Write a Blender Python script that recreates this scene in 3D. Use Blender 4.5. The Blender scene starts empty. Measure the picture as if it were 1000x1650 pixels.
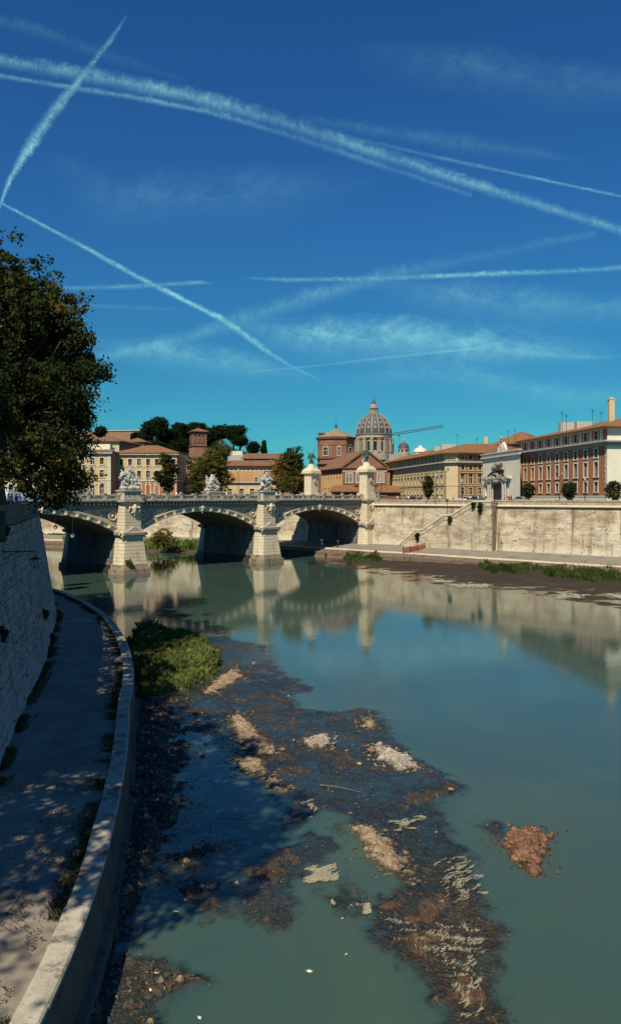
import bpy, bmesh, math, random
import numpy as np
from mathutils import Vector, Matrix, Euler
R=math.radians
scene=bpy.context.scene
C=scene.collection
# ---------------------------------------------------------------- camera
F=1240.0; H=13.0; HY=800.0
cam=bpy.data.cameras.new('camera'); camo=bpy.data.objects.new('camera',cam); C.objects.link(camo)
camo.location=(0,0,H); camo.rotation_euler=(R(90),0,0)
cam.sensor_fit='HORIZONTAL'; cam.sensor_width=36; cam.lens=36*F/1000
cam.shift_y=(HY-825)/1000; cam.clip_start=0.5; cam.clip_end=40000
scene.camera=camo
# ---------------------------------------------------------------- sun + sky
SUN_AZ=R(159); SUN_EL=R(50)       # azimuth measured leftwards from the view direction (+Y)
sdir=Vector((-math.sin(SUN_AZ)*math.cos(SUN_EL), math.cos(SUN_AZ)*math.cos(SUN_EL), math.sin(SUN_EL)))
sl=bpy.data.lights.new('sun','SUN'); sl.energy=5.0; sl.angle=R(0.53); sl.color=(1,0.90,0.70)
so=bpy.data.objects.new('sun',sl); C.objects.link(so); so.rotation_euler=sdir.to_track_quat('Z','Y').to_euler()
world=bpy.data.worlds.new('World'); scene.world=world; world.use_nodes=True
wn=world.node_tree; wn.nodes.clear()
def wnode(t,**k):
    n=wn.nodes.new(t)
    for a,b in k.items(): setattr(n,a,b)
    return n
sky=wnode('ShaderNodeTexSky',sky_type='NISHITA',sun_disc=False,sun_elevation=SUN_EL,sun_rotation=-SUN_AZ,altitude=0,air_density=1.0,dust_density=0.2,ozone_density=3.0)
hs=wnode('ShaderNodeHueSaturation'); hs.inputs['Saturation'].default_value=1.0
mx=wnode('ShaderNodeMix',data_type='RGBA',blend_type='MULTIPLY'); mx.inputs[0].default_value=1.0
tc=wnode('ShaderNodeTexCoord');sx=wnode('ShaderNodeSeparateXYZ');rp=wnode('ShaderNodeValToRGB')
cr=rp.color_ramp
while len(cr.elements)<4: cr.elements.new(.5)
for e,(p,c) in zip(cr.elements,((0.,(.13,.64,.63)),(.10,(.135,.60,.70)),(.34,(.17,.56,.88)),(.60,(.165,.51,.90)))): e.position=p;e.color=(*c,1)
wn.links.new(tc.outputs['Generated'],sx.inputs[0]);wn.links.new(sx.outputs['Z'],rp.inputs[0]);wn.links.new(rp.outputs[0],mx.inputs[7])
bg=wnode('ShaderNodeBackground'); bg.inputs[1].default_value=0.088
wo=wnode('ShaderNodeOutputWorld')
wn.links.new(sky.outputs[0],hs.inputs['Color']); wn.links.new(hs.outputs[0],mx.inputs[6])
wn.links.new(mx.outputs[2],bg.inputs[0]); wn.links.new(bg.outputs[0],wo.inputs[0])
vs=scene.view_settings; vs.view_transform='Standard'; vs.look='None'; vs.gamma=1; vs.exposure=0.2; vs.use_curve_mapping=False
scene.cycles.max_bounces=6; scene.cycles.transparent_max_bounces=24; scene.cycles.caustics_reflective=False; scene.cycles.caustics_refractive=False
# ---------------------------------------------------------------- pixel helpers (photograph 1000x1650) -> world
def G(px,py,z=0.0):
    D=F*(H-z)/(py-HY); return ((px-500)/F*D, D)
def ZP(py,D): return H+(HY-py)/F*D
def XP(px,D): return (px-500)/F*D
# ---------------------------------------------------------------- noise
def _h(i,j,s):
    n=(i.astype(np.int64)*374761393+j.astype(np.int64)*668265263+s*974711)&0xffffffff
    n=((n^(n>>13))*1274126177)&0xffffffff
    return ((n^(n>>16))&0xffff)/65535.0
def vnoise(x,y,s=0):
    x=np.asarray(x,float);y=np.asarray(y,float)
    i=np.floor(x);j=np.floor(y);fx=x-i;fy=y-j
    fx=fx*fx*(3-2*fx);fy=fy*fy*(3-2*fy)
    a=_h(i,j,s);b=_h(i+1,j,s);c=_h(i,j+1,s);d=_h(i+1,j+1,s)
    return (a*(1-fx)+b*fx)*(1-fy)+(c*(1-fx)+d*fx)*fy
def fbm(x,y,o=4,s=0):
    t=0;a=.5;n=0
    for k in range(o):
        t=t+a*vnoise(x,y,s+k*7);n+=a;x=x*2.03+3.1;y=y*2.03-1.7;a*=.5
    return t/n
def sdf(x,y,P):
    """signed distance to polygon, negative inside"""
    P=np.asarray(P,float);n=len(P)
    d=np.full(x.shape,1e18);ins=np.zeros(x.shape,bool)
    for k in range(n):
        a=P[k];b=P[(k+1)%n];e=b-a
        wx=x-a[0];wy=y-a[1]
        t=np.clip((wx*e[0]+wy*e[1])/(e@e+1e-12),0,1)
        dx=wx-e[0]*t;dy=wy-e[1]*t
        d=np.minimum(d,dx*dx+dy*dy)
        if a[1]!=b[1]:
            c=((a[1]<=y)&(y<b[1]))|((b[1]<=y)&(y<a[1]))
            ins^=c&(x<a[0]+(y-a[1])/(b[1]-a[1])*e[0])
    d=np.sqrt(d); return np.where(ins,-d,d)
def sstep(a,b,x):
    t=np.clip((x-a)/(b-a),0,1); return t*t*(3-2*t)
# ---------------------------------------------------------------- objects
def tag(o,label=None,cat=None,group=None,kind=None):
    if label:o['label']=label
    if cat:o['category']=cat
    if group:o['group']=group
    if kind:o['kind']=kind
    return o
def link(name,me,parent=None,loc=(0,0,0),rot=(0,0,0),mat=None):
    o=bpy.data.objects.new(name,me); C.objects.link(o)
    o.location=loc;o.rotation_euler=rot
    if parent:o.parent=parent
    return o
def empty(name,loc=(0,0,0),rz=0,label=None,cat=None,group=None):
    o=bpy.data.objects.new(name,None);C.objects.link(o);o.location=loc;o.rotation_euler=(0,0,rz);o.empty_display_size=.3
    return tag(o,label,cat,group)
def copy_tree(o,parent=None):
    c=o.copy();C.objects.link(c);c.parent=parent
    for ch in o.children: copy_tree(ch,c)
    return c
class MB:
    def __init__(s): s.v=[];s.f=[];s.m=[];s.uv=None;s.cur=0
    def add(s,vs,fs):
        b=len(s.v);s.v+=[tuple(p) for p in vs];s.f+=[tuple(i+b for i in f) for f in fs];s.m+=[s.cur]*len(fs);return s
    def box(s,x0,x1,y0,y1,z0,z1,M=None):
        vs=[(x0,y0,z0),(x1,y0,z0),(x1,y1,z0),(x0,y1,z0),(x0,y0,z1),(x1,y0,z1),(x1,y1,z1),(x0,y1,z1)]
        if M: vs=[M@Vector(p) for p in vs]
        return s.add(vs,[(0,3,2,1),(4,5,6,7),(0,1,5,4),(1,2,6,5),(2,3,7,6),(3,0,4,7)])
    def prism(s,poly,z0,z1,poly2=None):
        n=len(poly);p2=poly2 or poly
        vs=[(x,y,z0) for x,y in poly]+[(x,y,z1) for x,y in p2]
        return s.add(vs,[tuple(range(n))[::-1],tuple(range(n,2*n))]+[(i,(i+1)%n,n+(i+1)%n,n+i) for i in range(n)])
    def tube(s,p0,p1,r0,r1=None,n=6,caps=True):
        r1=r0 if r1 is None else r1
        p0=Vector(p0);p1=Vector(p1);d=p1-p0
        if d.length<1e-6:return s
        q=d.to_track_quat('Z','Y');a=q@Vector((1,0,0));b=q@Vector((0,1,0))
        vs=[p0+(a*math.cos(t)+b*math.sin(t))*r0 for t in [2*math.pi*k/n for k in range(n)]]
        vs+=[p1+(a*math.cos(t)+b*math.sin(t))*r1 for t in [2*math.pi*k/n for k in range(n)]]
        fs=[(k,(k+1)%n,n+(k+1)%n,n+k) for k in range(n)]
        if caps: fs+=[tuple(range(n))[::-1],tuple(range(n,2*n))]
        return s.add(vs,fs)
    def path(s,pts,rs,n=6):
        for k in range(len(pts)-1): s.tube(pts[k],pts[k+1],rs[k],rs[k+1],n,caps=(k==0 or k==len(pts)-2))
        return s
    def lathe(s,prof,n=24,cx=0,cy=0,a0=0,arc=2*math.pi):
        full=arc>6.28;m=n if full else n+1
        vs=[(cx+r*math.cos(a0+arc*k/n),cy+r*math.sin(a0+arc*k/n),z) for r,z in prof for k in range(m)]
        fs=[]
        for i in range(len(prof)-1):
            for k in range(n if full else n):
                a=i*m+k;b=i*m+(k+1)%m
                fs.append((a,b,b+m,a+m))
        return s.add(vs,fs)
    def ball(s,c,r,n=8,sz=1):
        prof=[(max(.001,r*math.cos(t)),c[2]+r*sz*math.sin(t)) for t in [math.pi*(k/(n//2)-.5) for k in range(n//2+1)]]
        return s.lathe(prof,n,c[0],c[1])
    def mesh(s,name,mats,smooth=False):
        me=bpy.data.meshes.new(name);me.from_pydata(s.v,[],s.f)
        for m in (mats if isinstance(mats,(list,tuple)) else [mats]): me.materials.append(m)
        if any(s.m): me.polygons.foreach_set('material_index',s.m)
        if smooth: me.polygons.foreach_set('use_smooth',[True]*len(s.f))
        me.update();return me
    def build(s,name,mats,parent=None,loc=(0,0,0),rot=(0,0,0),smooth=False):
        return link(name,s.mesh(name,mats,smooth),parent,loc,rot)
def npmesh(name,V,Fq,mats,smooth=False,attrs=None,uv=None):
    """fast mesh from numpy; Fq (n,k) all same size"""
    V=np.asarray(V,np.float32);Fq=np.asarray(Fq,np.int32);n,k=Fq.shape
    me=bpy.data.meshes.new(name);me.vertices.add(len(V));me.vertices.foreach_set('co',V.ravel())
    me.loops.add(n*k);me.loops.foreach_set('vertex_index',Fq.ravel())
    me.polygons.add(n);me.polygons.foreach_set('loop_start',np.arange(0,n*k,k,dtype=np.int32))
    try: me.polygons.foreach_set('loop_total',np.full(n,k,np.int32))
    except Exception: pass
    for m in (mats if isinstance(mats,(list,tuple)) else [mats]): me.materials.append(m)
    me.update(calc_edges=True)
    if not smooth: me.shade_flat()
    for an,av in (attrs or {}).items():
        a=me.attributes.new(an,'FLOAT','POINT');a.data.foreach_set('value',np.asarray(av,np.float32))
    if uv is not None:
        l=me.uv_layers.new(name='UVMap');l.data.foreach_set('uv',np.asarray(uv,np.float32)[Fq.ravel()].ravel())
    me.validate();return me
def smoothpts(P,step=1.0,rs=True):
    P=[np.array(p,float) for p in P];out=[]
    for i in range(len(P)-1):
        p0=P[max(i-1,0)];p1=P[i];p2=P[i+1];p3=P[min(i+2,len(P)-1)]
        n=max(1,int(np.linalg.norm(p2-p1)/step))
        for k in range(n):
            t=k/n
            out.append(.5*((2*p1)+(-p0+p2)*t+(2*p0-5*p1+4*p2-p3)*t*t+(-p0+3*p1-3*p2+p3)*t**3))
    out.append(P[-1]);return np.array(out)
def normals2(P):
    """unit normals to the RIGHT of travel"""
    T=np.gradient(P,axis=0);T/=np.linalg.norm(T,axis=1)[:,None]
    return np.stack([T[:,1],-T[:,0]],1)
def sweep(name,P,prof,mats,parent=None,closed=False,jit=0,smooth=False):
    """P (n,2) plan curve; prof [(offset_right,z)]. UV = metres (length, profile length)"""
    P=np.asarray(P,float);N=normals2(P);n=len(P);m=len(prof)
    s=np.concatenate([[0],np.cumsum(np.linalg.norm(np.diff(P,axis=0),axis=1))])
    pl=np.concatenate([[0],np.cumsum([math.hypot(prof[i+1][0]-prof[i][0],prof[i+1][1]-prof[i][1]) for i in range(m-1)])])
    V=np.zeros((n,m,3));UV=np.zeros((n,m,2))
    for j,(o,z) in enumerate(prof):
        V[:,j,0]=P[:,0]+N[:,0]*o;V[:,j,1]=P[:,1]+N[:,1]*o;V[:,j,2]=z
        UV[:,j,0]=s;UV[:,j,1]=pl[j]
    if jit: V[...,:]+=np.random.RandomState(3).uniform(-jit,jit,V.shape)
    idx=np.arange(n*m).reshape(n,m)
    Fq=np.stack([idx[:-1,:-1],idx[1:,:-1],idx[1:,1:],idx[:-1,1:]],-1).reshape(-1,4)
    me=npmesh(name,V.reshape(-1,3),Fq,mats,smooth,uv=UV.reshape(-1,2))
    return link(name,me,parent)
# ---------------------------------------------------------------- materials
class NT:
    def __init__(s,name):
        s.mat=bpy.data.materials.new(name);s.mat.use_nodes=True;s.t=s.mat.node_tree;s.t.nodes.clear()
        s.out=s.n('ShaderNodeOutputMaterial')
    def n(s,t,ins=None,**k):
        n=s.t.nodes.new(t)
        for a,b in k.items(): setattr(n,a,b)
        for a,b in (ins or {}).items(): s.set(n,a,b)
        return n
    def set(s,n,a,b):
        i=n.inputs[a]
        if isinstance(b,bpy.types.NodeSocket): s.t.links.new(b,i)
        elif isinstance(b,bpy.types.Node): s.t.links.new(b.outputs[0],i)
        else: i.default_value=b
    def co(s,kind='Object',scale=(1,1,1),rot=(0,0,0)):
        if kind=='Position': o=s.n('ShaderNodeNewGeometry').outputs['Position']
        else: o=s.n('ShaderNodeTexCoord').outputs[kind]
        return s.n('ShaderNodeMapping',{'Vector':o,'Scale':scale,'Rotation':rot}).outputs[0]
    def noise(s,vec,scale,detail=6,rough=.6,dist=0): return s.n('ShaderNodeTexNoise',{'Vector':vec,'Scale':scale,'Detail':detail,'Roughness':rough,'Distortion':dist}).outputs['Fac']
    def ramp(s,fac,stops,interp='LINEAR'):
        r=s.n('ShaderNodeValToRGB',{'Fac':fac});cr=r.color_ramp;cr.interpolation=interp
        while len(cr.elements)<len(stops): cr.elements.new(.5)
        for e,(p,c) in zip(cr.elements,stops):
            e.position=p;e.color=(c,c,c,1) if isinstance(c,(int,float)) else (*c,1)
        return r.outputs[0]
    def mix(s,f,a,b,blend='MIX'):
        m=s.n('ShaderNodeMix',data_type='RGBA',blend_type=blend)
        for i,v in ((0,f),(6,a),(7,b)):
            if isinstance(v,tuple) and len(v)==3: v=(*v,1)
            s.set(m,i,v)
        return m.outputs[2]
    def math(s,op,a,b=0.0,c=None):
        m=s.n('ShaderNodeMath',operation=op);s.set(m,0,a);s.set(m,1,b)
        if c is not None: s.set(m,2,c)
        return m.outputs[0]
    def bump(s,h,st=.5,d=.05,nrm=None):
        k={'Height':h,'Strength':st,'Distance':d}
        if nrm is not None:k['Normal']=nrm
        return s.n('ShaderNodeBump',k).outputs[0]
    def bsdf(s,col,rough=.85,bump=None,spec=.3,**k):
        p=s.n('ShaderNodeBsdfPrincipled');
        s.set(p,'Base Color',(*col,1) if isinstance(col,tuple) and len(col)==3 else col)
        s.set(p,'Roughness',rough);s.set(p,'Specular IOR Level',spec)
        for a,b in k.items(): s.set(p,a.replace('_',' '),b)
        if bump is not None:s.set(p,'Normal',bump)
        s.t.links.new(p.outputs[0],s.out.inputs[0]);return p
def simple(name,col,rough=.8,var=.25,scale=1.5,bump=.3,bs=8,spec=.3,stain=None,metal=0,coord='Object',streak=False,bd=.03):
    m=NT(name);v=m.co(coord)
    a=m.noise(v,scale,8,.65);b=m.noise(v,scale*7,5,.6)
    dark=tuple(c*(1-var) for c in col);lite=tuple(min(1,c*(1+var*.6)) for c in col)
    c=m.ramp(m.math('ADD',m.math('MULTIPLY',a,.7),m.math('MULTIPLY',b,.3)),[(.3,dark),(.7,lite)])
    if stain:
        sv=m.co(coord,(1,1,.22) if streak else (1,1,1));sn=m.noise(sv,stain[2] if len(stain)>2 else .9,9,.7)
        c=m.mix(m.ramp(sn,[(stain[1],0.),(stain[1]+.14,1.)]),c,stain[0])
    bb=m.bump(m.noise(v,bs,8,.65),bump,bd) if bump else None
    m.bsdf(c,rough,bb,spec,Metallic=metal);return m.mat
TRAV=(.62,.53,.37)
m_trav=simple('travertine',TRAV,.85,.22,.8,.5,6,stain=((.16,.13,.10),.60,1.1),streak=True)
m_travd=simple('weathered_travertine',(.42,.36,.28),.9,.4,1.2,.6,5,stain=((.07,.06,.05),.52,1.6),streak=True)
m_trav_band=simple('spandrel_stone',(.33,.30,.255),.9,.3,1.0,.5,5,stain=((.10,.09,.08),.58,1.2))
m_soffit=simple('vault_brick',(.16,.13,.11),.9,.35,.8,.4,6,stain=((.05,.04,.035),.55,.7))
m_marble=simple('statue_marble',(.42,.40,.35),.6,.25,2,.3,9,stain=((.12,.12,.11),.56,2.2))
m_bronze=simple('bronze_patina',(.07,.15,.125),.5,.5,2,.3,9,spec=.5,metal=.35)
m_lead=simple('dark_metal',(.04,.04,.045),.5,.3,3,.1,9,spec=.5,metal=.4)
def pitted(name,col,scale_row=.4,pit=.62,stains=True,lowlight=True):
    """river wall masonry: UV metres; courses, small dark pits and long stains"""
    m=NT(name);uv=m.co('UV')
    br=m.n('ShaderNodeTexBrick',{'Vector':uv,'Scale':1.0,'Color1':(1,1,1,1),'Color2':(.60,.56,.52,1),'Mortar':(.22,.19,.16,1),'Mortar Size':.025,'Mortar Smooth':.3,'Bias':0.,'Brick Width':1.15,'Row Height':scale_row},offset=.5)
    n1=m.noise(uv,.22,8,.7);n2=m.noise(uv,2.3,7,.7)
    c=m.ramp(n1,[(.3,tuple(x*.72 for x in col)),(.5,col),(.75,tuple(min(1,x*1.18) for x in col))])
    sep=m.n('ShaderNodeSeparateXYZ',{'Vector':uv});
    # the courses show where the wash has worn off: large patches
    patch=m.ramp(m.noise(m.co('UV',(.05,.16,1)),1.6,5,.6),[(.42,.15),(.6,1.)])
    c=m.mix(m.math('MULTIPLY',patch,.85),c,m.mix(1.,c,br.outputs['Color'],'MULTIPLY'))
    hgt=m.ramp(m.math('ADD',m.math('MULTIPLY',sep.outputs['Y'],.1),m.math('MULTIPLY',n1,.12)),[(.26,.0),(.42,1.)])
    c=m.mix(m.math('MULTIPLY',m.math('SUBTRACT',1.,hgt),m.ramp(m.noise(uv,.6,6,.7),[(.35,.1),(.6,.6)])),c,(.66,.60,.46))
    bl_=m.noise(m.co('UV',(.10,.22,1)),1.3,9,.7)
    c=m.mix(m.math('MULTIPLY',hgt,m.ramp(bl_,[(.46,0.),(.62,.85)])),c,(.30,.20,.125))
    c=m.mix(m.math('MULTIPLY',hgt,m.ramp(m.noise(m.co('UV',(.6,1.2,1)),.8,6,.7),[(.48,0.),(.68,.7)])),c,(.19,.14,.10))
    st=m.noise(m.co('UV',(.55,.07,1)),1.0,9,.72)
    c=m.mix(m.ramp(st,[(.53,0.),(.64,.85)]),c,(.15,.10,.065))
    vo=m.n('ShaderNodeTexVoronoi',{'Vector':m.co('UV',(1,1.25,1)),'Scale':1.15,'Randomness':1.})
    pitm=m.ramp(m.math('ADD',vo.outputs['Distance'],m.math('MULTIPLY',n2,.25)),[(.25,1.),(.31,0.)])
    c=m.mix(m.math('MULTIPLY',pitm,m.ramp(m.noise(uv,.35,3,.5),[(.33,0.),(.5,1.)])),c,(.045,.03,.02))
    h=m.math('ADD',m.math('MULTIPLY',br.outputs['Fac'],-.6),m.math('MULTIPLY',n2,.8))
    h=m.math('SUBTRACT',h,m.math('MULTIPLY',pitm,.8))
    m.bsdf(c,.92,m.bump(h,.6,.06),.15);return m.mat
m_rwall=pitted('right_embankment_masonry',(.61,.54,.40))
m_mortar=simple('recessed_mortar',(.07,.065,.06),.95,.3,2,.4,6)
def wallstone(name,col):
    m=NT(name);v=m.co('Position');z=m.n('ShaderNodeSeparateXYZ',{'Vector':v}).outputs['Z']
    a=m.noise(v,1.3,8,.7);b=m.noise(v,7,6,.7)
    c=m.ramp(m.math('MULTIPLY_ADD',a,.6,m.math('MULTIPLY',b,.4)),[(.32,tuple(x*.55 for x in col)),(.5,col),(.68,tuple(x*1.3 for x in col))])
    wash=m.math('MULTIPLY',m.ramp(m.math('MULTIPLY_ADD',z,.1,m.math('MULTIPLY',m.noise(v,.35,5,.6),.35)),[(.42,1.),(.72,0.)]),.75)
    c=m.mix(wash,c,m.ramp(m.noise(m.co('Position',(1.5,1.5,.4)),1.2,7,.7),[(.3,(.34,.31,.265)),(.7,(.58,.53,.46))]))
    vo=m.n('ShaderNodeTexVoronoi',{'Vector':m.co('Position',(1,1,1.5)),'Scale':1.9,'Randomness':1.})
    pit=m.math('MULTIPLY',m.ramp(m.math('MULTIPLY_ADD',b,.35,vo.outputs['Distance']),[(.37,1.),(.43,0.)]),m.ramp(m.noise(v,.5,3,.5),[(.38,0.),(.5,1.)]))
    st=m.noise(m.co('Position',(1.6,1.6,.12)),1.0,8,.72)
    c=m.mix(m.ramp(st,[(.56,0.),(.66,.75)]),c,(.05,.045,.038))
    c=m.mix(pit,c,(.02,.018,.015))
    m.bsdf(c,.93,m.bump(m.math('SUBTRACT',m.math('ADD',b,a),m.math('MULTIPLY',pit,.8)),.9,.05),.15);return m.mat
m_lstone=[wallstone('embankment_stone_%d'%k,c) for k,c in enumerate([(.34,.31,.265),(.39,.355,.30),(.29,.265,.23)])]
m_coping=simple('coping_stone',(.15,.14,.125),.9,.35,1.1,.6,6,stain=((.07,.06,.05),.55,1.5),coord='Position')
m_kerb=simple('kerb_travertine',(.42,.385,.30),.9,.45,1.6,.8,9,stain=((.10,.09,.07),.52,1.3),coord='Position')
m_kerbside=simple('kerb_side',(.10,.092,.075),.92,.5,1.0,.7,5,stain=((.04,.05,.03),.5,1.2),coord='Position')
# ================================================================ THE SETTING: plan curves
KERB=[(-5.8,-16),(-5.5,0),(-5.45,9),(-5.6,16),(-5.75,19),(-6.1,22.5),(-6.55,25.5),(-7.2,29.5),(-8.1,34.1),(-9.5,40.5),(-11.2,48.7),(-14.3,59.3),(-19.0,71.5),(-25.0,83),(-31,92),(-40,102),(-50,113)]
KC=smoothpts(KERB,.8)
WALLB=[(-11.4,27.2),(-12.5,31),(-14.6,39),(-16.9,48.7),(-19.3,57),(-21.3,64),(-23.6,71.5),(-27.6,81),(-33.4,91),(-41,101),(-51,113)]
WC=smoothpts(WALLB,.8)
def pxs(L,z=0): return [G(x,y,z) for x,y in L]
# ---- river-bed masks, as outlines on the water plane
W1=pxs([(240,1120),(262,1060),(300,1022),(350,1030),(430,1040),(440,1075),(500,1108),(560,1130),(615,1148),(632,1185),(680,1225),(745,1262),(738,1285),(700,1292),(722,1335),(755,1385),(770,1440),(800,1480),(832,1515),(800,1545),(790,1590),(800,1655),(705,1700),(690,1590),(650,1550),(600,1512),(585,1490),(610,1468),(565,1470),(530,1440),(560,1400),(562,1360),(535,1330),(555,1315),(515,1305),(500,1328),(450,1335),(445,1318),(470,1300),(455,1275),(420,1250),(390,1250),(370,1215),(330,1190),(300,1180),(240,1190)])
W2=pxs([(385,1400),(410,1385),(470,1365),(500,1345),(545,1352),(550,1380),(500,1400),(465,1440),(470,1470),(440,1488),(385,1475),(375,1440)])
W3=pxs([(290,1370),(330,1355),(398,1350),(380,1380),(350,1392),(378,1440),(368,1478),(330,1485),(280,1440),(230,1420),(225,1390)])
W4=pxs([(110,1700),(150,1560),(230,1525),(300,1568),(345,1578),(340,1590),(280,1600),(262,1640),(265,1700)])
W5=pxs([(352,1310),(375,1303),(402,1312),(385,1325),(362,1324)])
W6=pxs([(640,1515),(700,1500),(690,1585),(650,1560)])
W7=pxs([(770,1335),(800,1320),(820,1330),(815,1345),(790,1350)])
SHAL=pxs([(190,1140),(240,1120),(330,1150),(340,1250),(345,1340),(290,1400),(250,1500),(200,1560),(120,1700),(60,1700),(120,1560),(170,1400)])
POOL=[pxs([(470,1120),(520,1110),(600,1120),(590,1140),(540,1145),(490,1142)]),pxs([(560,1325),(590,1345),(640,1425),(600,1445),(560,1410),(550,1360)])]
MOUND=pxs([(196,1022),(250,1015),(330,1030),(372,1060),(368,1090),(330,1112),(280,1128),(235,1135),(213,1140)])
RFLAT=[G(x,y) for x,y in [(488,908),(560,918),(650,936),(760,950),(860,962),(940,970),(1010,985),(1120,1010),(1250,1040)]]+[(110,60),(110,140),(20,175),(4,170)]
RGRASS=[pxs([(545,892),(590,886),(622,892),(616,903),(560,903)],.4),pxs([(768,914),(800,908),(855,912),(850,926),(790,924)],.4),pxs([(855,918),(880,908),(960,912),(1000,912),(1060,918),(1060,945),(960,938),(880,930)],.4)]
FARB=[(4,184),(-6,176),(-32,176),(-60,193),(-100,222),(-205,325),(-205,345),(0,200)]
XK=lambda y: np.interp(y,KC[:,1],KC[:,0])
def bed(x,y):
    wx=x+ (fbm(x*1.3,y*1.3,4,5)-.5)*1.3+(fbm(x*5,y*5,3,6)-.5)*.5; wy=y+(fbm(x*1.3,y*.9,4,15)-.5)*1.7+(fbm(x*5,y*5,3,16)-.5)*.7
    h=np.full(x.shape,-1.6)
    w=np.zeros(x.shape)
    for P in (W1,W2,W3,W4,W5,W6,W7):
        d=sdf(wx,wy,P); w=np.maximum(w,sstep(.85,-.30,d))
    for P in POOL: w=w*sstep(-.3,.5,sdf(wx,wy,P))
    tex=(fbm(x*2.2,y*2.2,5,31)-.5)*.20+(fbm(x*.6,y*.6,3,32)-.5)*.16
    h=np.maximum(h,-1.6+w*(1.578+tex))
    d=sdf(wx,wy,SHAL); s=sstep(.9,-1.2,d); pt=sstep(.44,.60,fbm(x*.75,y*.55,4,91)); h=np.maximum(h,-1.6+s*(1.45+tex*1.3+pt*.15)); w=np.maximum(w,s*pt)
    d=sdf(wx,wy,MOUND); s=sstep(1.4,-2.2,d); mound=s
    h=np.maximum(h,-1.6+s*(2.25+(fbm(x,y,4,3)-.5)*.6))
    # left bank shelf against the kerb
    dk=x-XK(y); bankw=.6+1.9*sstep(20,34,y)*sstep(75,60,y)+(fbm(x*.6,y*.6,3,9)-.5)*1.2
    s=sstep(bankw+1.1,bankw-.9,dk)*(y<76); h=np.maximum(h,-1.6+s*(1.9+(fbm(x*1.7,y*1.7,4,8)-.5)*.55))
    # right-hand weed and mud flats
    dr=sdf(x+(fbm(x*.25,y*.25,4,21)-.5)*5,y+(fbm(x*.2,y*.2,4,22)-.5)*5,RFLAT)
    s=sstep(.8,-1.2,dr)
    flat=-1.6+s*(1.575+(fbm(x*.33,y*.75,5,41)-.5)*.42+(vnoise(x*1.9,y*1.9,4)-.5)*.10+.10*sstep(-2,-14,dr)+.5*sstep(-10,-24,dr))
    h=np.maximum(h,flat)
    rg=np.zeros(x.shape)
    for P in RGRASS:
        q=sstep(.8,-1.2,sdf(x,y,P)); rg=np.maximum(rg,q)
    h=np.maximum(h,np.where(rg>0,-1.6+rg*(2.15+(fbm(x,y,3,3)-.5)*.4),-9))
    df=sdf(x,y,FARB); s=sstep(3,-4,df); h=np.maximum(h,-1.6+s*(2.2+(fbm(x*.4,y*.4,3,2)-.5)*1.2))
    return h,np.maximum(w,s*0),np.maximum(mound,rg),dr
def grid(x0,x1,y0,y1,st):
    nx=int(round((x1-x0)/st))+1;ny=int(round((y1-y0)/st))+1
    X,Y=np.meshgrid(np.linspace(x0,x1,nx),np.linspace(y0,y1,ny));return X,Y
def gridfaces(X,keep=None):
    ny,nx=X.shape;i=np.arange(nx*ny).reshape(ny,nx)
    q=np.stack([i[:-1,:-1],i[:-1,1:],i[1:,1:],i[1:,:-1]],-1)
    q=q[keep] if keep is not None else q.reshape(-1,4)
    return q
# materials
def weedmat():
    m=NT('riverbed');v=m.co('Position')
    fl=m.co('Position',(2.2,.55,1),(0,0,R(28)))
    a=m.noise(fl,3.2,9,.72,1.2);b=m.noise(v,.5,6,.6);c3=m.noise(v,9,6,.7)
    weed=m.ramp(a,[(.30,(.012,.011,.010)),(.48,(.035,.026,.017)),(.6,(.085,.052,.028)),(.74,(.19,.13,.07))])
    weed=m.mix(m.ramp(b,[(.42,0.),(.6,.55)]),weed,m.ramp(a,[(.3,(.012,.02,.024)),(.7,(.06,.07,.06))]))
    yy=m.n('ShaderNodeSeparateXYZ',{'Vector':v}).outputs['Y'];near=m.ramp(m.math('ADD',m.math('MULTIPLY',yy,.01),m.math('MULTIPLY',b,.12)),[(.29,1.),(.37,0.)])
    weed=m.mix(m.math('MULTIPLY',near,.75),weed,m.ramp(a,[(.30,(.014,.011,.009)),(.45,(.055,.032,.016)),(.58,(.15,.075,.032)),(.74,(.30,.19,.10))]))
    mud=m.ramp(c3,[(.3,(.022,.017,.013)),(.55,(.07,.048,.034)),(.75,(.16,.115,.08))])
    at=m.n('ShaderNodeAttribute',attribute_name='weed').outputs['Fac']
    g=m.n('ShaderNodeAttribute',attribute_name='grass').outputs['Fac']
    rt=m.n('ShaderNodeAttribute',attribute_name='flat').outputs['Fac']
    c=m.mix(at,mud,weed)
    fln=m.math('MULTIPLY_ADD',m.noise(m.co('Position',(.4,1.0,1)),1.6,9,.8,.8),.5,m.math('MULTIPLY',m.noise(m.co('Position',(.5,1.4,1)),.28,6,.65,.6),.5))
    flat=m.ramp(fln,[(.36,(.012,.010,.008)),(.44,(.050,.022,.011)),(.50,(.026,.020,.012)),(.56,(.048,.040,.016)),(.62,(.085,.045,.025)),(.70,(.16,.125,.08))])
    c=m.mix(rt,c,flat)
    c=m.mix(g,c,(.03,.045,.012))
    m.bsdf(c,.75,m.bump(m.math('ADD',a,c3),.8,.05),.35);return m.mat
m_bed=weedmat()
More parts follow.
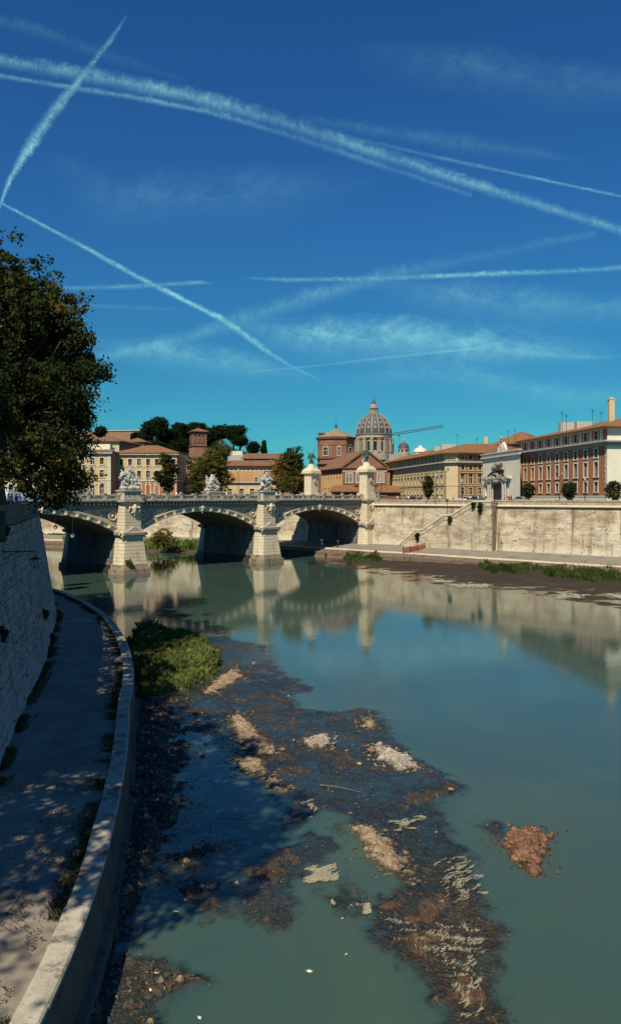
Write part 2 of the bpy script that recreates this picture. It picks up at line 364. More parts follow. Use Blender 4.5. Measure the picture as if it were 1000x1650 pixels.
def watermat():
    m=NT('river_water');v=m.co('Position')
    turb=m.n('ShaderNodeAttribute',attribute_name='turb').outputs['Fac']
    # turbid body
    col=m.ramp(m.noise(m.co('Position',(.12,.06,1),(0,0,.4)),1,5,.6,1.5),[(.30,(.034,.074,.064)),(.5,(.045,.080,.059)),(.70,(.060,.087,.055))])
    body=m.n('ShaderNodeBsdfDiffuse',{'Color':col})
    tr=m.n('ShaderNodeBsdfTransparent',{'Color':(.72,.86,.84,1)})
    mixb=m.n('ShaderNodeMixShader',{0:turb,1:tr,2:body})
    n1=m.noise(m.co('Position',(.8,.55,1),(0,0,R(20))),1.6,4,.55,.4)
    n2=m.noise(m.co('Position',(1.,.7,1)),.22,3,.5)
    n3=m.noise(m.co('Position',(1.6,.9,1),(0,0,R(-30))),6,3,.6)
    rough=m.n('ShaderNodeAttribute',attribute_name='riffle').outputs['Fac']
    h=m.math('ADD',m.math('MULTIPLY',n1,.009),m.math('MULTIPLY',n2,.014))
    h=m.math('ADD',h,m.math('MULTIPLY',n3,m.math('MULTIPLY_ADD',rough,.04,.003)))
    bp=m.bump(h,.55,1.0)
    gl=m.n('ShaderNodeBsdfGlossy',{'Color':(1,1,1,1),'Roughness':.025,'Normal':bp})
    fr=m.n('ShaderNodeFresnel',{'IOR':1.42,'Normal':bp})
    o=m.n('ShaderNodeMixShader',{0:fr.outputs[0],1:mixb.outputs[0],2:gl.outputs[0]})
    m.t.links.new(o.outputs[0],m.out.inputs[0]);return m.mat
m_water=watermat()
def bedmesh(name,X,Y,keep):
    h,w,g,dr=bed(X,Y)
    flat=sstep(1.5,-1.0,dr)
    V=np.stack([X,Y,h],-1).reshape(-1,3)
    fq=gridfaces(X,keep)
    a=npmesh(name,V,fq,m_bed,True,{'weed':w.ravel(),'grass':g.ravel(),'flat':flat.ravel()})
    turb=1-np.exp(-np.clip(-h,0,9)/.26)
    V2=V.copy();V2[:,2]=0
    b=npmesh('river_water',V2,fq,m_water,True,{'turb':turb.ravel(),'riffle':np.clip(w+flat*.3,0,1).ravel()})
    return a,b
Xa,Ya=grid(-14,11,12,62,.125)
Xb,Yb=grid(-64,96,10,236,.5)
a1,b1=bedmesh('riverbed',Xa,Ya,None)
cx=(Xb[:-1,:-1]+Xb[1:,1:])/2;cy=(Yb[:-1,:-1]+Yb[1:,1:])/2
keep=~((cx>-14)&(cx<11)&(cy>12)&(cy<62))
a2,b2=bedmesh('riverbed',Xb,Yb,keep)
rb=link('riverbed',a1);tag(rb,'shallow river bed of dark weed and mud near the left quay',kind='structure')
rb2=link('riverbed',a2);tag(rb2,'deeper river bed and brown mud flats further up the river',kind='structure')
wa=link('river',b1);tag(wa,'shallow turbid green water over the weed beds',kind='structure')
wb=link('river',b2);tag(wb,'wide calm turquoise river under the bridge',kind='structure')
# outer water
mb=MB()
for (x0,x1,y0,y1) in ((-400,-64,-60,500),(96,400,-60,500),(-64,96,-60,10),(-64,96,236,500)):
    mb.add([(x0,y0,0),(x1,y0,0),(x1,y1,0),(x0,y1,0)],[(0,1,2,3)])
me=mb.mesh('outer_river',m_water)
at=me.attributes.new('turb','FLOAT','POINT');at.data.foreach_set('value',[1.0]*len(me.vertices))
tag(link('river',me),'far reach of the river beyond the bridge',kind='structure')
# ---------------------------------------------------------------- gravel bars
def gravelmat(name,c0,c1,c2):
    m=NT(name);v=m.co('Position')
    vo=m.n('ShaderNodeTexVoronoi',{'Vector':v,'Scale':13.,'Randomness':1.});vg=m.n('ShaderNodeSeparateXYZ',{'Vector':vo.outputs['Color']}).outputs['X']
    n=m.noise(v,2.2,9,.75);
    c=m.mix(.6,m.ramp(n,[(.3,c0),(.5,c1),(.72,c2)]),m.ramp(vg,[(0.,.45),(.6,1.),(1.,1.6)]),'MULTIPLY')
    
    zz_=m.n('ShaderNodeSeparateXYZ',{'Vector':v}).outputs['Z'];wet=m.ramp(m.math('ADD',m.math('MULTIPLY',zz_,2.2),m.math('MULTIPLY',n,.2)),[(.12,.28),(.32,1.)]);c=m.mix(1.,c,wet,'MULTIPLY')
    m.bsdf(c,.95,m.bump(m.math('ADD',vo.outputs['Distance'],m.noise(v,16,5,.7)),.9,.05),.15);return m.mat
m_grav=gravelmat('tan_gravel',(.13,.09,.055),(.29,.21,.135),(.43,.35,.24))
m_gravr=gravelmat('red_gravel',(.07,.04,.025),(.20,.105,.062),(.34,.22,.15))
m_grey=gravelmat('pale_rubble',(.16,.14,.11),(.36,.31,.25),(.52,.48,.40))
bars=[([(366,1152),(395,1155),(420,1180),(447,1208),(432,1220),(395,1210),(372,1180)],.22,m_grav,'long tan gravel bar below the grassy mound'),
([(370,1222),(415,1218),(434,1240),(420,1250),(385,1247)],.16,m_grav,'small tan gravel bar, middle of the chain of three'),
([(420,1250),(445,1246),(468,1275),(450,1282),(428,1268)],.15,m_grav,'small tan gravel bar at the lower end of the chain of three'),
([(325,1117),(345,1095),(380,1076),(394,1092),(365,1107),(350,1120)],.20,m_grav,'sandy tan spit at the foot of the grassy mound'),
([(590,1205),(615,1200),(650,1215),(682,1240),(640,1242),(605,1222)],.25,m_grey,'pale rubble bar at the right edge of the weed bed'),
([(480,1196),(520,1184),(538,1190),(536,1204),(508,1208)],.2,m_grey,'pair of pale rubble heaps amid the dark weed'),
([(556,1332),(595,1326),(628,1347),(642,1370),(670,1412),(664,1424),(645,1410),(608,1405),(590,1385),(580,1352)],.2,m_grav,'elongated tan gravel bar beside the fanned weed'),
([(796,1352),(822,1346),(862,1333),(884,1345),(880,1372),(868,1408),(852,1411),(830,1387)],.42,m_gravr,'triangular red brown gravel islet alone in the green water'),
([(575,1160),(600,1155),(612,1168),(600,1178),(580,1174)],.12,m_grav,'small brown stony patch near the right tip of the upper weed')]
rng=random.Random(4)
stone_me=[]
for k in range(6):
    bm=bmesh.new();bmesh.ops.create_icosphere(bm,subdivisions=1,radius=.5)
    for v in bm.verts: v.co=Vector((v.co.x*rng.uniform(.8,1.2),v.co.y*rng.uniform(.7,1.1),v.co.z*rng.uniform(.4,.8)))*rng.uniform(.85,1.15)
    me=bpy.data.meshes.new('stone');bm.to_mesh(me);bm.free();me.materials.append([m_grey,m_grav,m_gravr][k%3]);stone_me.append(me)
for kk,(P,top,mt,lab) in enumerate(bars):
    P=np.array(pxs(P));x0,y0=P.min(0)-.5;x1,y1=P.max(0)+.5
    X,Y=grid(x0,x1,y0,y1,.07)
    d=sdf(X+(fbm(X*2,Y*2,5,kk)-.5)*.9,Y+(fbm(X*2,Y*2,5,kk+50)-.5)*1.2,P)
    Z=-.25+sstep(.45,-.6,d)*(.27+top*.6)+np.where(d<.45,(fbm(X*3.5,Y*3.5,5,kk+9)-.4)*top*1.1+(vnoise(X*11,Y*11,kk)-.5)*.09,0)
    Z=np.where(d>.5,-.4,Z)
    kz=Z[:-1,:-1]>-.3
    if kz.sum()<4: continue
    o=link('gravel_bar',npmesh('gravel_bar',np.stack([X,Y,Z],-1).reshape(-1,3),gridfaces(X,kz),mt,False));tag(o,lab,kind='structure')
# ---------------------------------------------------------------- loose rocks on the shore
def scatter_mesh(name,base_mes,items,mat_list,parent=None):
    """joined cheap copies: items (x,y,z,s,rz,tilt)"""
    Vs=[];Fs=[];ms=[];off=0
    for it in items:
        me=base_mes[it[6]%len(base_mes)] if len(it)>6 else base_mes[0]
        V=np.array([v.co[:] for v in me.vertices]) if not hasattr(me,'_c') else me._c
        Vs.append((V,it))
    return Vs
def joined_stones(name,items,mats,label,kind='stuff',parent=None):
    base=[]
    for me in stone_me:
        V=np.array([v.co[:] for v in me.vertices]);Fa=np.array([p.vertices[:] for p in me.polygons]);base.append((V,Fa))
    VV=[];FF=[];MM=[];off=0
    for (x,y,z,s,rz,k) in items:
        V,Fa=base[k%6];c,sn=math.cos(rz),math.sin(rz)
        U=V*s;W=np.stack([U[:,0]*c-U[:,1]*sn+x,U[:,0]*sn+U[:,1]*c+y,U[:,2]+z],1)
        VV.append(W);FF.append(Fa+off);MM.append(np.full(len(Fa),k%len(mats)));off+=len(V)
    me=npmesh(name,np.concatenate(VV),np.concatenate(FF),mats,False)
    me.polygons.foreach_set('material_index',np.concatenate(MM).astype(np.int32))
    o=link(name,me,parent)
    tag(o,label,kind=kind);return o
m_wetrock=simple('wet_dark_rock',(.05,.045,.04),.5,.5,4,.5,12,spec=.5,coord='Position')
def hz(x,y): return bed(np.array([[x]]),np.array([[y]]))[0][0,0]
rs=np.random.RandomState(8)
N=9000
yy=14+rs.rand(N)**1.2*60; xx=XK(yy)+.1+np.abs(rs.randn(N))*1.7
hh=bed(xx[None],yy[None])[0][0]
items=[(xx[i],yy[i],hh[i]+.02,rs.choice([.08,.12,.18,.3],p=[.45,.3,.18,.07])*rs.uniform(.7,1.3),rs.rand()*6,rs.randint(6)) for i in range(N) if hh[i]>-.22]
joined_stones('shore_rubble',items[:6500],[m_wetrock,m_bed,m_wetrock,m_bed,m_wetrock,m_grav],'dark rubble and pebbles strewn along the foot of the quay wall')
bi=[]
for P,top,mt,lab in bars:
    P=np.array(pxs(P));x0,y0=P.min(0)-1;x1,y1=P.max(0)+1;n=int(260*(x1-x0)*(y1-y0)/4)
    x=rs.uniform(x0,x1,n);y=rs.uniform(y0,y1,n);d=sdf(x,y,P);k=(d<np.abs(rs.randn(n))*.35)&(rs.rand(n)<.8);kk_={m_grav:[1,4],m_gravr:[2,5],m_grey:[0,3]}[mt]
    for a,b,dd_ in zip(x[k],y[k],d[k]): bi.append((a,b,(top*.45 if dd_<-.25 else .0),rs.choice([.05,.09,.15,.24],p=[.5,.3,.15,.05]),rs.rand()*6,kk_[rs.randint(2)]))
joined_stones('bar_pebbles',bi,[m_grey,m_grav,m_gravr,m_grey,m_grav,m_gravr],'pebbles and cobbles lying on and around the gravel bars')
# pale stones, leaves and flecks over the weed
Pall=[W1,W2,W3,W4,SHAL]
N=26000
xx=rs.uniform(-13,10,N);yy=13.5+rs.rand(N)**1.4*48
dd=np.min([sdf(xx,yy,P) for P in Pall],0);sel=dd<-.05
xx=xx[sel];yy=yy[sel];hh=bed(xx[None],yy[None])[0][0];clus=fbm(xx*.8,yy*.8,3,77)
items=[(xx[i],yy[i],max(hh[i],-.02)+.01,rs.uniform(.015,.045)*(1+yy[i]/60)*(3 if rs.rand()<.03 else 1),rs.rand()*6,rs.randint(6)) for i in range(len(xx)) if clus[i]>.52 and rs.rand()<.45 and (xx[i]-XK(yy[i]))>.6]
m_fleck=simple('pale_flecks',(.36,.28,.18),.8,.4,5,.2,9,coord='Position');m_fleck2=simple('rusty_flecks',(.22,.09,.035),.8,.4,5,.2,9,coord='Position')
joined_stones('weed_debris',items[:5000],[m_fleck,m_fleck2,m_bed,m_fleck2,m_bed],'pale pebbles, leaves and flecks caught on the dark water weed')
# larger stones one can pick out
big=[(430,1208,.5,'large tan stone at the lower right end of the long gravel bar'),(455,1210,.3,'small stone just right of the long gravel bar'),(598,1212,.6,'large rounded stone at the upper left tip of the pale rubble bar'),(612,1203,.45,'reddish stone on top of the pale rubble bar'),(520,1188,.6,'biggest stone of the pale rubble pair'),(510,1204,.5,'flat stone under the biggest stone of the rubble pair'),(537,1200,.3,'small stone at the right end of the rubble pair'),(388,1090,.4,'stone at the tip of the sandy spit'),(365,1102,.4,'stone in the middle of the sandy spit'),(578,1232,.3,'lone small stone below left of the pale rubble bar'),(726,1274,.35,'lone tan stone near the right tip of the upper weed bed'),(290,1150,.35,'pale stone in the shaded shallows below the grass, right one of three'),(272,1147,.4,'pale stone in the shaded shallows below the grass, middle of three'),(255,1150,.3,'pale stone in the shaded shallows below the grass, left one of three'),(600,1165,.4,'brown stone on the stony patch at the right weed tip'),(587,1172,.3,'small brown stone left of the stony patch'),(300,1205,.3,'stone in the shallows left of the gravel bar chain'),(330,1200,.28,'stone between the shaded shallows and the gravel bar chain'),(558,1212,.2,'tiny stone between the rubble pair and the rubble bar'),(860,1350,.4,'pale stone on the top edge of the red brown islet'),(838,1398,.3,'stone at the lower tip of the red brown islet'),(875,1362,.3,'stone on the right corner of the red brown islet'),(570,1130,.25,'stone at the upper edge of the weed bed near open water'),(325,1218,.4,'flat stone above the second gravel bar'),(345,1160,.3,'stone left of the top of the long gravel bar'),(320,1162,.35,'stone halfway between the grass mound and the long gravel bar'),(495,1195,.4,'left most stone of the rubble pair'),(640,1232,.4,'stone at the lower edge of the pale rubble bar'),(664,1238,.35,'stone at the right end of the pale rubble bar')]
for i,(px,py,s,lab) in enumerate(big):
    x,y=G(px,py);z=max(hz(x,y),-.05)
    o=link('rock',stone_me[i%6],None,(x,y,z+s*.12+.02),(0,0,rs.rand()*6));o.scale=(s,s,s*.8)
    tag(o,lab,'stone','river stones in the weed bed')
# ---------------------------------------------------------------- streaming weed strands
def strands(name,polys,n,seed,mats,label,zo=-.005,L=(.08,.26),wd=(.003,.008),ang=R(-58),dens=.45,ymax=99):
    r=np.random.RandomState(seed);x=r.uniform(-13,10.5,n);y=13.5+r.rand(n)**1.3*46
    wx=x+(fbm(x*1.3,y*1.3,4,5)-.5)*1.3;wy=y+(fbm(x*1.3,y*.9,4,15)-.5)*1.7
    d=np.min([sdf(wx,wy,P) for P in polys],0);k=(d<r.uniform(-.45,.3,len(d)))&(y<ymax+r.randn(len(d))*2);x=x[k];y=y[k]
    for P in POOL:
        k=sdf(x,y,P)>0;x=x[k];y=y[k]
    cl=fbm(x*.9,y*.9,4,seed);k=cl>dens-.05;x=x[k];y=y[k];m=len(x)
    a=ang+(fbm(x*.3,y*.3,3,5)-.5)*4.2+r.randn(m)*.25
    l=r.uniform(*L,m);w=r.uniform(*wd,m)*(1+y/50)
    ca,sa=np.cos(a),np.sin(a);nx,ny=-sa*w,ca*w
    bend=r.randn(m)*.12*l
    p0=np.stack([x,y],1);p1=p0+np.stack([ca,sa],1)*(l/2)[:,None]+np.stack([-sa,ca],1)*bend[:,None];p2=p0+np.stack([ca,sa],1)*l[:,None]
    nn=np.stack([nx,ny],1)
    z0=np.full(m,zo)+r.rand(m)*.02
    V=np.zeros((m,6,3))
    for j,(p,f) in enumerate(((p0,.5),(p1,1),(p2,.15))):
        V[:,2*j,:2]=p-nn*f;V[:,2*j+1,:2]=p+nn*f
        V[:,2*j,2]=z0-[.05,0,.0][j];V[:,2*j+1,2]=z0-[.05,-.004,.0][j]
    b=np.arange(m)[:,None]*6
    Fq=np.concatenate([b+np.array([0,2,3,1]),b+np.array([2,4,5,3])],0)
    me=npmesh(name,V.reshape(-1,3),Fq,mats)
    mi=r.randint(0,len(mats),m);me.polygons.foreach_set('material_index',np.concatenate([mi,mi]).astype(np.int32))
    o=link(name,me);tag(o,label,kind='stuff');return o
def flat(name,c,rough=.6,spec=.4):
    m=NT(name);v=m.co('Position');m.bsdf(m.ramp(m.noise(v,2.5,4,.6),[(.3,tuple(x*.6 for x in c)),(.7,tuple(min(1,x*1.3) for x in c))]),rough,None,spec);return m.mat
w_dark=flat('weed_dark',(.018,.018,.016));w_brn=flat('weed_brown',(.075,.044,.021));w_rust=flat('weed_rust',(.125,.062,.026));w_olv=flat('weed_olive',(.05,.048,.022));w_blk=flat('weed_black',(.010,.012,.013));w_tan=flat('weed_tan',(.12,.085,.048))
strands('water_weed',[W1],300000,3,[w_dark,w_brn,w_blk,w_dark,w_olv],'dark brown water weed streaming in the shallow current')
strands('water_weed',[SHAL],90000,17,[w_brn,w_dark,w_dark,w_rust],'patchy brown weed in the shaded shallows beside the quay',dens=.52)
strands('water_weed',[W1],170000,13,[w_rust,w_brn,w_tan,w_brn,w_olv],'rusty brown weed tips on the lower tail of the weed bed',dens=.48,zo=.006,ymax=26.5)
strands('water_weed',[W2,W3,W4,W5,W6,W7],190000,5,[w_brn,w_dark,w_tan,w_rust],'rusty brown tufts of water weed in the green water')
w_grn=flat('algae_green',(.14,.15,.03))
strands('green_algae',[pxs([(505,1245),(530,1240),(555,1256),(535,1262),(512,1256)]),pxs([(475,1235),(495,1235),(490,1246),(475,1244)]),pxs([(560,1085),(600,1088),(590,1096),(560,1094)])],60000,9,[w_grn,w_olv,w_grn],'bright yellow green algae tufts in the upper weed bed')
# foam and bleached weed: real thin sheets in swirls, cut by ridged noise
m_=NT('dried_foam');v_=m_.co('Position');p_=m_.bsdf((.33,.30,.21),.9,None,.2)
m_foam=m_.mat
def foam(P,seed,th,lab,st=.02,sx=2.2,sy=.8,rot=.5,fan=0.,n=5500,L=(.03,.16),w=(.003,.007)):
    """bleached threads: thin pale strands, dense along the ridges of a warped noise"""
    P=np.array(pxs(P));r=np.random.RandomState(seed);x=r.uniform(P[:,0].min(),P[:,0].max(),n);y=r.uniform(P[:,1].min(),P[:,1].max(),n)
    c,s_=math.cos(rot),math.sin(rot);U=(x*c-y*s_)*sx;Wv=(x*s_+y*c)*sy
    U=U+(fbm(x,y,3,seed)-.5)*3;rg=1-np.abs(2*fbm(U,Wv,4,seed+1)-1)
    d=sdf(x+(fbm(x*2,y*2,3,seed+2)-.5)*.8,y+(fbm(x*2,y*2,3,seed+3)-.5)*.8,P)
    k=(rg*sstep(.05,-.25,d)>th+r.randn(n)*.035);x=x[k];y=y[k];m=len(x)
    if m<5:return
    a=-rot+1.57+fan+(fbm(x*.8,y*.8,3,seed+5)-.5)*2.6+r.randn(m)*.25;l=r.uniform(*L,m)*(1+y/60);ww=r.uniform(*w,m)*(1+y/40)
    ca,sa=np.cos(a),np.sin(a);V=np.zeros((m,4,3))
    for j_,(u,v) in enumerate(((-.5,-.3),(.5,-1),(.5,1),(-.5,.3))):
        V[:,j_,0]=x+ca*l*u-sa*ww*v;V[:,j_,1]=y+sa*l*u+ca*ww*v;V[:,j_,2]=.04+r.rand(m)*.015
    o=link('foam_scum',npmesh('foam_scum',V.reshape(-1,3),np.arange(m)[:,None]*4+np.arange(4),m_foam));tag(o,lab,kind='stuff')
foam([(700,1400),(730,1380),(790,1420),(800,1450),(720,1465),(670,1450),(690,1430)],11,.945,'bleached foam fanned over the main weed bed',rot=.75,sx=2.6,sy=.55)
foam([(690,1500),(740,1490),(790,1530),(780,1600),(720,1640),(700,1580)],12,.955,'bleached foam streaks on the lower tail of the weed bed',rot=.2)
foam([(690,1385),(760,1370),(800,1420),(760,1450),(700,1430)],21,.94,'hair fine bleached weed at the top of the fan',rot=.9,sx=3.5,sy=.5)
foam([(600,1480),(790,1490),(800,1560),(640,1530)],22,.95,'thin pale threads across the brown tail of the weed bed',rot=.1,sx=.8,sy=2.4)
foam([(720,1570),(775,1560),(795,1650),(720,1650)],23,.945,'bleached swirl at the bottom end of the weed bed',rot=.4)
foam([(480,1400),(553,1386),(560,1410),(530,1430),(492,1426)],13,.80,'patch of pale scum left of the tan gravel bar',n=7000)
foam([(515,1437),(530,1440),(560,1460),(600,1452),(603,1462),(560,1474),(530,1462)],14,.84,'pale scum arc at the foot of the brown weed clump')
foam([(572,1462),(600,1456),(615,1478),(580,1480)],15,.8,'small pale scum patch below the brown weed clump')
foam([(620,1318),(700,1310),(680,1340),(630,1345)],16,.92,'thin foam above the elongated gravel bar',rot=1.2)
foam([(470,1290),(510,1285),(520,1330),(480,1320)],17,.91,'foam curl in the little pool of the upper weed')
foam([(772,1330),(800,1328),(815,1345),(785,1345)],18,.9,'foam fleck upstream of the red brown islet')
for k,P in enumerate([[(690,935),(770,938),(800,946),(740,948)],[(900,955),(960,950),(950,962),(895,966)],[(975,958),(1010,955),(1010,968)]]):
    foam(P,30+k,.6,'pale dried scum on the brown flats, '+['near the middle of the right wall','left of the right edge','at the right edge'][k],sx=.3,sy=.8,rot=0,n=500,L=(.3,1.0),w=(.02,.05))
# floating leaves that stand out
m_leafp=simple('pale_floating_leaf',(.7,.66,.5),.7,.2,9,0,9)
lb=bmesh.new();pts=[(1,0),(.45,.18),(.62,.62),(.2,.42),(0,.9),(-.2,.42),(-.62,.62),(-.45,.18),(-1,0),(-.3,-.3),(0,-.55),(.3,-.3)]
vs=[lb.verts.new((x,y,.12*math.hypot(x,y)**2)) for x,y in pts];cv=lb.verts.new((0,0,0))
for i in range(12): lb.faces.new((cv,vs[i],vs[(i+1)%12]))
leafme=bpy.data.meshes.new('floating_leaf');lb.to_mesh(leafme);lb.free();leafme.materials.append(m_leafp)
for i,(px,py,w,lab) in enumerate([(498,1568,.11,'pale star shaped leaf floating alone on the green water'),(203,1451,.12,'white leaf on the dark water beside the quay kerb'),(284,1471,.12,'white leaf on the brown weed left of the brown clump'),(551,1482,.06,'tiny pale leaf below the foam arc'),(242,1598,.07,'small pale leaf on the lower left weed'),(252,1570,.08,'yellowish leaf on the lower left weed'),(243,1171,.16,'white leaf in the shaded shallows by the grassy mound'),(448,1215,.2,'white leaf right of the long tan gravel bar'),(557,1540,.06,'tiny white leaf in the lower green water'),(321,1643,.08,'pale leaf at the bottom edge of the river')]):
    x,y=G(px,py);o=link('floating_leaf',leafme,None,(x,y,.03),(.15,0.1,i*1.3));o.scale=(w*1.05,w*.8,w*1.5);tag(o,lab,'leaf','leaves afloat on the river')
# sticks
mb=MB();x,y=G(515,1267);x2,y2=G(582,1279);mb.path([(x,y,.05),((x+x2)/2,(y+y2)/2,.1),(x2,y2,.05)],[.04,.03,.015]);tag(mb.build('branch',w_tan),'thin pale branch stranded on the upper weed bed','branch')
mb=MB();x,y=G(225,1233);x2,y2=G(285,1247);mb.path([(x,y,.45),((x+x2)/2,(y+y2)/2,.4),(x2,y2,.3)],[.05,.04,.02]);tag(mb.build('branch',w_tan),'bare branch lying on the dark shore by the quay','branch')
# ================================================================ grass
def grassmat(name,c1,c2,c3):
    m=NT(name);i=m.n('ShaderNodeAttribute',attribute_name='tone').outputs['Fac']
    c=m.ramp(i,[(0.,c1),(.5,c2),(1.,c3)])
    d=m.n('ShaderNodeBsdfDiffuse',{'Color':c});t=m.n('ShaderNodeBsdfTranslucent',{'Color':c})
    o=m.n('ShaderNodeMixShader',{0:.3,1:d.outputs[0],2:t.outputs[0]});m.t.links.new(o.outputs[0],m.out.inputs[0]);return m.mat
m_grass=grassmat('bank_grass',(.05,.085,.018),(.14,.195,.045),(.29,.31,.09))
m_reed=grassmat('bank_reeds',(.022,.04,.012),(.055,.085,.025),(.13,.13,.05))
m_weedg=grassmat('dry_bank_grass',(.05,.05,.02),(.10,.10,.04),(.20,.16,.07))
def blades(name,x,y,z,h,w,seed,mat,label,lean=.35):
    r=np.random.RandomState(seed);m=len(x);a=r.rand(m)*6.283;hh=h*r.uniform(.5,1.2,m);ww=w*r.uniform(.6,1.3,m)
    b=r.rand(m)*6.283;ln=lean*r.rand(m)*hh
    ca,sa=np.cos(a)*ww,np.sin(a)*ww
    V=np.zeros((m,4,3))
    V[:,0]=np.stack([x-ca,y-sa,z-.05],1);V[:,1]=np.stack([x+ca,y+sa,z-.05],1)
    V[:,2]=np.stack([x+ca*.5+np.cos(b)*ln*.6,y+sa*.5+np.sin(b)*ln*.6,z+hh*.75],1)
    V[:,3]=np.stack([x+np.cos(b)*ln*1.6,y+np.sin(b)*ln*1.6,z+hh],1)
    q=np.arange(m)[:,None]*4+np.array([0,1,2,3])
    tone=np.repeat(np.clip(fbm(x*.8,y*.8,3,seed)*1.5-.3+r.randn(m)*.15,0,1),4)
    me=npmesh(name,V.reshape(-1,3),q,mat,attrs={'tone':tone});o=link(name,me)
    tag(o,label,kind='stuff');return o
def in_poly(P,n,seed,d0=-.1):
    P=np.array(P);r=np.random.RandomState(seed);x=r.uniform(P[:,0].min(),P[:,0].max(),n);y=r.uniform(P[:,1].min(),P[:,1].max(),n)
    k=sdf(x,y,P)<d0;return x[k],y[k]
x,y=in_poly(MOUND,60000,1,-.3);h=bed(x[None],y[None])[0][0];k=h>.15;x=x[k];y=y[k];h=h[k]
hb=.15+1.25*np.clip(fbm(x*.7,y*.7,4,66)-.25,0,1)**1.1;k=fbm(x*1.3,y*1.3,4,67)>.33;x=x[k];y=y[k];h=h[k];hb=hb[k]
blades('mound_grass',x,y,h,hb,.016,2,m_grass,'tall green grass covering the mound beside the quay',lean=.55)
blades('dry_grass',x[::5],y[::5]+.1,h[::5],hb[::5]*1.15,.012,3,m_weedg,'dry stems standing among the green grass of the mound',lean=.8)
for j,P in enumerate(RGRASS):
    x,y=in_poly(P,[9000,14000,24000][j],5+j,-.1);h=bed(x[None],y[None])[0][0]
    hb=.25+1.9*np.clip(fbm(x*.45,y*.45,4,67+j)-.22,0,1)**1.2;k=fbm(x*.8,y*.8,4,68)>.36;x=x[k];y=y[k];h=h[k];hb=hb[k]
    blades('bank_grass',x,y,h,hb,.05,9+j,m_reed,'green reeds on the right bank '+['close to the bridge abutment','in the middle of the flats','towards the right edge of the view'][j])
FG=[(-8,181),(-32,179),(-62,195),(-66,205),(-36,188),(-8,187)]
x,y=in_poly(FG,16000,33,0);h=bed(x[None],y[None])[0][0]
blades('bank_grass',x,y,h,1.0+fbm(x*.3,y*.3,3,1)*1.6,.12,34,m_grass,'green reeds on the far bank seen through the arches')
# ================================================================ LEFT QUAY: path, kerb, wall
def pathmat():
    m=NT('quay_path');v=m.co('Position')
    a=m.noise(v,.6,7,.65);b=m.noise(v,22,5,.7)
    c=m.ramp(a,[(.3,(.20,.17,.135)),(.55,(.285,.245,.195)),(.75,(.37,.32,.25))])
    c=m.mix(m.ramp(b,[(.45,0.),(.75,.4)]),c,(.07,.06,.05))
    c=m.mix(m.ramp(m.noise(v,1.7,8,.75),[(.60,0.),(.70,.7)]),c,(.10,.06,.03))
    m.bsdf(c,.95,m.bump(b,.4,.02),.15);return m.mat
m_path=pathmat()
Ki=KC;Kn=normals2(Ki)
# path sheet between wall base and kerb; one ribbon from kerb inwards, wall stands on it
o=sweep('quay_path',KC,[(-.62,1.9),(-1.0,1.94),(-3.0,1.99),(-8.5,2.0),(-9.5,2.0)],m_path);tag(o,'worn asphalt quay path between the kerb and the tall left wall',kind='structure')
mb=MB();mb.add([(-40,-20,1.992),(-8,-20,1.992),(-8,28,1.992),(-40,28,1.992)],[(0,1,2,3)]);tag(mb.build('quay_path',m_path),'asphalt of the lower quay towards the set-back return wall',kind='structure')
mb=MB();p_=[G(97,1000,2.0),G(157,1001,2.0),G(157,1003,2.0),G(97,1002,2.0)];mb.add([(x,y,2.004) for x,y in p_],[(3,2,1,0)]);tag(mb.build('path_joint',m_kerb),'thin pale joint line crossing the quay path',kind='structure')
# kerb: an empty with coping slabs + side
kerb=empty('quay_kerb',(0,0,0),0,'curved pale travertine kerb along the left quay path','kerb')
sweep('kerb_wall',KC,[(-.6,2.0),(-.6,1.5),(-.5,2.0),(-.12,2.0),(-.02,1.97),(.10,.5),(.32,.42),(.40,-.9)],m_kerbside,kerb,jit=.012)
ks=np.concatenate([[0],np.cumsum(np.linalg.norm(np.diff(KC,axis=0),axis=1))])
s=16.0;i=0;rr=random.Random(2)
def kp(s): return np.array([np.interp(s,ks,KC[:,0]),np.interp(s,ks,KC[:,1])])
def kn(s):
    t=kp(s+.2)-kp(s-.2);t/=np.linalg.norm(t);return np.array([t[1],-t[0]])
while s<ks[-1]-8:
    L=rr.uniform(1.5,2.1);a,b=s+.014,s+L-.014;dz=rr.uniform(-.018,.018);z=2.12+dz;o1=-.63+rr.uniform(-.02,.02);o2=.02+rr.uniform(-.015,.015)
    mb=MB();pts=[]
    for t in (a,(a+b)/2,b):
        p=kp(t);n=kn(t)
        for of,zz in ((o1,1.93),(o1,z-.03),(o1+.03,z),(o2-.05,z),(o2,z-.05),(o2,1.995)): pts.append((*(p+n*of),zz+ (t-a)*0))
    fs=[]
    for q in range(2):
        for j in range(6):
            A=q*6+j;B=q*6+(j+1)%6;fs.append((A,A+6,B+6,B))
    fs+=[(5,4,3,2,1,0),(12,13,14,15,16,17)]
    mb.add(pts,fs);mb.build('kerb_stone',m_kerb,kerb);s+=L
# small grass tufts along inner kerb edge
r=np.random.RandomState(12);n=26000;s_=r.uniform(16,ks[-1]-12,n);px=np.interp(s_,ks,KC[:,0]);py=np.interp(s_,ks,KC[:,1]);nx=np.interp(s_,ks,Kn[:,0]);ny=np.interp(s_,ks,Kn[:,1])
of=-.66-np.abs(r.randn(n))*.25;cl=fbm(s_*.7,of*0,3,3);k=cl>.40
x=px+nx*of;y=py+ny*of
blades('kerb_weeds',x[k],y[k],np.full(k.sum(),1.98),.09,.012,8,m_weedg,'low weeds and moss in the joint along the kerb',lean=.9)
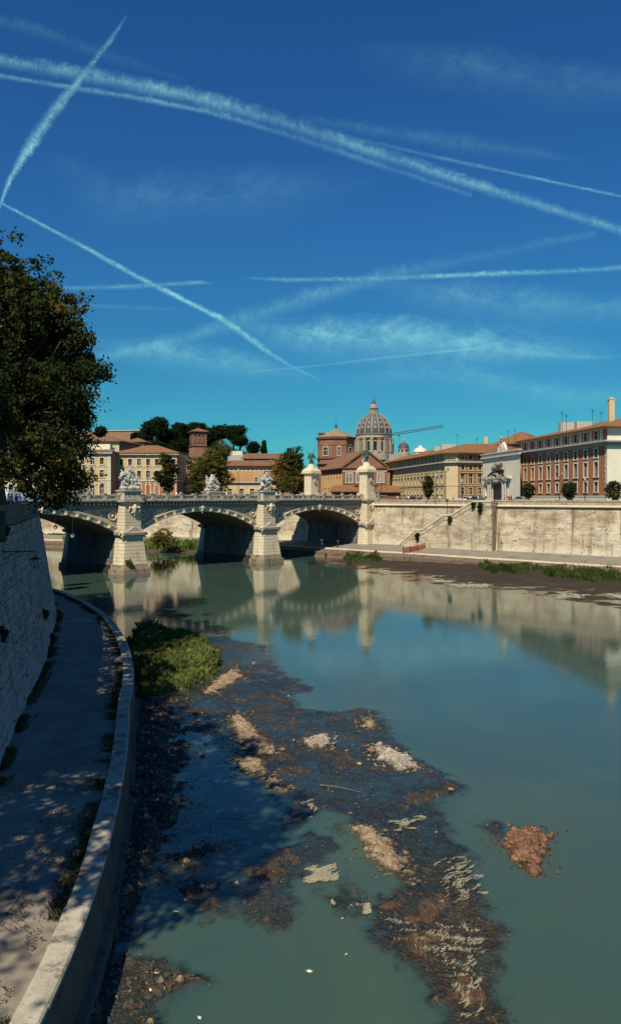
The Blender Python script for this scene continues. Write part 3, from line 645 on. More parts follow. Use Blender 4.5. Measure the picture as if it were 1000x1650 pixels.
# foot-of-wall weeds
wn_=normals2(WC);wsn=np.concatenate([[0],np.cumsum(np.linalg.norm(np.diff(WC,axis=0),axis=1))])
s_=r.uniform(0,wsn[-1],9000);of=np.abs(r.randn(9000))*.2;x=np.interp(s_,wsn,WC[:,0])+np.interp(s_,wsn,wn_[:,0])*of;y=np.interp(s_,wsn,WC[:,1])+np.interp(s_,wsn,wn_[:,1])*of
k=fbm(s_*.4,s_*0,3,7)>.48
blades('wall_foot_weeds',x[k],y[k],np.full(k.sum(),2.0),.25,.02,18,m_weedg,'dry weeds growing at the foot of the tall left wall',lean=.9)
# fallen leaves on path
m_fl=[flat('fallen_leaf_brown',(.16,.07,.025)),flat('fallen_leaf_dark',(.07,.04,.02)),flat('fallen_leaf_tan',(.28,.18,.08))]
n=14000;s_=16+(r.rand(n)**1.6)*60;of=-1.0-np.abs(r.randn(n))*1.3;x=np.interp(s_,ks,KC[:,0])+np.interp(s_,ks,Kn[:,0])*of;y=np.interp(s_,ks,KC[:,1])+np.interp(s_,ks,Kn[:,1])*of
k=(fbm(x*.9,y*.9,3,4)>.46);x=x[k];y=y[k];m_=len(x);a=r.rand(m_)*6.28;sz=r.uniform(.02,.05,m_)
V=np.zeros((m_,4,3))
for j in range(4):
    V[:,j,0]=x+np.cos(a+j*1.57)*sz*(1 if j%2 else .6);V[:,j,1]=y+np.sin(a+j*1.57)*sz*(1 if j%2 else .6);V[:,j,2]=2.012+r.rand(m_)*.02
me=npmesh('fallen_leaves',V.reshape(-1,3),np.arange(m_)[:,None]*4+np.arange(4),m_fl);me.polygons.foreach_set('material_index',r.randint(0,3,m_).astype(np.int32));tag(link('fallen_leaves',me),'brown fallen leaves scattered over the quay path',kind='stuff')
# tall wall --------------------------------------------------
lw=empty('embankment_wall',(0,0,0),0,'tall shaded stone embankment wall curving along the left quay','wall')
BAT=.16;ZT=11.55
def off(z): return -(z-2)*BAT
sweep('wall_core',WC,[(.0-.06,1.8),(off(ZT)-.06,ZT),(-3.6,ZT)],m_mortar,lw)
sweep('parapet',WC,[(off(ZT)+.02,ZT-.15),(off(ZT)+.06,ZT+.02),(off(ZT)-.04,ZT+.06),(off(ZT)-.06,12.32),(off(ZT)-.5,12.32),(off(ZT)-.5,11.2)],m_coping,lw,jit=.006)
def wp(s): return np.array([np.interp(s,wsn,WC[:,0]),np.interp(s,wsn,WC[:,1])])
def wnn(s):
    t=wp(s+.3)-wp(s-.3);t/=np.linalg.norm(t);return np.array([t[1],-t[0]]),t
# stone variants
svar=[]
for L in (.7,.95,1.2,1.5):
    for k in range(4):
        nx_,nz_=3,2;hgt=.47;vs=[];fs=[]
        for j in range(nz_+1):
            for i_ in range(nx_+1):
                edge=(i_ in(0,nx_)) or (j in(0,nz_))
                vs.append((-L/2+.016+(L-.032)*i_/nx_+(rr.uniform(-.012,.012) if edge else 0),-(rr.uniform(.0,.02) if edge else rr.uniform(.02,.075)),.013+(hgt-.026)*j/nz_+(rr.uniform(-.014,.014) if edge else 0)))
        W_=nx_+1
        for j in range(nz_):
            for i_ in range(nx_): fs.append((j*W_+i_,j*W_+i_+1,(j+1)*W_+i_+1,(j+1)*W_+i_))
        b=len(vs);ring=[0,1,2,3,7,11,10,9,8,4]
        for q in ring: vs.append((vs[q][0],.14,vs[q][2]))
        for q in range(10):
            a_,b_=ring[q],ring[(q+1)%10];fs.append((b_,a_,b+q,b+(q+1)%10))
        me=bpy.data.meshes.new('stone_block');me.from_pydata(vs,[],fs);me.materials.append(m_lstone[k%3]);me.update();svar.append((L,me))
allst=[];z=2.0;row=0
while z<ZT-.3:
    s=rr.uniform(0,.6)
    while s<wsn[-1]-1:
        L,me=rr.choice(svar);c=s+L/2
        if c>wsn[-1]-1:break
        allst.append((c,z,me,L));s+=L
    z+=.47*math.cos(math.atan(BAT));row+=1
def stM(c,z):
    n,t=wnn(c);p=wp(c)+n*off(z);up=Vector((-n[0]*BAT,-n[1]*BAT,1)).normalized();T=Vector((t[0],t[1],0));Nn=up.cross(T);Y=-(T.cross(up))  # outward = right of travel
    out=Vector((n[0],n[1],0));Yl=(T.cross(up)).normalized()
    if Yl.dot(out)>0: Yl=-Yl
    Xl=Yl.cross(up).normalized()
    M=Matrix((( Xl.x,Yl.x,up.x,p[0]),(Xl.y,Yl.y,up.y,p[1]),(Xl.z,Yl.z,up.z,z),(0,0,0,1)))
    return M
vis=[]
for t in allst:
    n,_=wnn(t[0]);p=wp(t[0])+n*off(t[1]);pxx=500+p[0]/p[1]*F;D=p[1];vis.append((0 if (pxx>-3 and D<76) else 1,D,t))
vis.sort(key=lambda q:(q[0],q[1]))
first=vis[:300];rest=vis[300:]
for _,_,(c,z,me,L) in first:
    o=link('stone_block',me,lw);o.matrix_local=stM(c,z)
VV=[];FF=[];MM=[];o_=0
cache={}
for _,_,(c,z,me,L) in rest:
    if me.name not in cache: cache[me.name]=(np.array([v.co[:] for v in me.vertices]),[list(p.vertices) for p in me.polygons],svar.index((L,me))%3)
    V,Fa,mi=cache[me.name];M=np.array(stM(c,z));W=V@M[:3,:3].T+M[:3,3];VV.append(W);FF.append(np.array(Fa)+o_);MM+=[mi]*len(Fa);o_+=len(V)
me=npmesh('stone_courses',np.concatenate(VV),np.concatenate(FF),m_lstone);me.polygons.foreach_set('material_index',MM);o=link('stone_courses',me,lw);o['kind']='stuff'
# coping slabs of the parapet
s=0
while s<wsn[-1]-2:
    L=rr.uniform(1.3,1.7);a,b=s+.006,s+L-.006;mb=MB();pts=[]
    for t in (a,b):
        n,_=wnn(t);p=wp(t)
        for of,zz in ((off(ZT)-.56,12.32),(off(ZT)-.56,12.5),(off(ZT)+.0,12.5),(off(ZT)+.0,12.32)): pts.append((*(p+n*of),zz))
    mb.add(pts,[(0,4,5,1),(1,5,6,2),(2,6,7,3),(3,7,4,0),(0,1,2,3),(7,6,5,4)]);mb.build('coping_stone',m_coping,lw);s+=L
# unseen return wall near the camera, set back so sun reaches the quay path
rw=empty('embankment_wall',(-11.4,27.2,2),0,'unseen stone return wall added at far left, set back to let sun onto the quay','wall')
RC=np.array([(-31,-30),(-31,20),(-30.5,24),(-29,26.6),(-26,27.3),(-16,27.3),(-11.6,27.25)])
RCs=smoothpts(RC,1.5)
o=sweep('wall_face',RCs,[(.0,1.8),(-1.5,ZT+.9),(-2.0,ZT+.9),(-2.0,ZT-.3)],m_coping,None);o.parent=rw;o.location=(11.4,-27.2,-2)
# lanterns
m_iron=simple('black_iron',(.02,.02,.022),.5,.2,3,0,9,spec=.5);m_lglass=simple('frosted_lantern_glass',(.45,.47,.48),.25,.1,3,0,9,spec=.5)
def lantern_body(root,s=1.0):
    mb=MB();mb.lathe([(.001,.62*s),(.05*s,.6*s),(.04*s,.54*s),(.08*s,.5*s),(.30*s,.40*s),(.31*s,.37*s),(.02,.37*s)],8);mb.build('lantern_cap',m_iron,root)
    g=MB();g.prism([(-.15*s,-.15*s),(.15*s,-.15*s),(.15*s,.15*s),(-.15*s,.15*s)],0,.365*s,[(-.23*s,-.23*s),(.23*s,-.23*s),(.23*s,.23*s),(-.23*s,.23*s)]);g.build('lantern_glass',m_lglass,root)
    f=MB()
    for a,b in ((1,1),(1,-1),(-1,1),(-1,-1)): f.tube((a*.155*s,b*.155*s,-.02*s),(a*.235*s,b*.235*s,.37*s),.018*s,n=4)
    for a,b in (((-1,0),(1,0)),((0,-1),(0,1))):
        for k in (-1,1):
            q=(b[1]-a[1])/2
            f.tube((.16*s*k if q else 0,.16*s*k if not q else 0,0),(.235*s*k if q else 0,.235*s*k if not q else 0,.37*s),.012*s,n=4)
    f.lathe([(.001,-.10*s),(.05*s,-.06*s),(.17*s,-.03*s),(.17*s,.0)],8);f.build('lantern_frame',m_iron,root)
def wall_lantern(c,reach,z,label):
    n,t=wnn(c);p=wp(c)+n*off(z+1);q=wp(c)+n*(off(z+1)+reach)
    r0=empty('wall_lantern',(q[0],q[1],z),0,label,'lantern','iron lanterns on brackets along the left wall')
    lantern_body(r0,1.0)
    mb=MB();d=Vector((p[0]-q[0],p[1]-q[1],0));mb.tube((0,0,.6),(0,0,.82),.02,n=5);mb.tube((0,0,.8),(d.x,d.y,.8),.03,n=5)
    prev=None
    for k in range(9):
        t=k/8;u=.35+.65*t;pt=Vector((d.x*u,d.y*u,.8-.55*t*t))
        if prev: mb.tube(prev,pt,.02,n=4)
        prev=pt
    for a in range(10):
        t0=a/10*5;t1=(a+1)/10*5;f=lambda t:(d.x*(.72)+d.normalized().x*.13*math.cos(t)*(1-t/7),d.y*.72+d.normalized().y*.13*math.cos(t)*(1-t/7),.62+.13*math.sin(t)*(1-t/7));mb.tube(f(t0),f(t1),.015,n=4)
    mb.build('bracket',m_iron,r0)
wall_lantern(14.6,1.7,9.25,'black iron lantern hanging from a bracket on the left wall, the nearest one')
wall_lantern(66,1.5,9.5,'small iron lantern on a bracket at the far end of the left wall')
# ================================================================ STREETS AND HILLS
def groundmat():
    m=NT('street');v=m.co('Position');n=m.noise(v,.3,6,.6)
    m.bsdf(m.ramp(n,[(.3,(.07,.068,.065)),(.7,(.13,.125,.115))]),.9,None,.2);return m.mat
m_street=groundmat()
SZ=11.6
RWl=[(104,-60),(104,30),(100,70),(88,98),(72,118),(54.6,135.4),(36.9,152.5),(19.2,170),(13.2,175.2)]
RWf=[(-.6,186.0),(-6,189),(-18,196),(-36,203),(-66,213),(-110,240),(-160,285),(-205,335)]
RWC=smoothpts(RWl,2.5)[::-1];RWF=smoothpts(RWf,3)
poly=[(p[0]+.8,p[1]+.8) for p in RWl]+[(p[0],p[1]+1) for p in RWf]+[(-3000,3000),(-3000,9000),(5000,9000),(5000,-60)]
mb=MB();mb.add([(x,y,SZ) for x,y in poly],[tuple(range(len(poly)))]);tag(mb.build('street',m_street),'asphalt riverside street on the right bank',kind='structure')
lt=[tuple(p) for p in (WC+normals2(WC)*(off(ZT)-.3))[::4]]
poly=[(-3000,-200),(-30,-200),(-32,26)]+lt[1:]+[(-53.5,110),(-66,122),(-120,165),(-230,240),(-3000,2600)]
mb=MB();mb.add([(x,y,SZ) for x,y in poly],[tuple(range(len(poly)))]);tag(mb.build('street',m_street),'riverside street on the left bank under the plane trees',kind='structure')
lbw=empty('embankment_wall',(-53.5,110,0),0,'left bank embankment wall upstream of the bridge','wall')
o=sweep('wall_face',np.array([(-53.5,110),(-66,122),(-120,165),(-230,240)]),[(1,-1),(0,SZ),(0,12.5),(-.6,12.5),(-.6,SZ)],m_rwall);o.parent=lbw;o.location=(53.5,-110,0)
# hill behind
X,Y=np.meshgrid(np.linspace(-420,60,80),np.linspace(300,900,50))
hh=SZ+38*sstep(310,480,Y)*sstep(30,-60,X)*(.8+.35*fbm(X*.01,Y*.01,3,5))
m_hill=simple('hill_scrub',(.045,.06,.025),.95,.5,.08,.5,1,coord='Position')
tag(link('hill',npmesh('hill',np.stack([X,Y,hh-.6],-1).reshape(-1,3),gridfaces(X),m_hill,True)),'green hill behind the roofs on the left',kind='structure')
# ================================================================ RIGHT EMBANKMENT
rwall=empty('embankment_wall',(15,172,0),0,'long sunlit travertine embankment wall with a staircase on the right bank','wall')
def par0(o,root):
    o.parent=root;o.location=tuple(-c for c in root.location);return o
m_parap=simple('parapet_stone',(.42,.35,.26),.9,.4,.9,.6,6,stain=((.13,.08,.05),.52,1.2),coord='Position')
par0(sweep('wall_face',RWC,[(.95,1.0),(0.0,11.0)],m_rwall),rwall)
par0(sweep('cordon',RWC,[(-.1,10.95),(.42,11.0),(.46,11.15),(.30,11.3),(-.05,11.36)],m_trav),rwall)
par0(sweep('parapet',RWC,[(-.05,11.3),(-.05,12.02),(.04,12.04),(.04,12.3),(-.55,12.32),(-.55,11.3)],m_parap,jit=.01),rwall)
fw=empty('embankment_wall',(-36,203,0),0,'pale embankment wall of the far bank seen through the bridge arches','wall')
par0(sweep('wall_face',RWF,[(-.95,1.0),(0,11.3),(.2,11.3),(.2,12.3),(.8,12.3),(.8,11)],m_rwall),fw)
# quay
m_quay=simple('quay_pavement',(.23,.205,.165),.95,.25,.5,.4,5,stain=((.10,.07,.045),.55,.35),coord='Position')
QC=smoothpts(RWl[2:]+[(12.2,176.2),(1.5,186.5),(-6,189),(-18,196),(-36,203),(-66,213),(-110,240),(-205,335)],2.5)[::-1]
tag(sweep('quay_path',QC,[(.2,2.4),(2.5,2.32),(10.6,1.62)],m_quay),'long pale quay pavement at the foot of the right embankment wall',kind='structure')
qk=empty('quay_kerb',(30,140,0),0,'pale stone edge of the right bank quay','kerb')
par0(sweep('kerb_edge',QC,[(10.55,1.6),(10.55,1.74),(11.2,1.72),(11.25,1.4)],m_trav,jit=.01),qk)
m_qslope=simple('quay_slope',(.17,.12,.085),.95,.35,.8,.6,4,stain=((.04,.03,.025),.52,.8),coord='Position')
par0(sweep('kerb_slope',QC,[(11.2,1.5),(13.6,.95),(13.65,.3),(14.2,-.1),(15.0,-1.8)],m_qslope,jit=.06),qk)
r=np.random.RandomState(5)
qs=np.concatenate([[0],np.cumsum(np.linalg.norm(np.diff(QC,axis=0),axis=1))]);Qn=normals2(QC)
def along(s_,of,P=QC,S=qs,N=Qn): return np.interp(s_,S,P[:,0])+np.interp(s_,S,N[:,0])*of,np.interp(s_,S,P[:,1])+np.interp(s_,S,N[:,1])*of
s_=r.uniform(0,190,9000);of=.6+np.abs(r.randn(9000))*.8;x,y=along(s_,of);k=fbm(s_*.15,of,3,2)>.4
blades('wall_foot_weeds',x[k],y[k],np.full(k.sum(),2.33),.5,.06,3,m_weedg,'dry weeds along the foot of the right embankment wall',lean=.6)
s_=r.uniform(0,150,5000);of=13.8+r.randn(5000)*.5;x,y=along(s_,of);k=fbm(s_*.1,s_*0,3,12)>.52
blades('quay_edge_weeds',x[k],y[k],np.full(k.sum(),.3),.6,.07,4,m_grass,'green tufts below the edge of the right quay',lean=.5)
# staircase in front of the wall
st=empty('river_staircase',(30,158,0),0,'long stone staircase ramp descending leftwards along the right embankment wall','staircase')
RD=np.array((.715,-.70));RN=np.array((-.70,-.715));RP0=np.array((19.2,170.))
def onwall(px,o_):  # distance along the wall line where pixel column px meets the plane o_ metres in front
    q=RP0+RN*o_;k=(px-500)/F
    return (k*q[1]-q[0])/(RD[0]-k*RD[1])
OF=2.6
prof=[]
for px,py in [(643,876),(669,853),(680,852),(714,829),(727,828),(762,806.5),(791,806)]:
    t=onwall(px,OF);q=RP0+RN*OF+RD*t;prof.append((t,ZP(py,q[1])))
def stair_strip(name,o0,o1,zt,zb,mat):
    vs=[];fs=[]
    for t,z in prof:
        for o_ in (o0,o1):
            q=RP0+RN*o_+RD*t;vs+=[(q[0],q[1],max(z+zb,1.9) if zb is not None else 1.9),(q[0],q[1],max(z+zt,1.95))]
    n=len(prof)
    for i in range(n-1):
        a=i*4;b=a+4;fs+=[(a+2,b+2,b+3,a+3),(b,a,a+1,b+1),(a+1,a+3,b+3,b+1),(a,b,b+2,a+2)]
    fs+=[(0,2,3,1),((n-1)*4,(n-1)*4+1,(n-1)*4+3,(n-1)*4+2)]
    me=bpy.data.meshes.new(name);me.from_pydata(vs,[],fs);me.materials.append(mat)
    l=me.uv_layers.new(name='UVMap')
    for p in me.polygons:
        for li,vi in zip(p.loop_indices,p.vertices):
            v=me.vertices[vi].co;l.data[li].uv=((v.x-RP0[0])*RD[0]+(v.y-RP0[1])*RD[1],v.z)
    return par0(link(name,me),st)
stair_strip('ramp_wall',.6,OF,-.32,None,m_rwall)
stair_strip('string_course',OF-.1,OF+.07,-1.05,-1.25,m_travd)
stair_strip('coping',OF-.45,OF+.12,0,-.34,m_trav)
# steps between
mb=MB()
tt=[p[0] for p in prof];zz=[p[1] for p in prof]
for k in range(60):
    t=tt[0]+(tt[-1]-tt[0])*k/60;t2=tt[0]+(tt[-1]-tt[0])*(k+1)/60;z=float(np.interp(t2,tt,zz))-1.0
    a=RP0+RN*.1+RD*t;b=RP0+RN*.1+RD*t2;c=RP0+RN*(OF-.45)+RD*t2;d=RP0+RN*(OF-.45)+RD*t
    if z>2: mb.prism([tuple(a),tuple(d),tuple(c),tuple(b)],1.9,z)
par0(mb.build('steps',m_travd),st)
# ================================================================ BRIDGE
BO=(-31.3,131.5,0);BA=math.atan2(.7087,.7055);SP=31.04;BW=16.0
br=empty('bridge',BO,BA,'three arched travertine bridge with balustrade and sculpted piers spanning the river','bridge')
ZS=6.7;ZCR=10.25;HS=13.5
def arc_z(x,dz=0):  # intrados height at distance x from arch centre, radius offset dz
    rise=ZCR-ZS;Rr=(HS*HS+rise*rise)/(2*rise);return ZCR-Rr+math.sqrt(max(0,(Rr+dz)**2-x*x))
def arcpt(t,dz=0):
    rise=ZCR-ZS;Rr=(HS*HS+rise*rise)/(2*rise);a=math.asin(HS/Rr)*t;return ((Rr+dz)*math.sin(a),ZCR-Rr+(Rr+dz)*math.cos(a))
NA=40
for ia in range(3):
    cx=(ia-.5)*SP
    part=MB()
    # spandrel faces front/back
    for y0,sg in ((0,1),(BW,-1)):
        vs=[];
        for k in range(NA+1):
            x=-HS-2.0+ (2*HS+4.0)*k/NA;xz=arc_z(x) if abs(x)<HS else ZS-.3
            vs+=[(cx+x,y0,max(xz,ZS-.3)+(.3 if abs(x)<HS else 0)),(cx+x,y0,12.2)]
        fs=[(2*k,2*k+2,2*k+3,2*k+1) if sg>0 else (2*k,2*k+1,2*k+3,2*k+2) for k in range(NA)]
        part.add(vs,fs)
    sp=part.build('spandrel',m_trav_band,br)
    v=MB();vs=[];
    for k in range(NA+1):
        x,z=arcpt(2*k/NA-1);
        for y in (0.02,BW/4,BW/2,BW*3/4,BW-.02): vs.append((cx+x,y,z))
    fs=[(k*5+j,k*5+j+1,(k+1)*5+j+1,(k+1)*5+j) for k in range(NA) for j in range(4)]
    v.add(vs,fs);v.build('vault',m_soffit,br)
    for y0,sg,nm in ((0,-1,'arch_ring'),(BW,1,'arch_ring')):
        rg=MB();pr=[(-.02,.0),(-.02,.30),(.26,.34),(.30,.22),(.62,.20),(.66,.42),(.92,.48),(1.0,.44),(1.02,.0)]
        vs=[];fs=[];m=len(pr)
        for k in range(NA+1):
            for d,o_ in pr:
                x,z=arcpt(2*k/NA-1,d);vs.append((cx+x,y0+sg*o_,z))
        for k in range(NA):
            for j in range(m-1): fs.append((k*m+j,k*m+j+1,(k+1)*m+j+1,(k+1)*m+j) if sg<0 else (k*m+j,(k+1)*m+j,(k+1)*m+j+1,k*m+j+1))
        rg.add(vs,fs);ro=rg.build(nm,m_trav,br)
        if sg<0:
            for k in range(1,14):
                if k==7: continue
                x,z=arcpt(2*k/14-1,.42);a=math.asin(max(-1,min(1,x/26)));bo=MB()
                M=Matrix.Translation((cx+x,-.35,z))@Matrix.Rotation(a,4,'Y')
                bo.box(-.22,.22,-.22,.1,-.34,.26,M);q=M@Vector((0,-.2,-.22));bo.ball(q,.2,6);bo.build('boss',m_trav,ro)
    # roundels and spandrel panels
    for s_ in (-1,1):
        md=MB();x0=cx+s_*(HS-.9);z0=9.75
        def P(x,z,r0=.0): return (x,-.12,z)
        for k in range(20):
            a=2*math.pi*k/20;b=2*math.pi*(k+1)/20;md.tube((x0+.72*math.cos(a),-.16,z0+.72*math.sin(a)),(x0+.72*math.cos(b),-.16,z0+.72*math.sin(b)),.17,n=6,caps=False)
        md.ball((x0,-.05,z0),.38,8)
        # raised triangular panel frame following the arch
        pts=[(x0+s_*.95,8.2+.15),(x0+s_*.95,10.75),(x0-s_*5.8,10.75)]
        arcp=[]
        for t in (.50,.6,.7,.8,.88): 
            x,z=arcpt(t*s_,1.25);arcp.append((cx+x,z))
        lp=[pts[0],pts[1],(arcp[0][0],10.75)]+arcp+[pts[0]]
        for a,b in zip(lp,lp[1:]): md.tube((a[0],-.06,a[1]),(b[0],-.06,b[1]),.11,n=5)
        rr2=random.Random(ia*3+s_)
        for k in range(26):
            t=rr2.uniform(.5,.8);x,z=arcpt(t*s_,rr2.uniform(1.5,2.0));z=min(z,10.5);md.ball((cx+x,-.03,z),rr2.uniform(.1,.24),6)
        md.build('medallion',m_trav,br)
# band above arches, cornice, brackets
mb=MB();L0,L1=-SP-14,SP*2+2.6
mb.box(L0,L1,-.12,BW+.12,11.05,12.15);mb.box(L0,L1,-.3,-.02,10.95,11.12);mb.build('frieze',m_trav_band,br)
mb=MB()
mb.box(L0,L1,-1.0,BW+1.0,12.2,12.42);mb.box(L0,L1,-.86,BW+.86,12.06,12.198);mb.build('cornice',m_travd,br)
mb=MB();k=L0
while k<L1: mb.box(k,k+.3,-.82,-.11,11.6,12.07);k+=.78
o=mb.build('bracket',m_trav_band,br);o['kind']='stuff'
mb=MB();mb.box(L0-4,L1+4,.4,BW-.4,12.0,12.3);mb.build('roadway',m_street,br)
# balustrades
m_bal=simple('balustrade_stone',(.52,.48,.38),.85,.35,1.5,.4,7,stain=((.09,.085,.075),.5,1.5),coord='Position')
PED=[0,SP]
def balustrade(y0):
    root=MB();root.box(L0,L1+4.2,y0-.24,y0+.24,12.42,12.60);root.box(L0,L1+4.2,y0-.26,y0+.26,13.12,13.30)
    o=root.build('balustrade',m_bal,br)
    k=L0+.5;mb=MB();n=0
    while k<L1+4:
        if n%8==0:
            p=MB();p.box(k-.3,k+.3,y0-.3,y0+.3,12.43,13.40);p.box(k-.36,k+.36,y0-.36,y0+.36,13.40,13.52)
            if n%16==0 and y0<0: p.ball((k,y0,13.66),.2,6)
            p.build('post',m_bal,o);k+=.55
        else: mb.lathe([(.10,12.6),(.13,12.68),(.06,12.78),(.13,12.92),(.07,13.04),(.1,13.12)],6,k,y0);k+=.36
        n+=1
    b=mb.build('balusters',m_bal,o);b['kind']='stuff'
balustrade(-.55);balustrade(BW+.55)
# piers
def chpoly(hw,pj,ch,y1=.0): return [(-hw,y1),(-hw,-pj+ch),(-hw+ch*.6,-pj),(hw-ch*.6,-pj),(hw,-pj+ch),(hw,y1)]
m_plinth=simple('pier_plinth',(.32,.25,.18),.95,.5,.9,.8,4,stain=((.05,.045,.03),.5,.9),coord='Position')
m_inner=simple('shaded_arch_stone',(.19,.18,.165),.9,.3,1,.5,5,stain=((.05,.05,.045),.5,.8),streak=True);m_wetbase=simple('wet_pier_base',(.035,.032,.028),.7,.4,2,.5,5)  # m_inner: pier stone darkened to paint in the shade under the arches
def pier(px,front=True,abut=False,rel=None):
    po=empty('pier',(px,0,0),0);po.parent=br
    body=MB();body.prism([(-2.0,-.0),(2.0,-.0),(2.0,BW),(-2.0,BW)],6.0,11.1)
    body.prism([(-3.0,-.4),(3.0,-.4),(3.0,BW+.4),(-3.0,BW+.4)],-1.5,3.0,[(-2.35,-.2),(2.35,-.2),(2.35,BW+.2),(-2.35,BW+.2)])
    body.prism([(-2.35,-.2),(2.35,-.2),(2.35,BW+.2),(-2.35,BW+.2)],3.001,6.6,[(-2.0,0),(2.0,0),(2.0,BW),(-2.0,BW)])
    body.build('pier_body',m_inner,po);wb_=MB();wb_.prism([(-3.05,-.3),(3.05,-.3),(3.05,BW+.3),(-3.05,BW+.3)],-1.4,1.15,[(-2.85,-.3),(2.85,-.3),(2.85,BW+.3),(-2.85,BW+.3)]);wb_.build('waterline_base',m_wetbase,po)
    # block courses on the shaded inner faces
    z=1.3;k=0;cb=MB()
    while z<6.2:
        hw=2.35+(3-z)*.22 if z<3 else 2.35-(z-3)*.1
        cb.box(-hw-.05,hw+.05,-.1,BW+.1,z+.03,z+.58);z+=.62
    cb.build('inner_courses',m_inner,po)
    sides=((-1,0),) if True else ()
    for fy in (0,1):
        def tr(poly): return poly if fy==0 else [(x,BW-y) for x,y in poly][::-1]
        # plinth
        mb=MB();mb.prism(tr(chpoly(3.35,3.3,1.2,.5)),-1.6,.75,tr(chpoly(3.3,3.2,1.2,.5)));mb.prism(tr(chpoly(2.95,2.9,1.0,.5)),.752,1.5,tr(chpoly(2.85,2.75,1.0,.5)))
        mb.build('plinth',m_plinth,po)
        z=1.5;n=8 if fy==0 else 8
        while z<6.05:
            f0=(z-1.5)/4.7;f1=(z+.60-1.5)/4.7;hw=lambda f:2.8-.5*f;pj=lambda f:2.65-.55*f
            mb=MB();mb.prism(tr(chpoly(hw(f0)-.0,pj(f0)-.0,.9)),z+.05,z+.60,tr(chpoly(hw(f1),pj(f1),.9)))
            mb.prism(tr(chpoly(hw(f0)-.09,pj(f0)-.09,.9)),z-.0,z+.049);mb.build('course',m_trav,po);z+=.605
        mb=MB();mb.prism(tr(chpoly(2.35,2.2,.9)),z,z+.18,tr(chpoly(2.75,2.6,.9)));z+=.18
        mb.prism(tr(chpoly(2.75,2.6,.9)),z+.001,z+.42,tr(chpoly(2.8,2.65,.9)));z+=.42
        mb.prism(tr(chpoly(2.7,2.55,.9)),z+.001,z+.55,tr(chpoly(2.15,2.0,.9)));z+=.55
        mb.build('ledge',m_travd,po)
        zc=z
        while zc<11.7:
            t=min(zc+.56,11.95)
            mb=MB();mb.prism(tr(chpoly(2.05,1.85,.8)),zc+.045,t);mb.prism(tr(chpoly(1.98,1.78,.8)),zc,zc+.044);mb.build('course',m_trav,po);zc+=.565
        mb=MB();mb.prism(tr(chpoly(2.1,1.95,.8)),zc,12.05);mb.prism(tr(chpoly(2.5,2.3,.8)),12.06,12.42);mb.build('capital',m_travd,po)
        mb=MB()
        if fy==0:
            # pediment cap over ledge
            mb.add([(-1.3,-2.4,z-.3),(1.3,-2.4,z-.3),(0,-2.35,z+.45),(-1.3,-1.8,z-.3),(1.3,-1.8,z-.3),(0,-1.8,z+.45)],[(0,1,2),(5,4,3),(0,2,5,3),(2,1,4,5),(1,0,3,4)])
            mb.build('gable_cap',m_travd,po)
    return po
pier_roots=[pier(px) for px in (-SP,0,SP,2*SP)]
# ---------------------------------------------------------------- carved work: remeshed figure groups
def remesh(prims,vox,name,mat,smooth=True,dec=None):
    mb=MB()
    for p in prims:
        if p[0]=='b': mb.ball(p[1],p[2],8,p[3] if len(p)>3 else 1)
        elif p[0]=='c': mb.tube(p[1],p[2],p[3],p[4],7);mb.ball(p[1],p[3],6);mb.ball(p[2],p[4],6)
        elif p[0]=='x': mb.box(*p[1:])
    me=mb.mesh(name+'_src',mat);o=bpy.data.objects.new('t',me);C.objects.link(o)
    md=o.modifiers.new('r','REMESH');md.mode='VOXEL';md.voxel_size=vox;md.use_smooth_shade=smooth
    s2=o.modifiers.new('s','SMOOTH');s2.factor=.5;s2.iterations=2
    dg=bpy.context.evaluated_depsgraph_get();nm=bpy.data.meshes.new_from_object(o.evaluated_get(dg));nm.name=name
    bpy.data.objects.remove(o);nm.materials.clear();nm.materials.append(mat);return nm
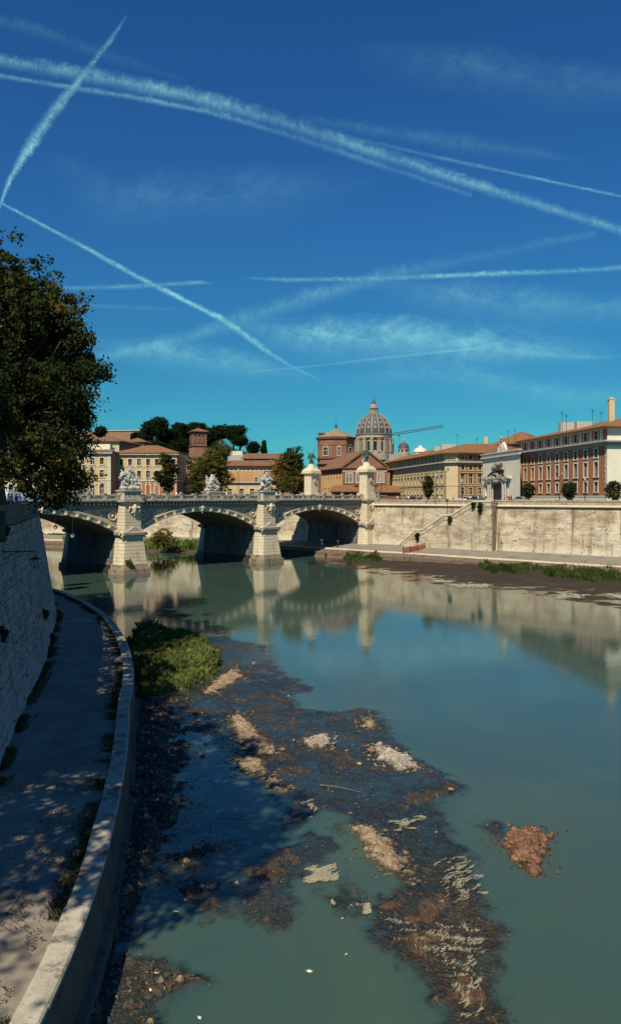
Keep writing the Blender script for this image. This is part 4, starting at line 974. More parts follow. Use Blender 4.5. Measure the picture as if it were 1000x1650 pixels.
def figure(base,h,lean=(0,0),arms=((.5,-.2,.9),(-.5,-.2,.5)),seated=False,face=0,wide=1.0,legs=None,drape=True):
    """list of primitives of one human figure; all sizes from height h"""
    c,s=math.cos(face),math.sin(face)
    def T(x,y,z): 
        x+=lean[0]*z;y+=lean[1]*z
        return Vector((base[0]+(x*c-y*s)*h,base[1]+(x*s+y*c)*h,base[2]+z*h))
    hip=.52 if not seated else .30
    P=[]
    sh=hip+.30
    P+=[('c',T(0,0,hip),T(0,.0,sh-.03),.085*h*wide,.10*h*wide),('c',T(-.09,0,sh-.01),T(.09,0,sh-.01),.048*h,.048*h),('c',T(0,0,sh),T(0,-.01,sh+.06),.035*h,.03*h),('b',T(0,-.01,sh+.115),.062*h,1.2),('b',T(0,-.065,sh+.11),.016*h),('b',T(0,.02,sh+.14),.06*h)]
    for sx,a in zip((1,-1),arms):
        s0=T(.11*sx,0,sh-.01);el=T(.11*sx+a[0]*.16,a[1]*.16,sh-.01+(a[2]-.5)*.28);ha=T(.11*sx+a[0]*.34,a[1]*.42-.02,sh-.01+(a[2]-.42)*.58)
        P+=[('c',s0,el,.034*h,.028*h),('c',el,ha,.027*h,.02*h),('b',ha,.026*h)]
    for sx in (1,-1):
        hp=T(.05*sx,0,hip)
        if seated: kn=T(.09*sx,-.24,hip+.02);an=T(.08*sx,-.24 +.03*sx,.02);
        elif legs: kn=T(.06*sx+legs[0]*sx,-legs[1]*sx-.02,.28);an=T(.06*sx+legs[0]*sx*1.5,-legs[1]*sx*1.4+.03,.03)
        else: kn=T(.055*sx,-.02,.28);an=T(.055*sx,.02,.03)
        P+=[('c',hp,kn,.062*h*wide,.045*h),('c',kn,an,.042*h,.027*h),('c',an,an+Vector((s*.08*h,-c*.08*h,-.01*h)),.024*h,.018*h)]
    if drape:
        P+=[('c',T(.07,.03,hip+.05),T(.16,.06,.05),.06*h,.09*h),('c',T(-.02,.05,sh),T(-.1,.10,.1),.05*h,.08*h)]
    return P
def group_statue(seed,w=3.4,hgt=4.0,n=4,d=2.0):
    r=random.Random(seed);P=[]
    for k in range(9):
        P.append(('b',(r.uniform(-w/2,w/2)*.8,r.uniform(-d/2,d/2)*.7,.25),r.uniform(.35,.6),.8))
    for k in range(n):
        x=-w/2*.62+w*.62*k/(n-1) if n>1 else 0;h=hgt*(.78 if k in (0,n-1) else .98)*r.uniform(.82,.95)
        P+=figure((x,r.uniform(-.4,.3),.25+ (.0 if k in (0,n-1) else .35)),h*.90,(r.uniform(-.3,.3),r.uniform(-.1,.1)),((r.uniform(.0,.6),r.uniform(-1,.3),r.uniform(-.2,.9)),(-r.uniform(.0,.6),r.uniform(-1,.3),r.uniform(-.2,.9))),seated=(k in (0,n-1)),face=r.uniform(-.8,.8),wide=1.25,legs=(r.uniform(.0,.1),r.uniform(0,.12)))
    for sx in (-1,1):   # wings
        for q in range(4):
            P.append(('c',(sx*.35,.35,hgt*.62),(sx*(w*.30+.05*q),.5,hgt*(.86-.13*q)),.22,.14))
    for k in range(9):
        x0=r.uniform(-w/2,w/2)*.8;z0=r.uniform(.6,hgt*.62);P.append(('c',(x0,-.3,z0),(x0+r.uniform(-.7,.7),-.2,z0+r.uniform(-.6,.6)),.26,.16))
    for k in range(5): P.append(('b',(r.uniform(-w/2,w/2)*.7,.1,r.uniform(.8,hgt*.7)),r.uniform(.3,.5)))
    return P
def pedestal(root,w,d,h):
    mb=MB();mb.box(-w/2-.15,w/2+.15,-d/2-.15,d/2+.15,0,.35);mb.box(-w/2,w/2,-d/2,d/2,.35,h-.45);mb.build('pedestal',m_bal,root)
    mb=MB();mb.box(-w/2-.12,w/2+.12,-d/2-.12,d/2+.12,h-.45,h-.3);mb.box(-w/2-.22,w/2+.22,-d/2-.22,d/2+.22,h-.3,h-.12);mb.box(-w/2,w/2,-d/2,d/2,h-.12,h);mb.build('pedestal_cornice',m_travd,root)
def bl(x,y,z): # bridge local -> world
    c,s=math.cos(BA),math.sin(BA);return (BO[0]+x*c-y*s,BO[1]+x*s+y*c,z)
for i,(x,y,lab,sc) in enumerate([(0,-.6,'tangled white marble figure group on the pier nearest the left bank',1.0),(SP,-.6,'white marble figure group with raised wings on the second pier',.95),(0,BW+.6,'far side marble figure group half hidden by the plane tree',1.0),(SP,BW+.6,'far side marble figure group seen left of the second pier',.95)]):
    ro=empty('sculpture_group',bl(x,y,12.42),BA,lab,'statue','marble groups on the bridge piers')
    pedestal(ro,3.3*sc,2.4,1.75)
    g=link('figures',remesh(group_statue(40+i*3,3.6*sc,3.9,[5,4,4,4][i]),.085,'figures',m_marble),ro,(0,0,1.72)).scale=(1.12,1.1,1.0)
# cartouches at pier fronts and keystones
def cartouche(seed,w,h):
    r=random.Random(seed);P=[('b',(0,-.1,h*.78),w*.14),('c',(0,0,h*.2),(0,-.1,h*.62),w*.2,w*.22)]
    for sx in(-1,1):
        P+=[('c',(sx*w*.1,0,h*.5),(sx*w*.45,-.05,h*.62),w*.12,w*.09),('c',(sx*w*.45,-.05,h*.62),(sx*w*.5,0,h*.3),w*.09,w*.06),('c',(0,0,h*.25),(sx*w*.3,0,h*.1),w*.1,w*.06)]
        for k in range(4): P.append(('b',(sx*r.uniform(.1,.5)*w,-.05,r.uniform(.1,.7)*h),w*r.uniform(.06,.1)))
    P.append(('c',(0,0,h*.15),(0,-.05,-.15*h),w*.12,w*.05));return P
cm=remesh(cartouche(1,2.1,1.9),.07,'cartouche',m_trav);ck=remesh(cartouche(7,1.2,1.5),.06,'keystone_figure',m_trav)
for po in pier_roots: link('cartouche',cm,po,(.2,-2.0,10.0));link('scroll',ck,po,(1.9,-2.3,6.0));link('scroll',ck,po,(-2.2,-2.2,6.0))
for ia in range(3): link('keystone_figure',ck,br,((ia-.5)*SP,-.55,10.1))
# victory columns
def victory_column(x,y,lab,lab2,rot):
    ro=empty('monument_column',bl(x,y,12.42),BA,lab,'column','pair of monument columns at the bridge end')
    mb=MB();mb.box(-1.75,1.75,-1.75,1.75,0,.5);mb.box(-1.55,1.55,-1.55,1.55,.5,1.3);mb.build('base',m_trav,ro)
    mb=MB();mb.box(-1.15,1.15,-1.15,1.15,1.3,6.1);mb.build('shaft',m_trav,ro)
    for a,b in ((-1,-1),(1,-1),(-1,1),(1,1)):
        for q in (0,1):
            cxx=a*(1.12);cyy=b*(.95) if q==0 else b*.2
            mb=MB();mb.lathe([(.30,1.3),(.30,1.5),(.22,1.55),(.21,5.6),(.26,5.8),(.34,6.05)],10,cxx,cyy);mb.build('corner_column',m_trav,ro)
    mb=MB();mb.box(-1.75,1.75,-1.75,1.75,6.1,6.35);mb.box(-1.6,1.6,-1.6,1.6,6.35,6.75);mb.prism([(-1.6,-1.6),(1.6,-1.6),(1.6,1.6),(-1.6,1.6)],6.75,7.5,[(-1.0,-1.0),(1.0,-1.0),(1.0,1.0),(-1.0,1.0)]);mb.lathe([(1.0,7.5),(.75,8.0),(.6,8.4),(.001,8.45)],10);mb.build('cap',m_trav,ro)
    sh=MB();sh.ball((1.18,-.9,4.3),.35,8,1.5);sh.ball((0,-1.2,4.3),.4,8,1.6);sh.build('carved_shield',m_travd,ro)
    st_=empty('winged_statue',bl(x,y,12.42+8.35),BA+rot,lab2,'statue','bronze winged victories')
    P=figure((0,0,0),2.9,(.0,-.12),((.9,-.6,1.5),(-.7,-.5,1.0)),legs=(.02,.1),wide=1.3)
    P.append(('b',(0,0,.05),.6,.4))
    for sx in (-1,1):
        for q in range(6): P.append(('c',(sx*.2,.2,2.1),(sx*(.55+.3*q-.04*q*q),.6+.1*q,2.9-.36*q),.13,.06))
    for k in range(5): P.append(('c',(0,.1,1.5),(-.5+.25*k,.5,.25),.2,.14))
    link('figure',remesh(P,.075,'figure',m_bronze),st_)
victory_column(2*SP,-.35,'nearer pale stone monument column at the right end of the bridge','green bronze winged figure on the nearer monument column',.3)
victory_column(2*SP-1.2,BW+.2,'farther pale stone monument column at the right end of the bridge','dark bronze winged figure on the farther monument column',-.9)
# lanterns hanging in the first arch
for (X0,Y0,z,lab) in ((XP(117,112),112,ZP(866,112),'grey hanging lantern under the first arch, lower one'),(XP(89,118),118,ZP(852,118),'grey hanging lantern under the first arch, upper one')):
    ro=empty('hanging_lantern',(X0,Y0,z),0,lab,'lantern','lanterns hung in the first arch');lantern_body(ro,1.15)
    mb=MB();mb.tube((0,0,.6),(0,0,10.0-z),.03,n=5);mb.build('rod',m_iron,ro)
# wall plants & drain stains as plants later
# ================================================================ BUILDINGS
def stucco(name,col,var=.16,st=None): return simple(name,col,.9,var,.35,.25,3,spec=.15,stain=st or (tuple(c*.5 for c in col),.64,.4),streak=True,coord='Position')
m_ochre=stucco('ochre_stucco',(.56,.39,.17));m_yel=stucco('yellow_stucco',(.56,.42,.22));m_cream=stucco('cream_stucco',(.56,.45,.26));m_white=stucco('white_stucco',(.74,.69,.54));m_redp=stucco('brick_red_stucco',(.38,.165,.085));m_brown=stucco('brown_stucco_and_shade',(.30,.17,.11));m_trim=stucco('pale_trim',(.62,.57,.47));m_brickd=stucco('dark_brick',(.20,.095,.062),.35);m_brick=stucco('warm_brick',(.26,.13,.085),.35)
m_orange=stucco('orange_stucco',(.48,.27,.12));m_greyst=stucco('grey_base',(.42,.40,.36))
m_glass=simple('window_glass',(.018,.02,.024),.15,.3,1,0,9,spec=.5);m_shut=simple('brown_shutter',(.10,.05,.035),.7,.3,3,.2,9);m_shutg=simple('grey_shutter',(.12,.13,.12),.7,.3,3,.2,9)
m_blind=simple('drawn_blind',(.20,.17,.13),.8,.3,3,.2,9)
def tilemat(name,c):
    m=NT(name);uv=m.co('UV')
    w=m.n('ShaderNodeTexWave',{'Vector':uv,'Scale':.8,'Distortion':.6,'Detail':2,'Detail Scale':3},wave_type='BANDS',bands_direction='X',wave_profile='SIN')
    n=m.noise(uv,.35,7,.7);n2=m.noise(uv,3.5,5,.7)
    col=m.ramp(m.math('ADD',m.math('MULTIPLY',n,.5),m.math('MULTIPLY',n2,.5)),[(.3,tuple(x*.5 for x in c)),(.5,c),(.72,tuple(min(1,x*1.5) for x in c))])
    col=m.mix(.35,col,w.outputs['Color'],'MULTIPLY')
    m.bsdf(col,.9,m.bump(w.outputs['Fac'],.8,.12),.15);return m.mat
m_tile=tilemat('terracotta_tiles',(.30,.145,.07));m_tile2=tilemat('aged_terracotta_tiles',(.26,.135,.085));m_tilep=tilemat('pale_roof_sheet',(.36,.25,.15))
def roof_mesh(name,polys,mat,parent,th=.25):
    """polys: list of 3-D polygons (world coords rel. to parent loc); first edge = eave. adds thickness skirt"""
    P0=Vector(parent.location);vs=[];fs=[];uvs=[]
    for pl in polys:
        pl=[Vector(p) for p in pl];e=(pl[1]-pl[0]).normalized();nrm=(pl[1]-pl[0]).cross(pl[-1]-pl[0]).normalized();up=nrm.cross(e)
        b=len(vs)
        for p in pl: vs.append(p-P0);uvs.append(((p-pl[0]).dot(e),(p-pl[0]).dot(up)))
        fs.append(tuple(range(b,b+len(pl))))
        b=len(vs)
        for p in pl[:2]: vs.append(p-P0);uvs.append((0,0));vs.append(p-P0-Vector((0,0,th)));uvs.append((0,0))
        fs.append((b,b+1,b+3,b+2))
    me=bpy.data.meshes.new(name);me.from_pydata(vs,[],fs);me.materials.append(mat)
    l=me.uv_layers.new(name='UVMap')
    for p in me.polygons:
        for li,vi in zip(p.loop_indices,p.vertices): l.data[li].uv=uvs[vi]
    return link(name,me,parent)
def facade(root,a,b,z0,z1,rows,wall,trimmat=None,depth=.35,glass=None,name='wall'):
    """wall between plan points a->b (outside on the right) with real openings; rows=[dict(z0,z1,w,xs,style,pane)]"""
    a=np.array(a,float);b=np.array(b,float);L=np.linalg.norm(b-a);ang=math.atan2(b[1]-a[1],b[0]-a[0])
    P0=root.location;loc=(a[0]-P0[0],a[1]-P0[1],0-P0[2])
    mb=MB();zc=z0
    rows=sorted(rows,key=lambda r:r['z0'])
    for r in rows+[None]:
        zt=r['z0'] if r else z1
        if zt>zc+1e-4: mb.add([(0,0,zc),(L,0,zc),(L,0,zt),(0,0,zt)],[(0,1,2,3)])
        if not r: break
        x=0;zb,ztp=r['z0'],r['z1']
        for xc in sorted(r['xs']):
            l,rt=xc-r['w']/2,xc+r['w']/2
            if l>x: mb.add([(x,0,zb),(l,0,zb),(l,0,ztp),(x,0,ztp)],[(0,1,2,3)])
            mb.add([(l,0,zb),(rt,0,zb),(rt,0,ztp),(l,0,ztp),(l,depth,zb),(rt,depth,zb),(rt,depth,ztp),(l,depth,ztp)],[(0,4,5,1),(1,5,6,2),(2,6,7,3),(3,7,4,0)])
            x=rt
        mb.add([(x,0,zb),(L,0,zb),(L,0,ztp),(x,0,ztp)],[(0,1,2,3)]);zc=ztp
    w=mb.build(name,wall,root,loc,(0,0,ang))
    for r in rows:
        hgt=r['z1']-r['z0'];W=r['w'];fr=r.get('fr',.22);st=r.get('style','rect')
        f=MB();pr=-.08
        f.box(-W/2-fr,-W/2,pr,.05,0,hgt);f.box(W/2,W/2+fr,pr,.05,0,hgt);f.box(-W/2-fr-.1,W/2+fr+.1,pr-.12,.04,-.22,-.0)
        f.box(-W/2-fr,W/2+fr,pr-.02,.05,hgt,hgt+fr)
        if st=='cap': f.box(-W/2-fr-.2,W/2+fr+.2,pr-.3,.04,hgt+fr+.12,hgt+fr+.34)
        if st=='arch':
            for k in range(8):
                t0=math.pi*k/8;t1=math.pi*(k+1)/8;ro=W/2+fr;ri=W/2
                f.add([(ro*math.cos(t0),pr,hgt+fr+.02+ro*math.sin(t0)*.9),(ro*math.cos(t1),pr,hgt+fr+.02+ro*math.sin(t1)*.9),(ri*.9*math.cos(t1),pr-.02,hgt+fr+.02+ri*.9*math.sin(t1)),(ri*.9*math.cos(t0),pr-.02,hgt+fr+.02+ri*.9*math.sin(t0))],[(0,1,2,3)])
        if st=='bifora':
            f.box(-.1,.1,-.02,.2,0,hgt);f.box(-W/4-.07,-W/4+.07,.02,.2,0,hgt);f.box(W/4-.07,W/4+.07,.02,.2,0,hgt)
            for q in(-1,1): f.box(q*W/4-.09*W,q*W/4+.09*W,.0,.22,hgt*.86,hgt)
        fm=f.mesh('window',trimmat or m_trim)
        p=MB();gl=r.get('pane',glass or m_glass);p.cur=0
        p.add([(-W/2,depth-.03,0),(W/2,depth-.03,0),(W/2,depth-.03,hgt),(-W/2,depth-.03,hgt)],[(0,1,2,3)]);
        p.box(-.05,.05,depth-.10,depth-.031,0,hgt);p.box(-W/2,W/2,depth-.09,depth-.032,hgt*.62,hgt*.62+.09);p.m=[0]+[1]*12
        pm=p.mesh('pane',[gl,r.get('bar',m_trim)])
        pm2=pm
        alt=r.get('alt')
        if alt:
            pm2=pm.copy();pm2.materials.clear();pm2.materials.append(alt);pm2.materials.append(alt)
        pm3=pm.copy();pm3.materials.clear();pm3.materials.append(m_blind);pm3.materials.append(m_trim)
        c,s=math.cos(ang),math.sin(ang)
        for i,xc in enumerate(r['xs']):
            o=link('window',fm,root,(loc[0]+xc*c,loc[1]+xc*s,r['z0']+loc[2]),(0,0,ang))
            link('pane',pm2 if (alt and (i*7+int(r['z0']))%3!=0) else (pm3 if (i*5+int(r['z0']*3))%7==2 else pm),o)
    return w
def trim(root,a,b,z0,z1,out,mat,name='cornice',ext=.0,inn=.0):
    a=np.array(a,float);b=np.array(b,float);d=(b-a)/np.linalg.norm(b-a);n=np.array([d[1],-d[0]])
    P0=root.location;a2=a-d*ext;b2=b+d*ext
    q=[a2+n*out,b2+n*out,b2-n*inn,a2-n*inn]
    mb=MB();mb.prism([(p[0]-P0[0],p[1]-P0[1]) for p in q],z0-P0[2],z1-P0[2]);return mb.build(name,mat,root)
def plain(root,pts,z0,z1,mat,name='wall'):
    P0=root.location;mb=MB();mb.prism([(p[0]-P0[0],p[1]-P0[1]) for p in pts],z0-P0[2],z1-P0[2]);return mb.build(name,mat,root)
def lin(a,b,n,m0=.5): return [a+(b-a)*(k+m0)/n for k in range(n)]
def seglen(a,b): return math.hypot(b[0]-a[0],b[1]-a[1])
def hip(root,FL,FR,BR,BL,ze,zr,ov,mat,inset=None,name='roof'):
    """hip roof over a quad (FL->FR outside on right)"""
    FL,FR,BR,BL=[np.array(p,float) for p in (FL,FR,BR,BL)]
    c=(FL+FR+BR+BL)/4
    u=(FR-FL)/np.linalg.norm(FR-FL);v=(BL-FL)/np.linalg.norm(BL-FL)
    FL=FL-u*ov-v*ov;FR=FR+u*ov-v*ov;BR=BR+u*ov+v*ov;BL=BL-u*ov+v*ov
    w=np.linalg.norm(BL-FL);L=np.linalg.norm(FR-FL)
    if L>=w:
        i=(w/2 if inset is None else inset);r0=(FL+BL)/2+u*i;r1=(FR+BR)/2-u*i
        E=lambda p,z=ze:(p[0],p[1],z)
        pol=[[E(FL),E(FR),E(r1,zr),E(r0,zr)],[E(FR),E(BR),E(r1,zr)],[E(BR),E(BL),E(r0,zr),E(r1,zr)],[E(BL),E(FL),E(r0,zr)]]
    else:
        i=(L/2 if inset is None else inset);r0=(FL+FR)/2+v*i;r1=(BL+BR)/2-v*i
        E=lambda p,z=ze:(p[0],p[1],z)
        pol=[[E(FL),E(FR),E(r0,zr)],[E(FR),E(BR),E(r1,zr),E(r0,zr)],[E(BR),E(BL),E(r1,zr)],[E(BL),E(FL),E(r0,zr),E(r1,zr)]]
    o=roof_mesh(name,pol,mat,root)
    P0=root.location;mb=MB();mb.add([(p[0]-P0[0],p[1]-P0[1],ze-.24-P0[2]) for p in (FL,FR,BR,BL)],[(0,1,2,3)]);mb.build('eave_soffit',m_brown,root)
    return o
# ---- M: red building, right
def P2(px,D): return (XP(px,D),D)
A=(57.4,211.);B=(63.6,165.);Cc=(92,169.);Dd=(86,215.)
rt=empty('corner_building',(B[0],B[1],SZ),0,'large brick red building with white corner and terracotta roof at the right edge','building')
L=seglen(A,B);xs=lin(1.2,L-2.4,9)
rows=[dict(z0=14.0,z1=16.2,w=1.5,xs=xs,fr=.32),dict(z0=17.4,z1=20.6,w=1.6,xs=xs,fr=.38,style='rect',alt=m_shutg),dict(z0=21.6,z1=23.5,w=1.45,xs=xs,fr=.32),dict(z0=25.5,z1=27.4,w=1.5,xs=xs,fr=.28)]
facade(rt,A,B,12.9,28.0,rows,m_redp)
facade(rt,B,Cc,12.9,28.0,[dict(z0=14,z1=16.2,w=1.9,xs=[6.5,12,18],fr=.3,pane=m_shut),dict(z0=17.6,z1=20.6,w=2.0,xs=[6.5,12,18],fr=.3,pane=m_shut),dict(z0=25.4,z1=27.4,w=2.6,xs=[7,13,19],fr=.2)],m_white)
plain(rt,[Cc,Dd,(A[0]+.5,A[1]+.3)],SZ,28,m_redp,'rear_wall')
plain(rt,[(A[0]-.12,A[1]),(B[0]-.12,B[1]-.12),(Cc[0],Cc[1]-.12),Dd],SZ,12.9,m_white,'plinth')
for a,b in ((A,B),(B,Cc)):
    trim(rt,a,b,24.35,24.75,.45,m_greyst,'cornice',.3);trim(rt,a,b,24.75,25.1,1.15,m_greyst,'cornice',1.15);trim(rt,a,b,23.95,24.3,.2,m_greyst,'string_course',.1)
    trim(rt,a,b,12.9,13.15,.2,m_trim,'string_course',.2);trim(rt,a,b,27.6,27.98,.5,m_trim,'cornice',.5)
dA=np.array(A);dB=np.array(B);dd=(dB-dA)/L
for i in range(10):
    t=1.2+(L-3.6)*i/9;q=dA+dd*t;trim(rt,q-dd*.55,q+dd*.55,25.12,27.6,.14,m_trim,'pilaster')
k=13.2;j=0
while k<24:
    w=1.0 if j%2 else .7
    trim(rt,dB-dd*w,dB,k,k+.5,.06,m_trim,'quoin');trim(rt,dA,dA+dd*w,k,k+.5,.06,m_trim,'quoin');k+=.56;j+=1
hip(rt,A,B,Cc,Dd,28.1,32.0,1.3,m_tile,inset=13)
mb=MB();mb.box(-.62,.62,-.6,.6,0,5.3);mb.box(-.75,.75,-.7,.7,5.3,5.5);mb.box(-.45,.45,-.4,.4,5.5,5.8);mb.build('chimney',m_cream,rt,(XP(984,182)-B[0],182-B[1],30.6-SZ))
# roof terrace bits
mb=MB()
for (px,D,z,w,h) in ((912,196,30.9,3.5,1.6),(940,190,30.9,4,.9)): mb.box(XP(px,D)-B[0]-w/2,XP(px,D)-B[0]+w/2,D-B[1]-1,D-B[1]+1,z-SZ-2,z-SZ+h*.6)
mb.build('roof_terrace',m_greyst,rt)
# ---- L: white palazzo with ornate portal
A=(50.3,225.);B=(53.9,198.);Cc=(56.6,210.3);Dd=(54.5,240.)
rt=empty('ornate_palazzo',(A[0],A[1],SZ),0,'white palace with a baroque portal and small clock gable beside the red building','building')
L=seglen(A,B)
gx=L*.44
facade(rt,A,B,SZ,24.0,[dict(z0=13.2,z1=16.0,w=1.2,xs=[L*.10,L*.72],fr=.3),dict(z0=20.6,z1=23.3,w=1.3,xs=[L*.54],fr=.4,pane=m_shutg)],m_white)
plain(rt,[B,Cc,Dd,(A[0]+.3,A[1]+.3)],SZ,24,m_white,'rear_wall')
trim(rt,A,B,23.9,24.25,.55,m_trim,'cornice',.5);trim(rt,A,B,24.25,25.0,.25,m_trim,'attic',.1);trim(rt,A,B,25.0,25.25,.6,m_trim,'cornice',.55,.3)
dA=np.array(A);dB=np.array(B);dd=(dB-dA)/L;nn=np.array([dd[1],-dd[0]]);ang=math.atan2(dd[1],dd[0])
def onf(t,z,o=0): q=dA+dd*t+nn*o;return (q[0]-A[0],q[1]-A[1],z-SZ)
mb=MB();mb.add([(-2.6,-.2,0),(2.6,-.2,0),(1.9,-.2,1.7),(0,-.2,2.9),(-1.9,-.2,1.7),(-2.6,.5,0),(2.6,.5,0),(1.9,.5,1.7),(0,.5,2.9),(-1.9,.5,1.7)],[(0,1,2,3,4),(9,8,7,6,5),(0,5,6,1),(1,6,7,2),(2,7,8,3),(3,8,9,4),(4,9,5,0)])
g=mb.build('clock_gable',m_white,rt,onf(L*.55,25.25),(0,0,ang))
mb=MB();mb.lathe([(.001,.05),(.75,.05),(.8,-.0),(.8,-.1)],16);mb.build('clock_face',m_trim,g,(0,-.28,1.1),(R(90),0,0))
mb=MB();mb.box(-.04,.04,-.02,.02,0,.55);mb.box(0,.38,-.02,.02,-.04,.04);mb.build('clock_hands',m_lead,g,(0,-.36,1.1))
for sx in(-1,1):
    mb=MB();pts=[(sx*(2.5+1.2*k/6),0,1.0-.9*(k/6)**.6) for k in range(7)];mb.path(pts,[.3]*7,5);mb.build('volute',m_trim,g)
link('crest',remesh(cartouche(3,2.2,2.0),.09,'crest',m_travd),g,(0,-.1,2.5))
# portal
pr=MB()
for x in (-3.0,-2.2,2.2,3.0): pr.lathe([(.42,0),(.42,.4),(.33,.5),(.30,4.6),(.42,4.9),(.5,5.2)],8,x,-.9)
pr.box(-3.6,3.6,-1.3,0,-.3,0);pr.box(-3.7,-1.7,-1.4,0,5.2,5.9);pr.box(1.7,3.7,-1.4,0,5.2,5.9);pr.box(-4.6,4.6,-1.7,0,5.9,6.3)
pt=empty('portal',onf(gx,SZ+.3),ang);pt.parent=rt;pt.scale=(2.1,.55,1.0)
pr.build('portal_columns',m_trim,pt)
mb=MB();mb.box(-1.6,1.6,-.15,.0,0,4.6);mb.build('portal_door',m_lead,pt)
mb=MB()
for k in range(10):
    t0=math.pi*k/10;t1=math.pi*(k+1)/10;mb.tube((2.6*math.cos(t0),-1.3,6.4+1.5*math.sin(t0)),(2.6*math.cos(t1),-1.3,6.4+1.5*math.sin(t1)),.3,n=5)
mb.box(-1.9,1.9,-.5,0,6.3,7.3);mb.build('portal_pediment',m_lead,pt)
r=random.Random(9);P=[]
for k in range(46):
    a=r.uniform(-4.4,4.4);P.append(('b',(a,-1.2+r.uniform(-.3,.2),6.2+r.uniform(-1.3,1.4)*(1-abs(a)/7)),r.uniform(.25,.55)))
for k in range(12): P.append(('c',(r.uniform(-3.5,3.5),-1.2,r.uniform(5,6)),(r.uniform(-4.6,4.6),-1.1,r.uniform(4.2,6.6)),.25,.14))
link('portal_carving',remesh(P,.12,'portal_carving',m_travd),pt)
P=[('b',(r.uniform(-1.7,1.7),-.7,8.6+r.uniform(0,2.0)),r.uniform(.25,.5)) for k in range(18)];link('portal_shield',remesh(P,.12,'portal_shield',m_travd),pt)
mb=MB();mb.box(-1.9,1.9,-1.2,0,-.35,-.05);
for k in range(13): mb.tube((-1.8+.3*k,-1.1,0),(-1.8+.3*k,-1.1,1.1),.04,n=4)
mb.box(-1.85,1.85,-1.15,-1.05,1.1,1.2);mb.build('balcony',m_lead,rt,onf(L*.54,20.4),(0,0,ang))
hip(rt,A,B,Cc,Dd,25.2,27.0,.2,m_tile2)
# ---- K: beige long ministry building
A=(30.6,312.);B=(41.6,238.);Cx=(45.1,235.5);E=(66,243.);Fk=(60,318.)
rt=empty('long_beige_building',(B[0],B[1],SZ),0,'long cream building with many small windows and a terracotta roof right of the church','building')
L=seglen(A,B);xs=lin(1.5,L-1,17)
rows=[dict(z0=13.8,z1=15.6,w=1.15,xs=xs,fr=.18),dict(z0=17.0,z1=19.5,w=1.3,xs=xs,fr=.2,style='cap'),dict(z0=21.0,z1=22.5,w=1.2,xs=xs,fr=.18),dict(z0=24.3,z1=25.7,w=1.4,xs=xs,fr=.15,alt=m_shut)]
facade(rt,A,B,SZ,26.4,rows,m_cream,m_cream)
facade(rt,B,Cx,SZ,26.4,[dict(z0=24.4,z1=25.6,w=2.6,xs=[2.2],fr=.2,pane=m_cream)],m_cream,m_cream)
xs2=[1.6,4.4,7.6,10.4,13.4,16.4]
facade(rt,Cx,E,SZ,26.4,[dict(z0=13.6,z1=15.8,w=1.15,xs=xs2,fr=.2),dict(z0=17.0,z1=19.9,w=1.3,xs=xs2,fr=.25,style='cap'),dict(z0=21.1,z1=23.0-.2,w=1.2,xs=xs2,fr=.25),dict(z0=24.4,z1=25.8,w=1.2,xs=xs2,fr=.2,alt=m_shut)],m_brown,m_cream)  # brown paint of this face, deepened to carry its shading
plain(rt,[E,Fk,(A[0]+.5,A[1])],SZ,26.4,m_cream,'rear_wall')
for a,b in ((A,B),(B,Cx),(Cx,E)):
    trim(rt,a,b,23.4,23.85,.9,m_greyst,'cornice',.5);trim(rt,a,b,23.1,23.4,.35,m_greyst,'cornice',.2);trim(rt,a,b,16.3,16.5,.15,m_cream,'string_course',.1);trim(rt,a,b,26.1,26.4,.6,m_cream,'cornice',.3)
q=lambda p,z:(p[0],p[1],z)
A1,B1,C1,E1=(A[0]-1.6,A[1]),(B[0]-1.5,B[1]-1.1),(Cx[0]+.2,Cx[1]-1.5),(E[0]+1,E[1]-1.4)
R0,R1,R2_=(43,306.),(52,256.),(60,256.)
roof_mesh('roof',[[q(A1,26.5),q(B1,26.5),q(R1,30.6),q(R0,30.6)],[q(B1,26.5),q(C1,26.5),q(R1,30.6)],[q(C1,26.5),q(E1,26.5),q(R2_,30.6),q(R1,30.6)],[q(Fk,26.5),q(A1,26.5),q(R0,30.6)]],m_tile,rt)
mb=MB()
for (px,D,z,w,h) in ((722,266,30.0,5,1.4),(712,272,30.0,6,.9),(745,266,30,2.5,1.0)): mb.box(XP(px,D)-B[0]-w/2,XP(px,D)-B[0]+w/2,D-B[1]-1,D-B[1]+1,z-SZ-1,z-SZ+h*.7)
mb.build('roof_terrace',m_greyst,rt)
mb=MB();D=262;mb.box(XP(781.5,D)-B[0]-.6,XP(781.5,D)-B[0]+.6,D-B[1]-.6,D-B[1]+.6,27-SZ,ZP(704,D)-SZ);mb.build('chimney',m_cream,rt)
mb=MB();D=300;mb.lathe([(2.6,28.0),(2.6,30.2),(2.9,30.3),(2.2,31.6),(.8,32.2),(.4,33)],10,XP(677,D),D);o=mb.build('roof_lantern',m_trim,rt,(-B[0],-B[1],-SZ))
# ---- N rear roof
FL,FR=P2(793,262),P2(862,248)
rt=empty('rear_building',(FL[0],FL[1],SZ),0,'tall building with a terracotta hipped roof behind the white palace','building')
BRr=(FR[0]+14,FR[1]+22);BLr=(FL[0]+14,FL[1]+24)
plain(rt,[FL,FR,BRr,BLr],SZ,30.4,m_brown,'wall');hip(rt,FL,FR,BRr,BLr,30.6,35.2,1.0,m_tile)
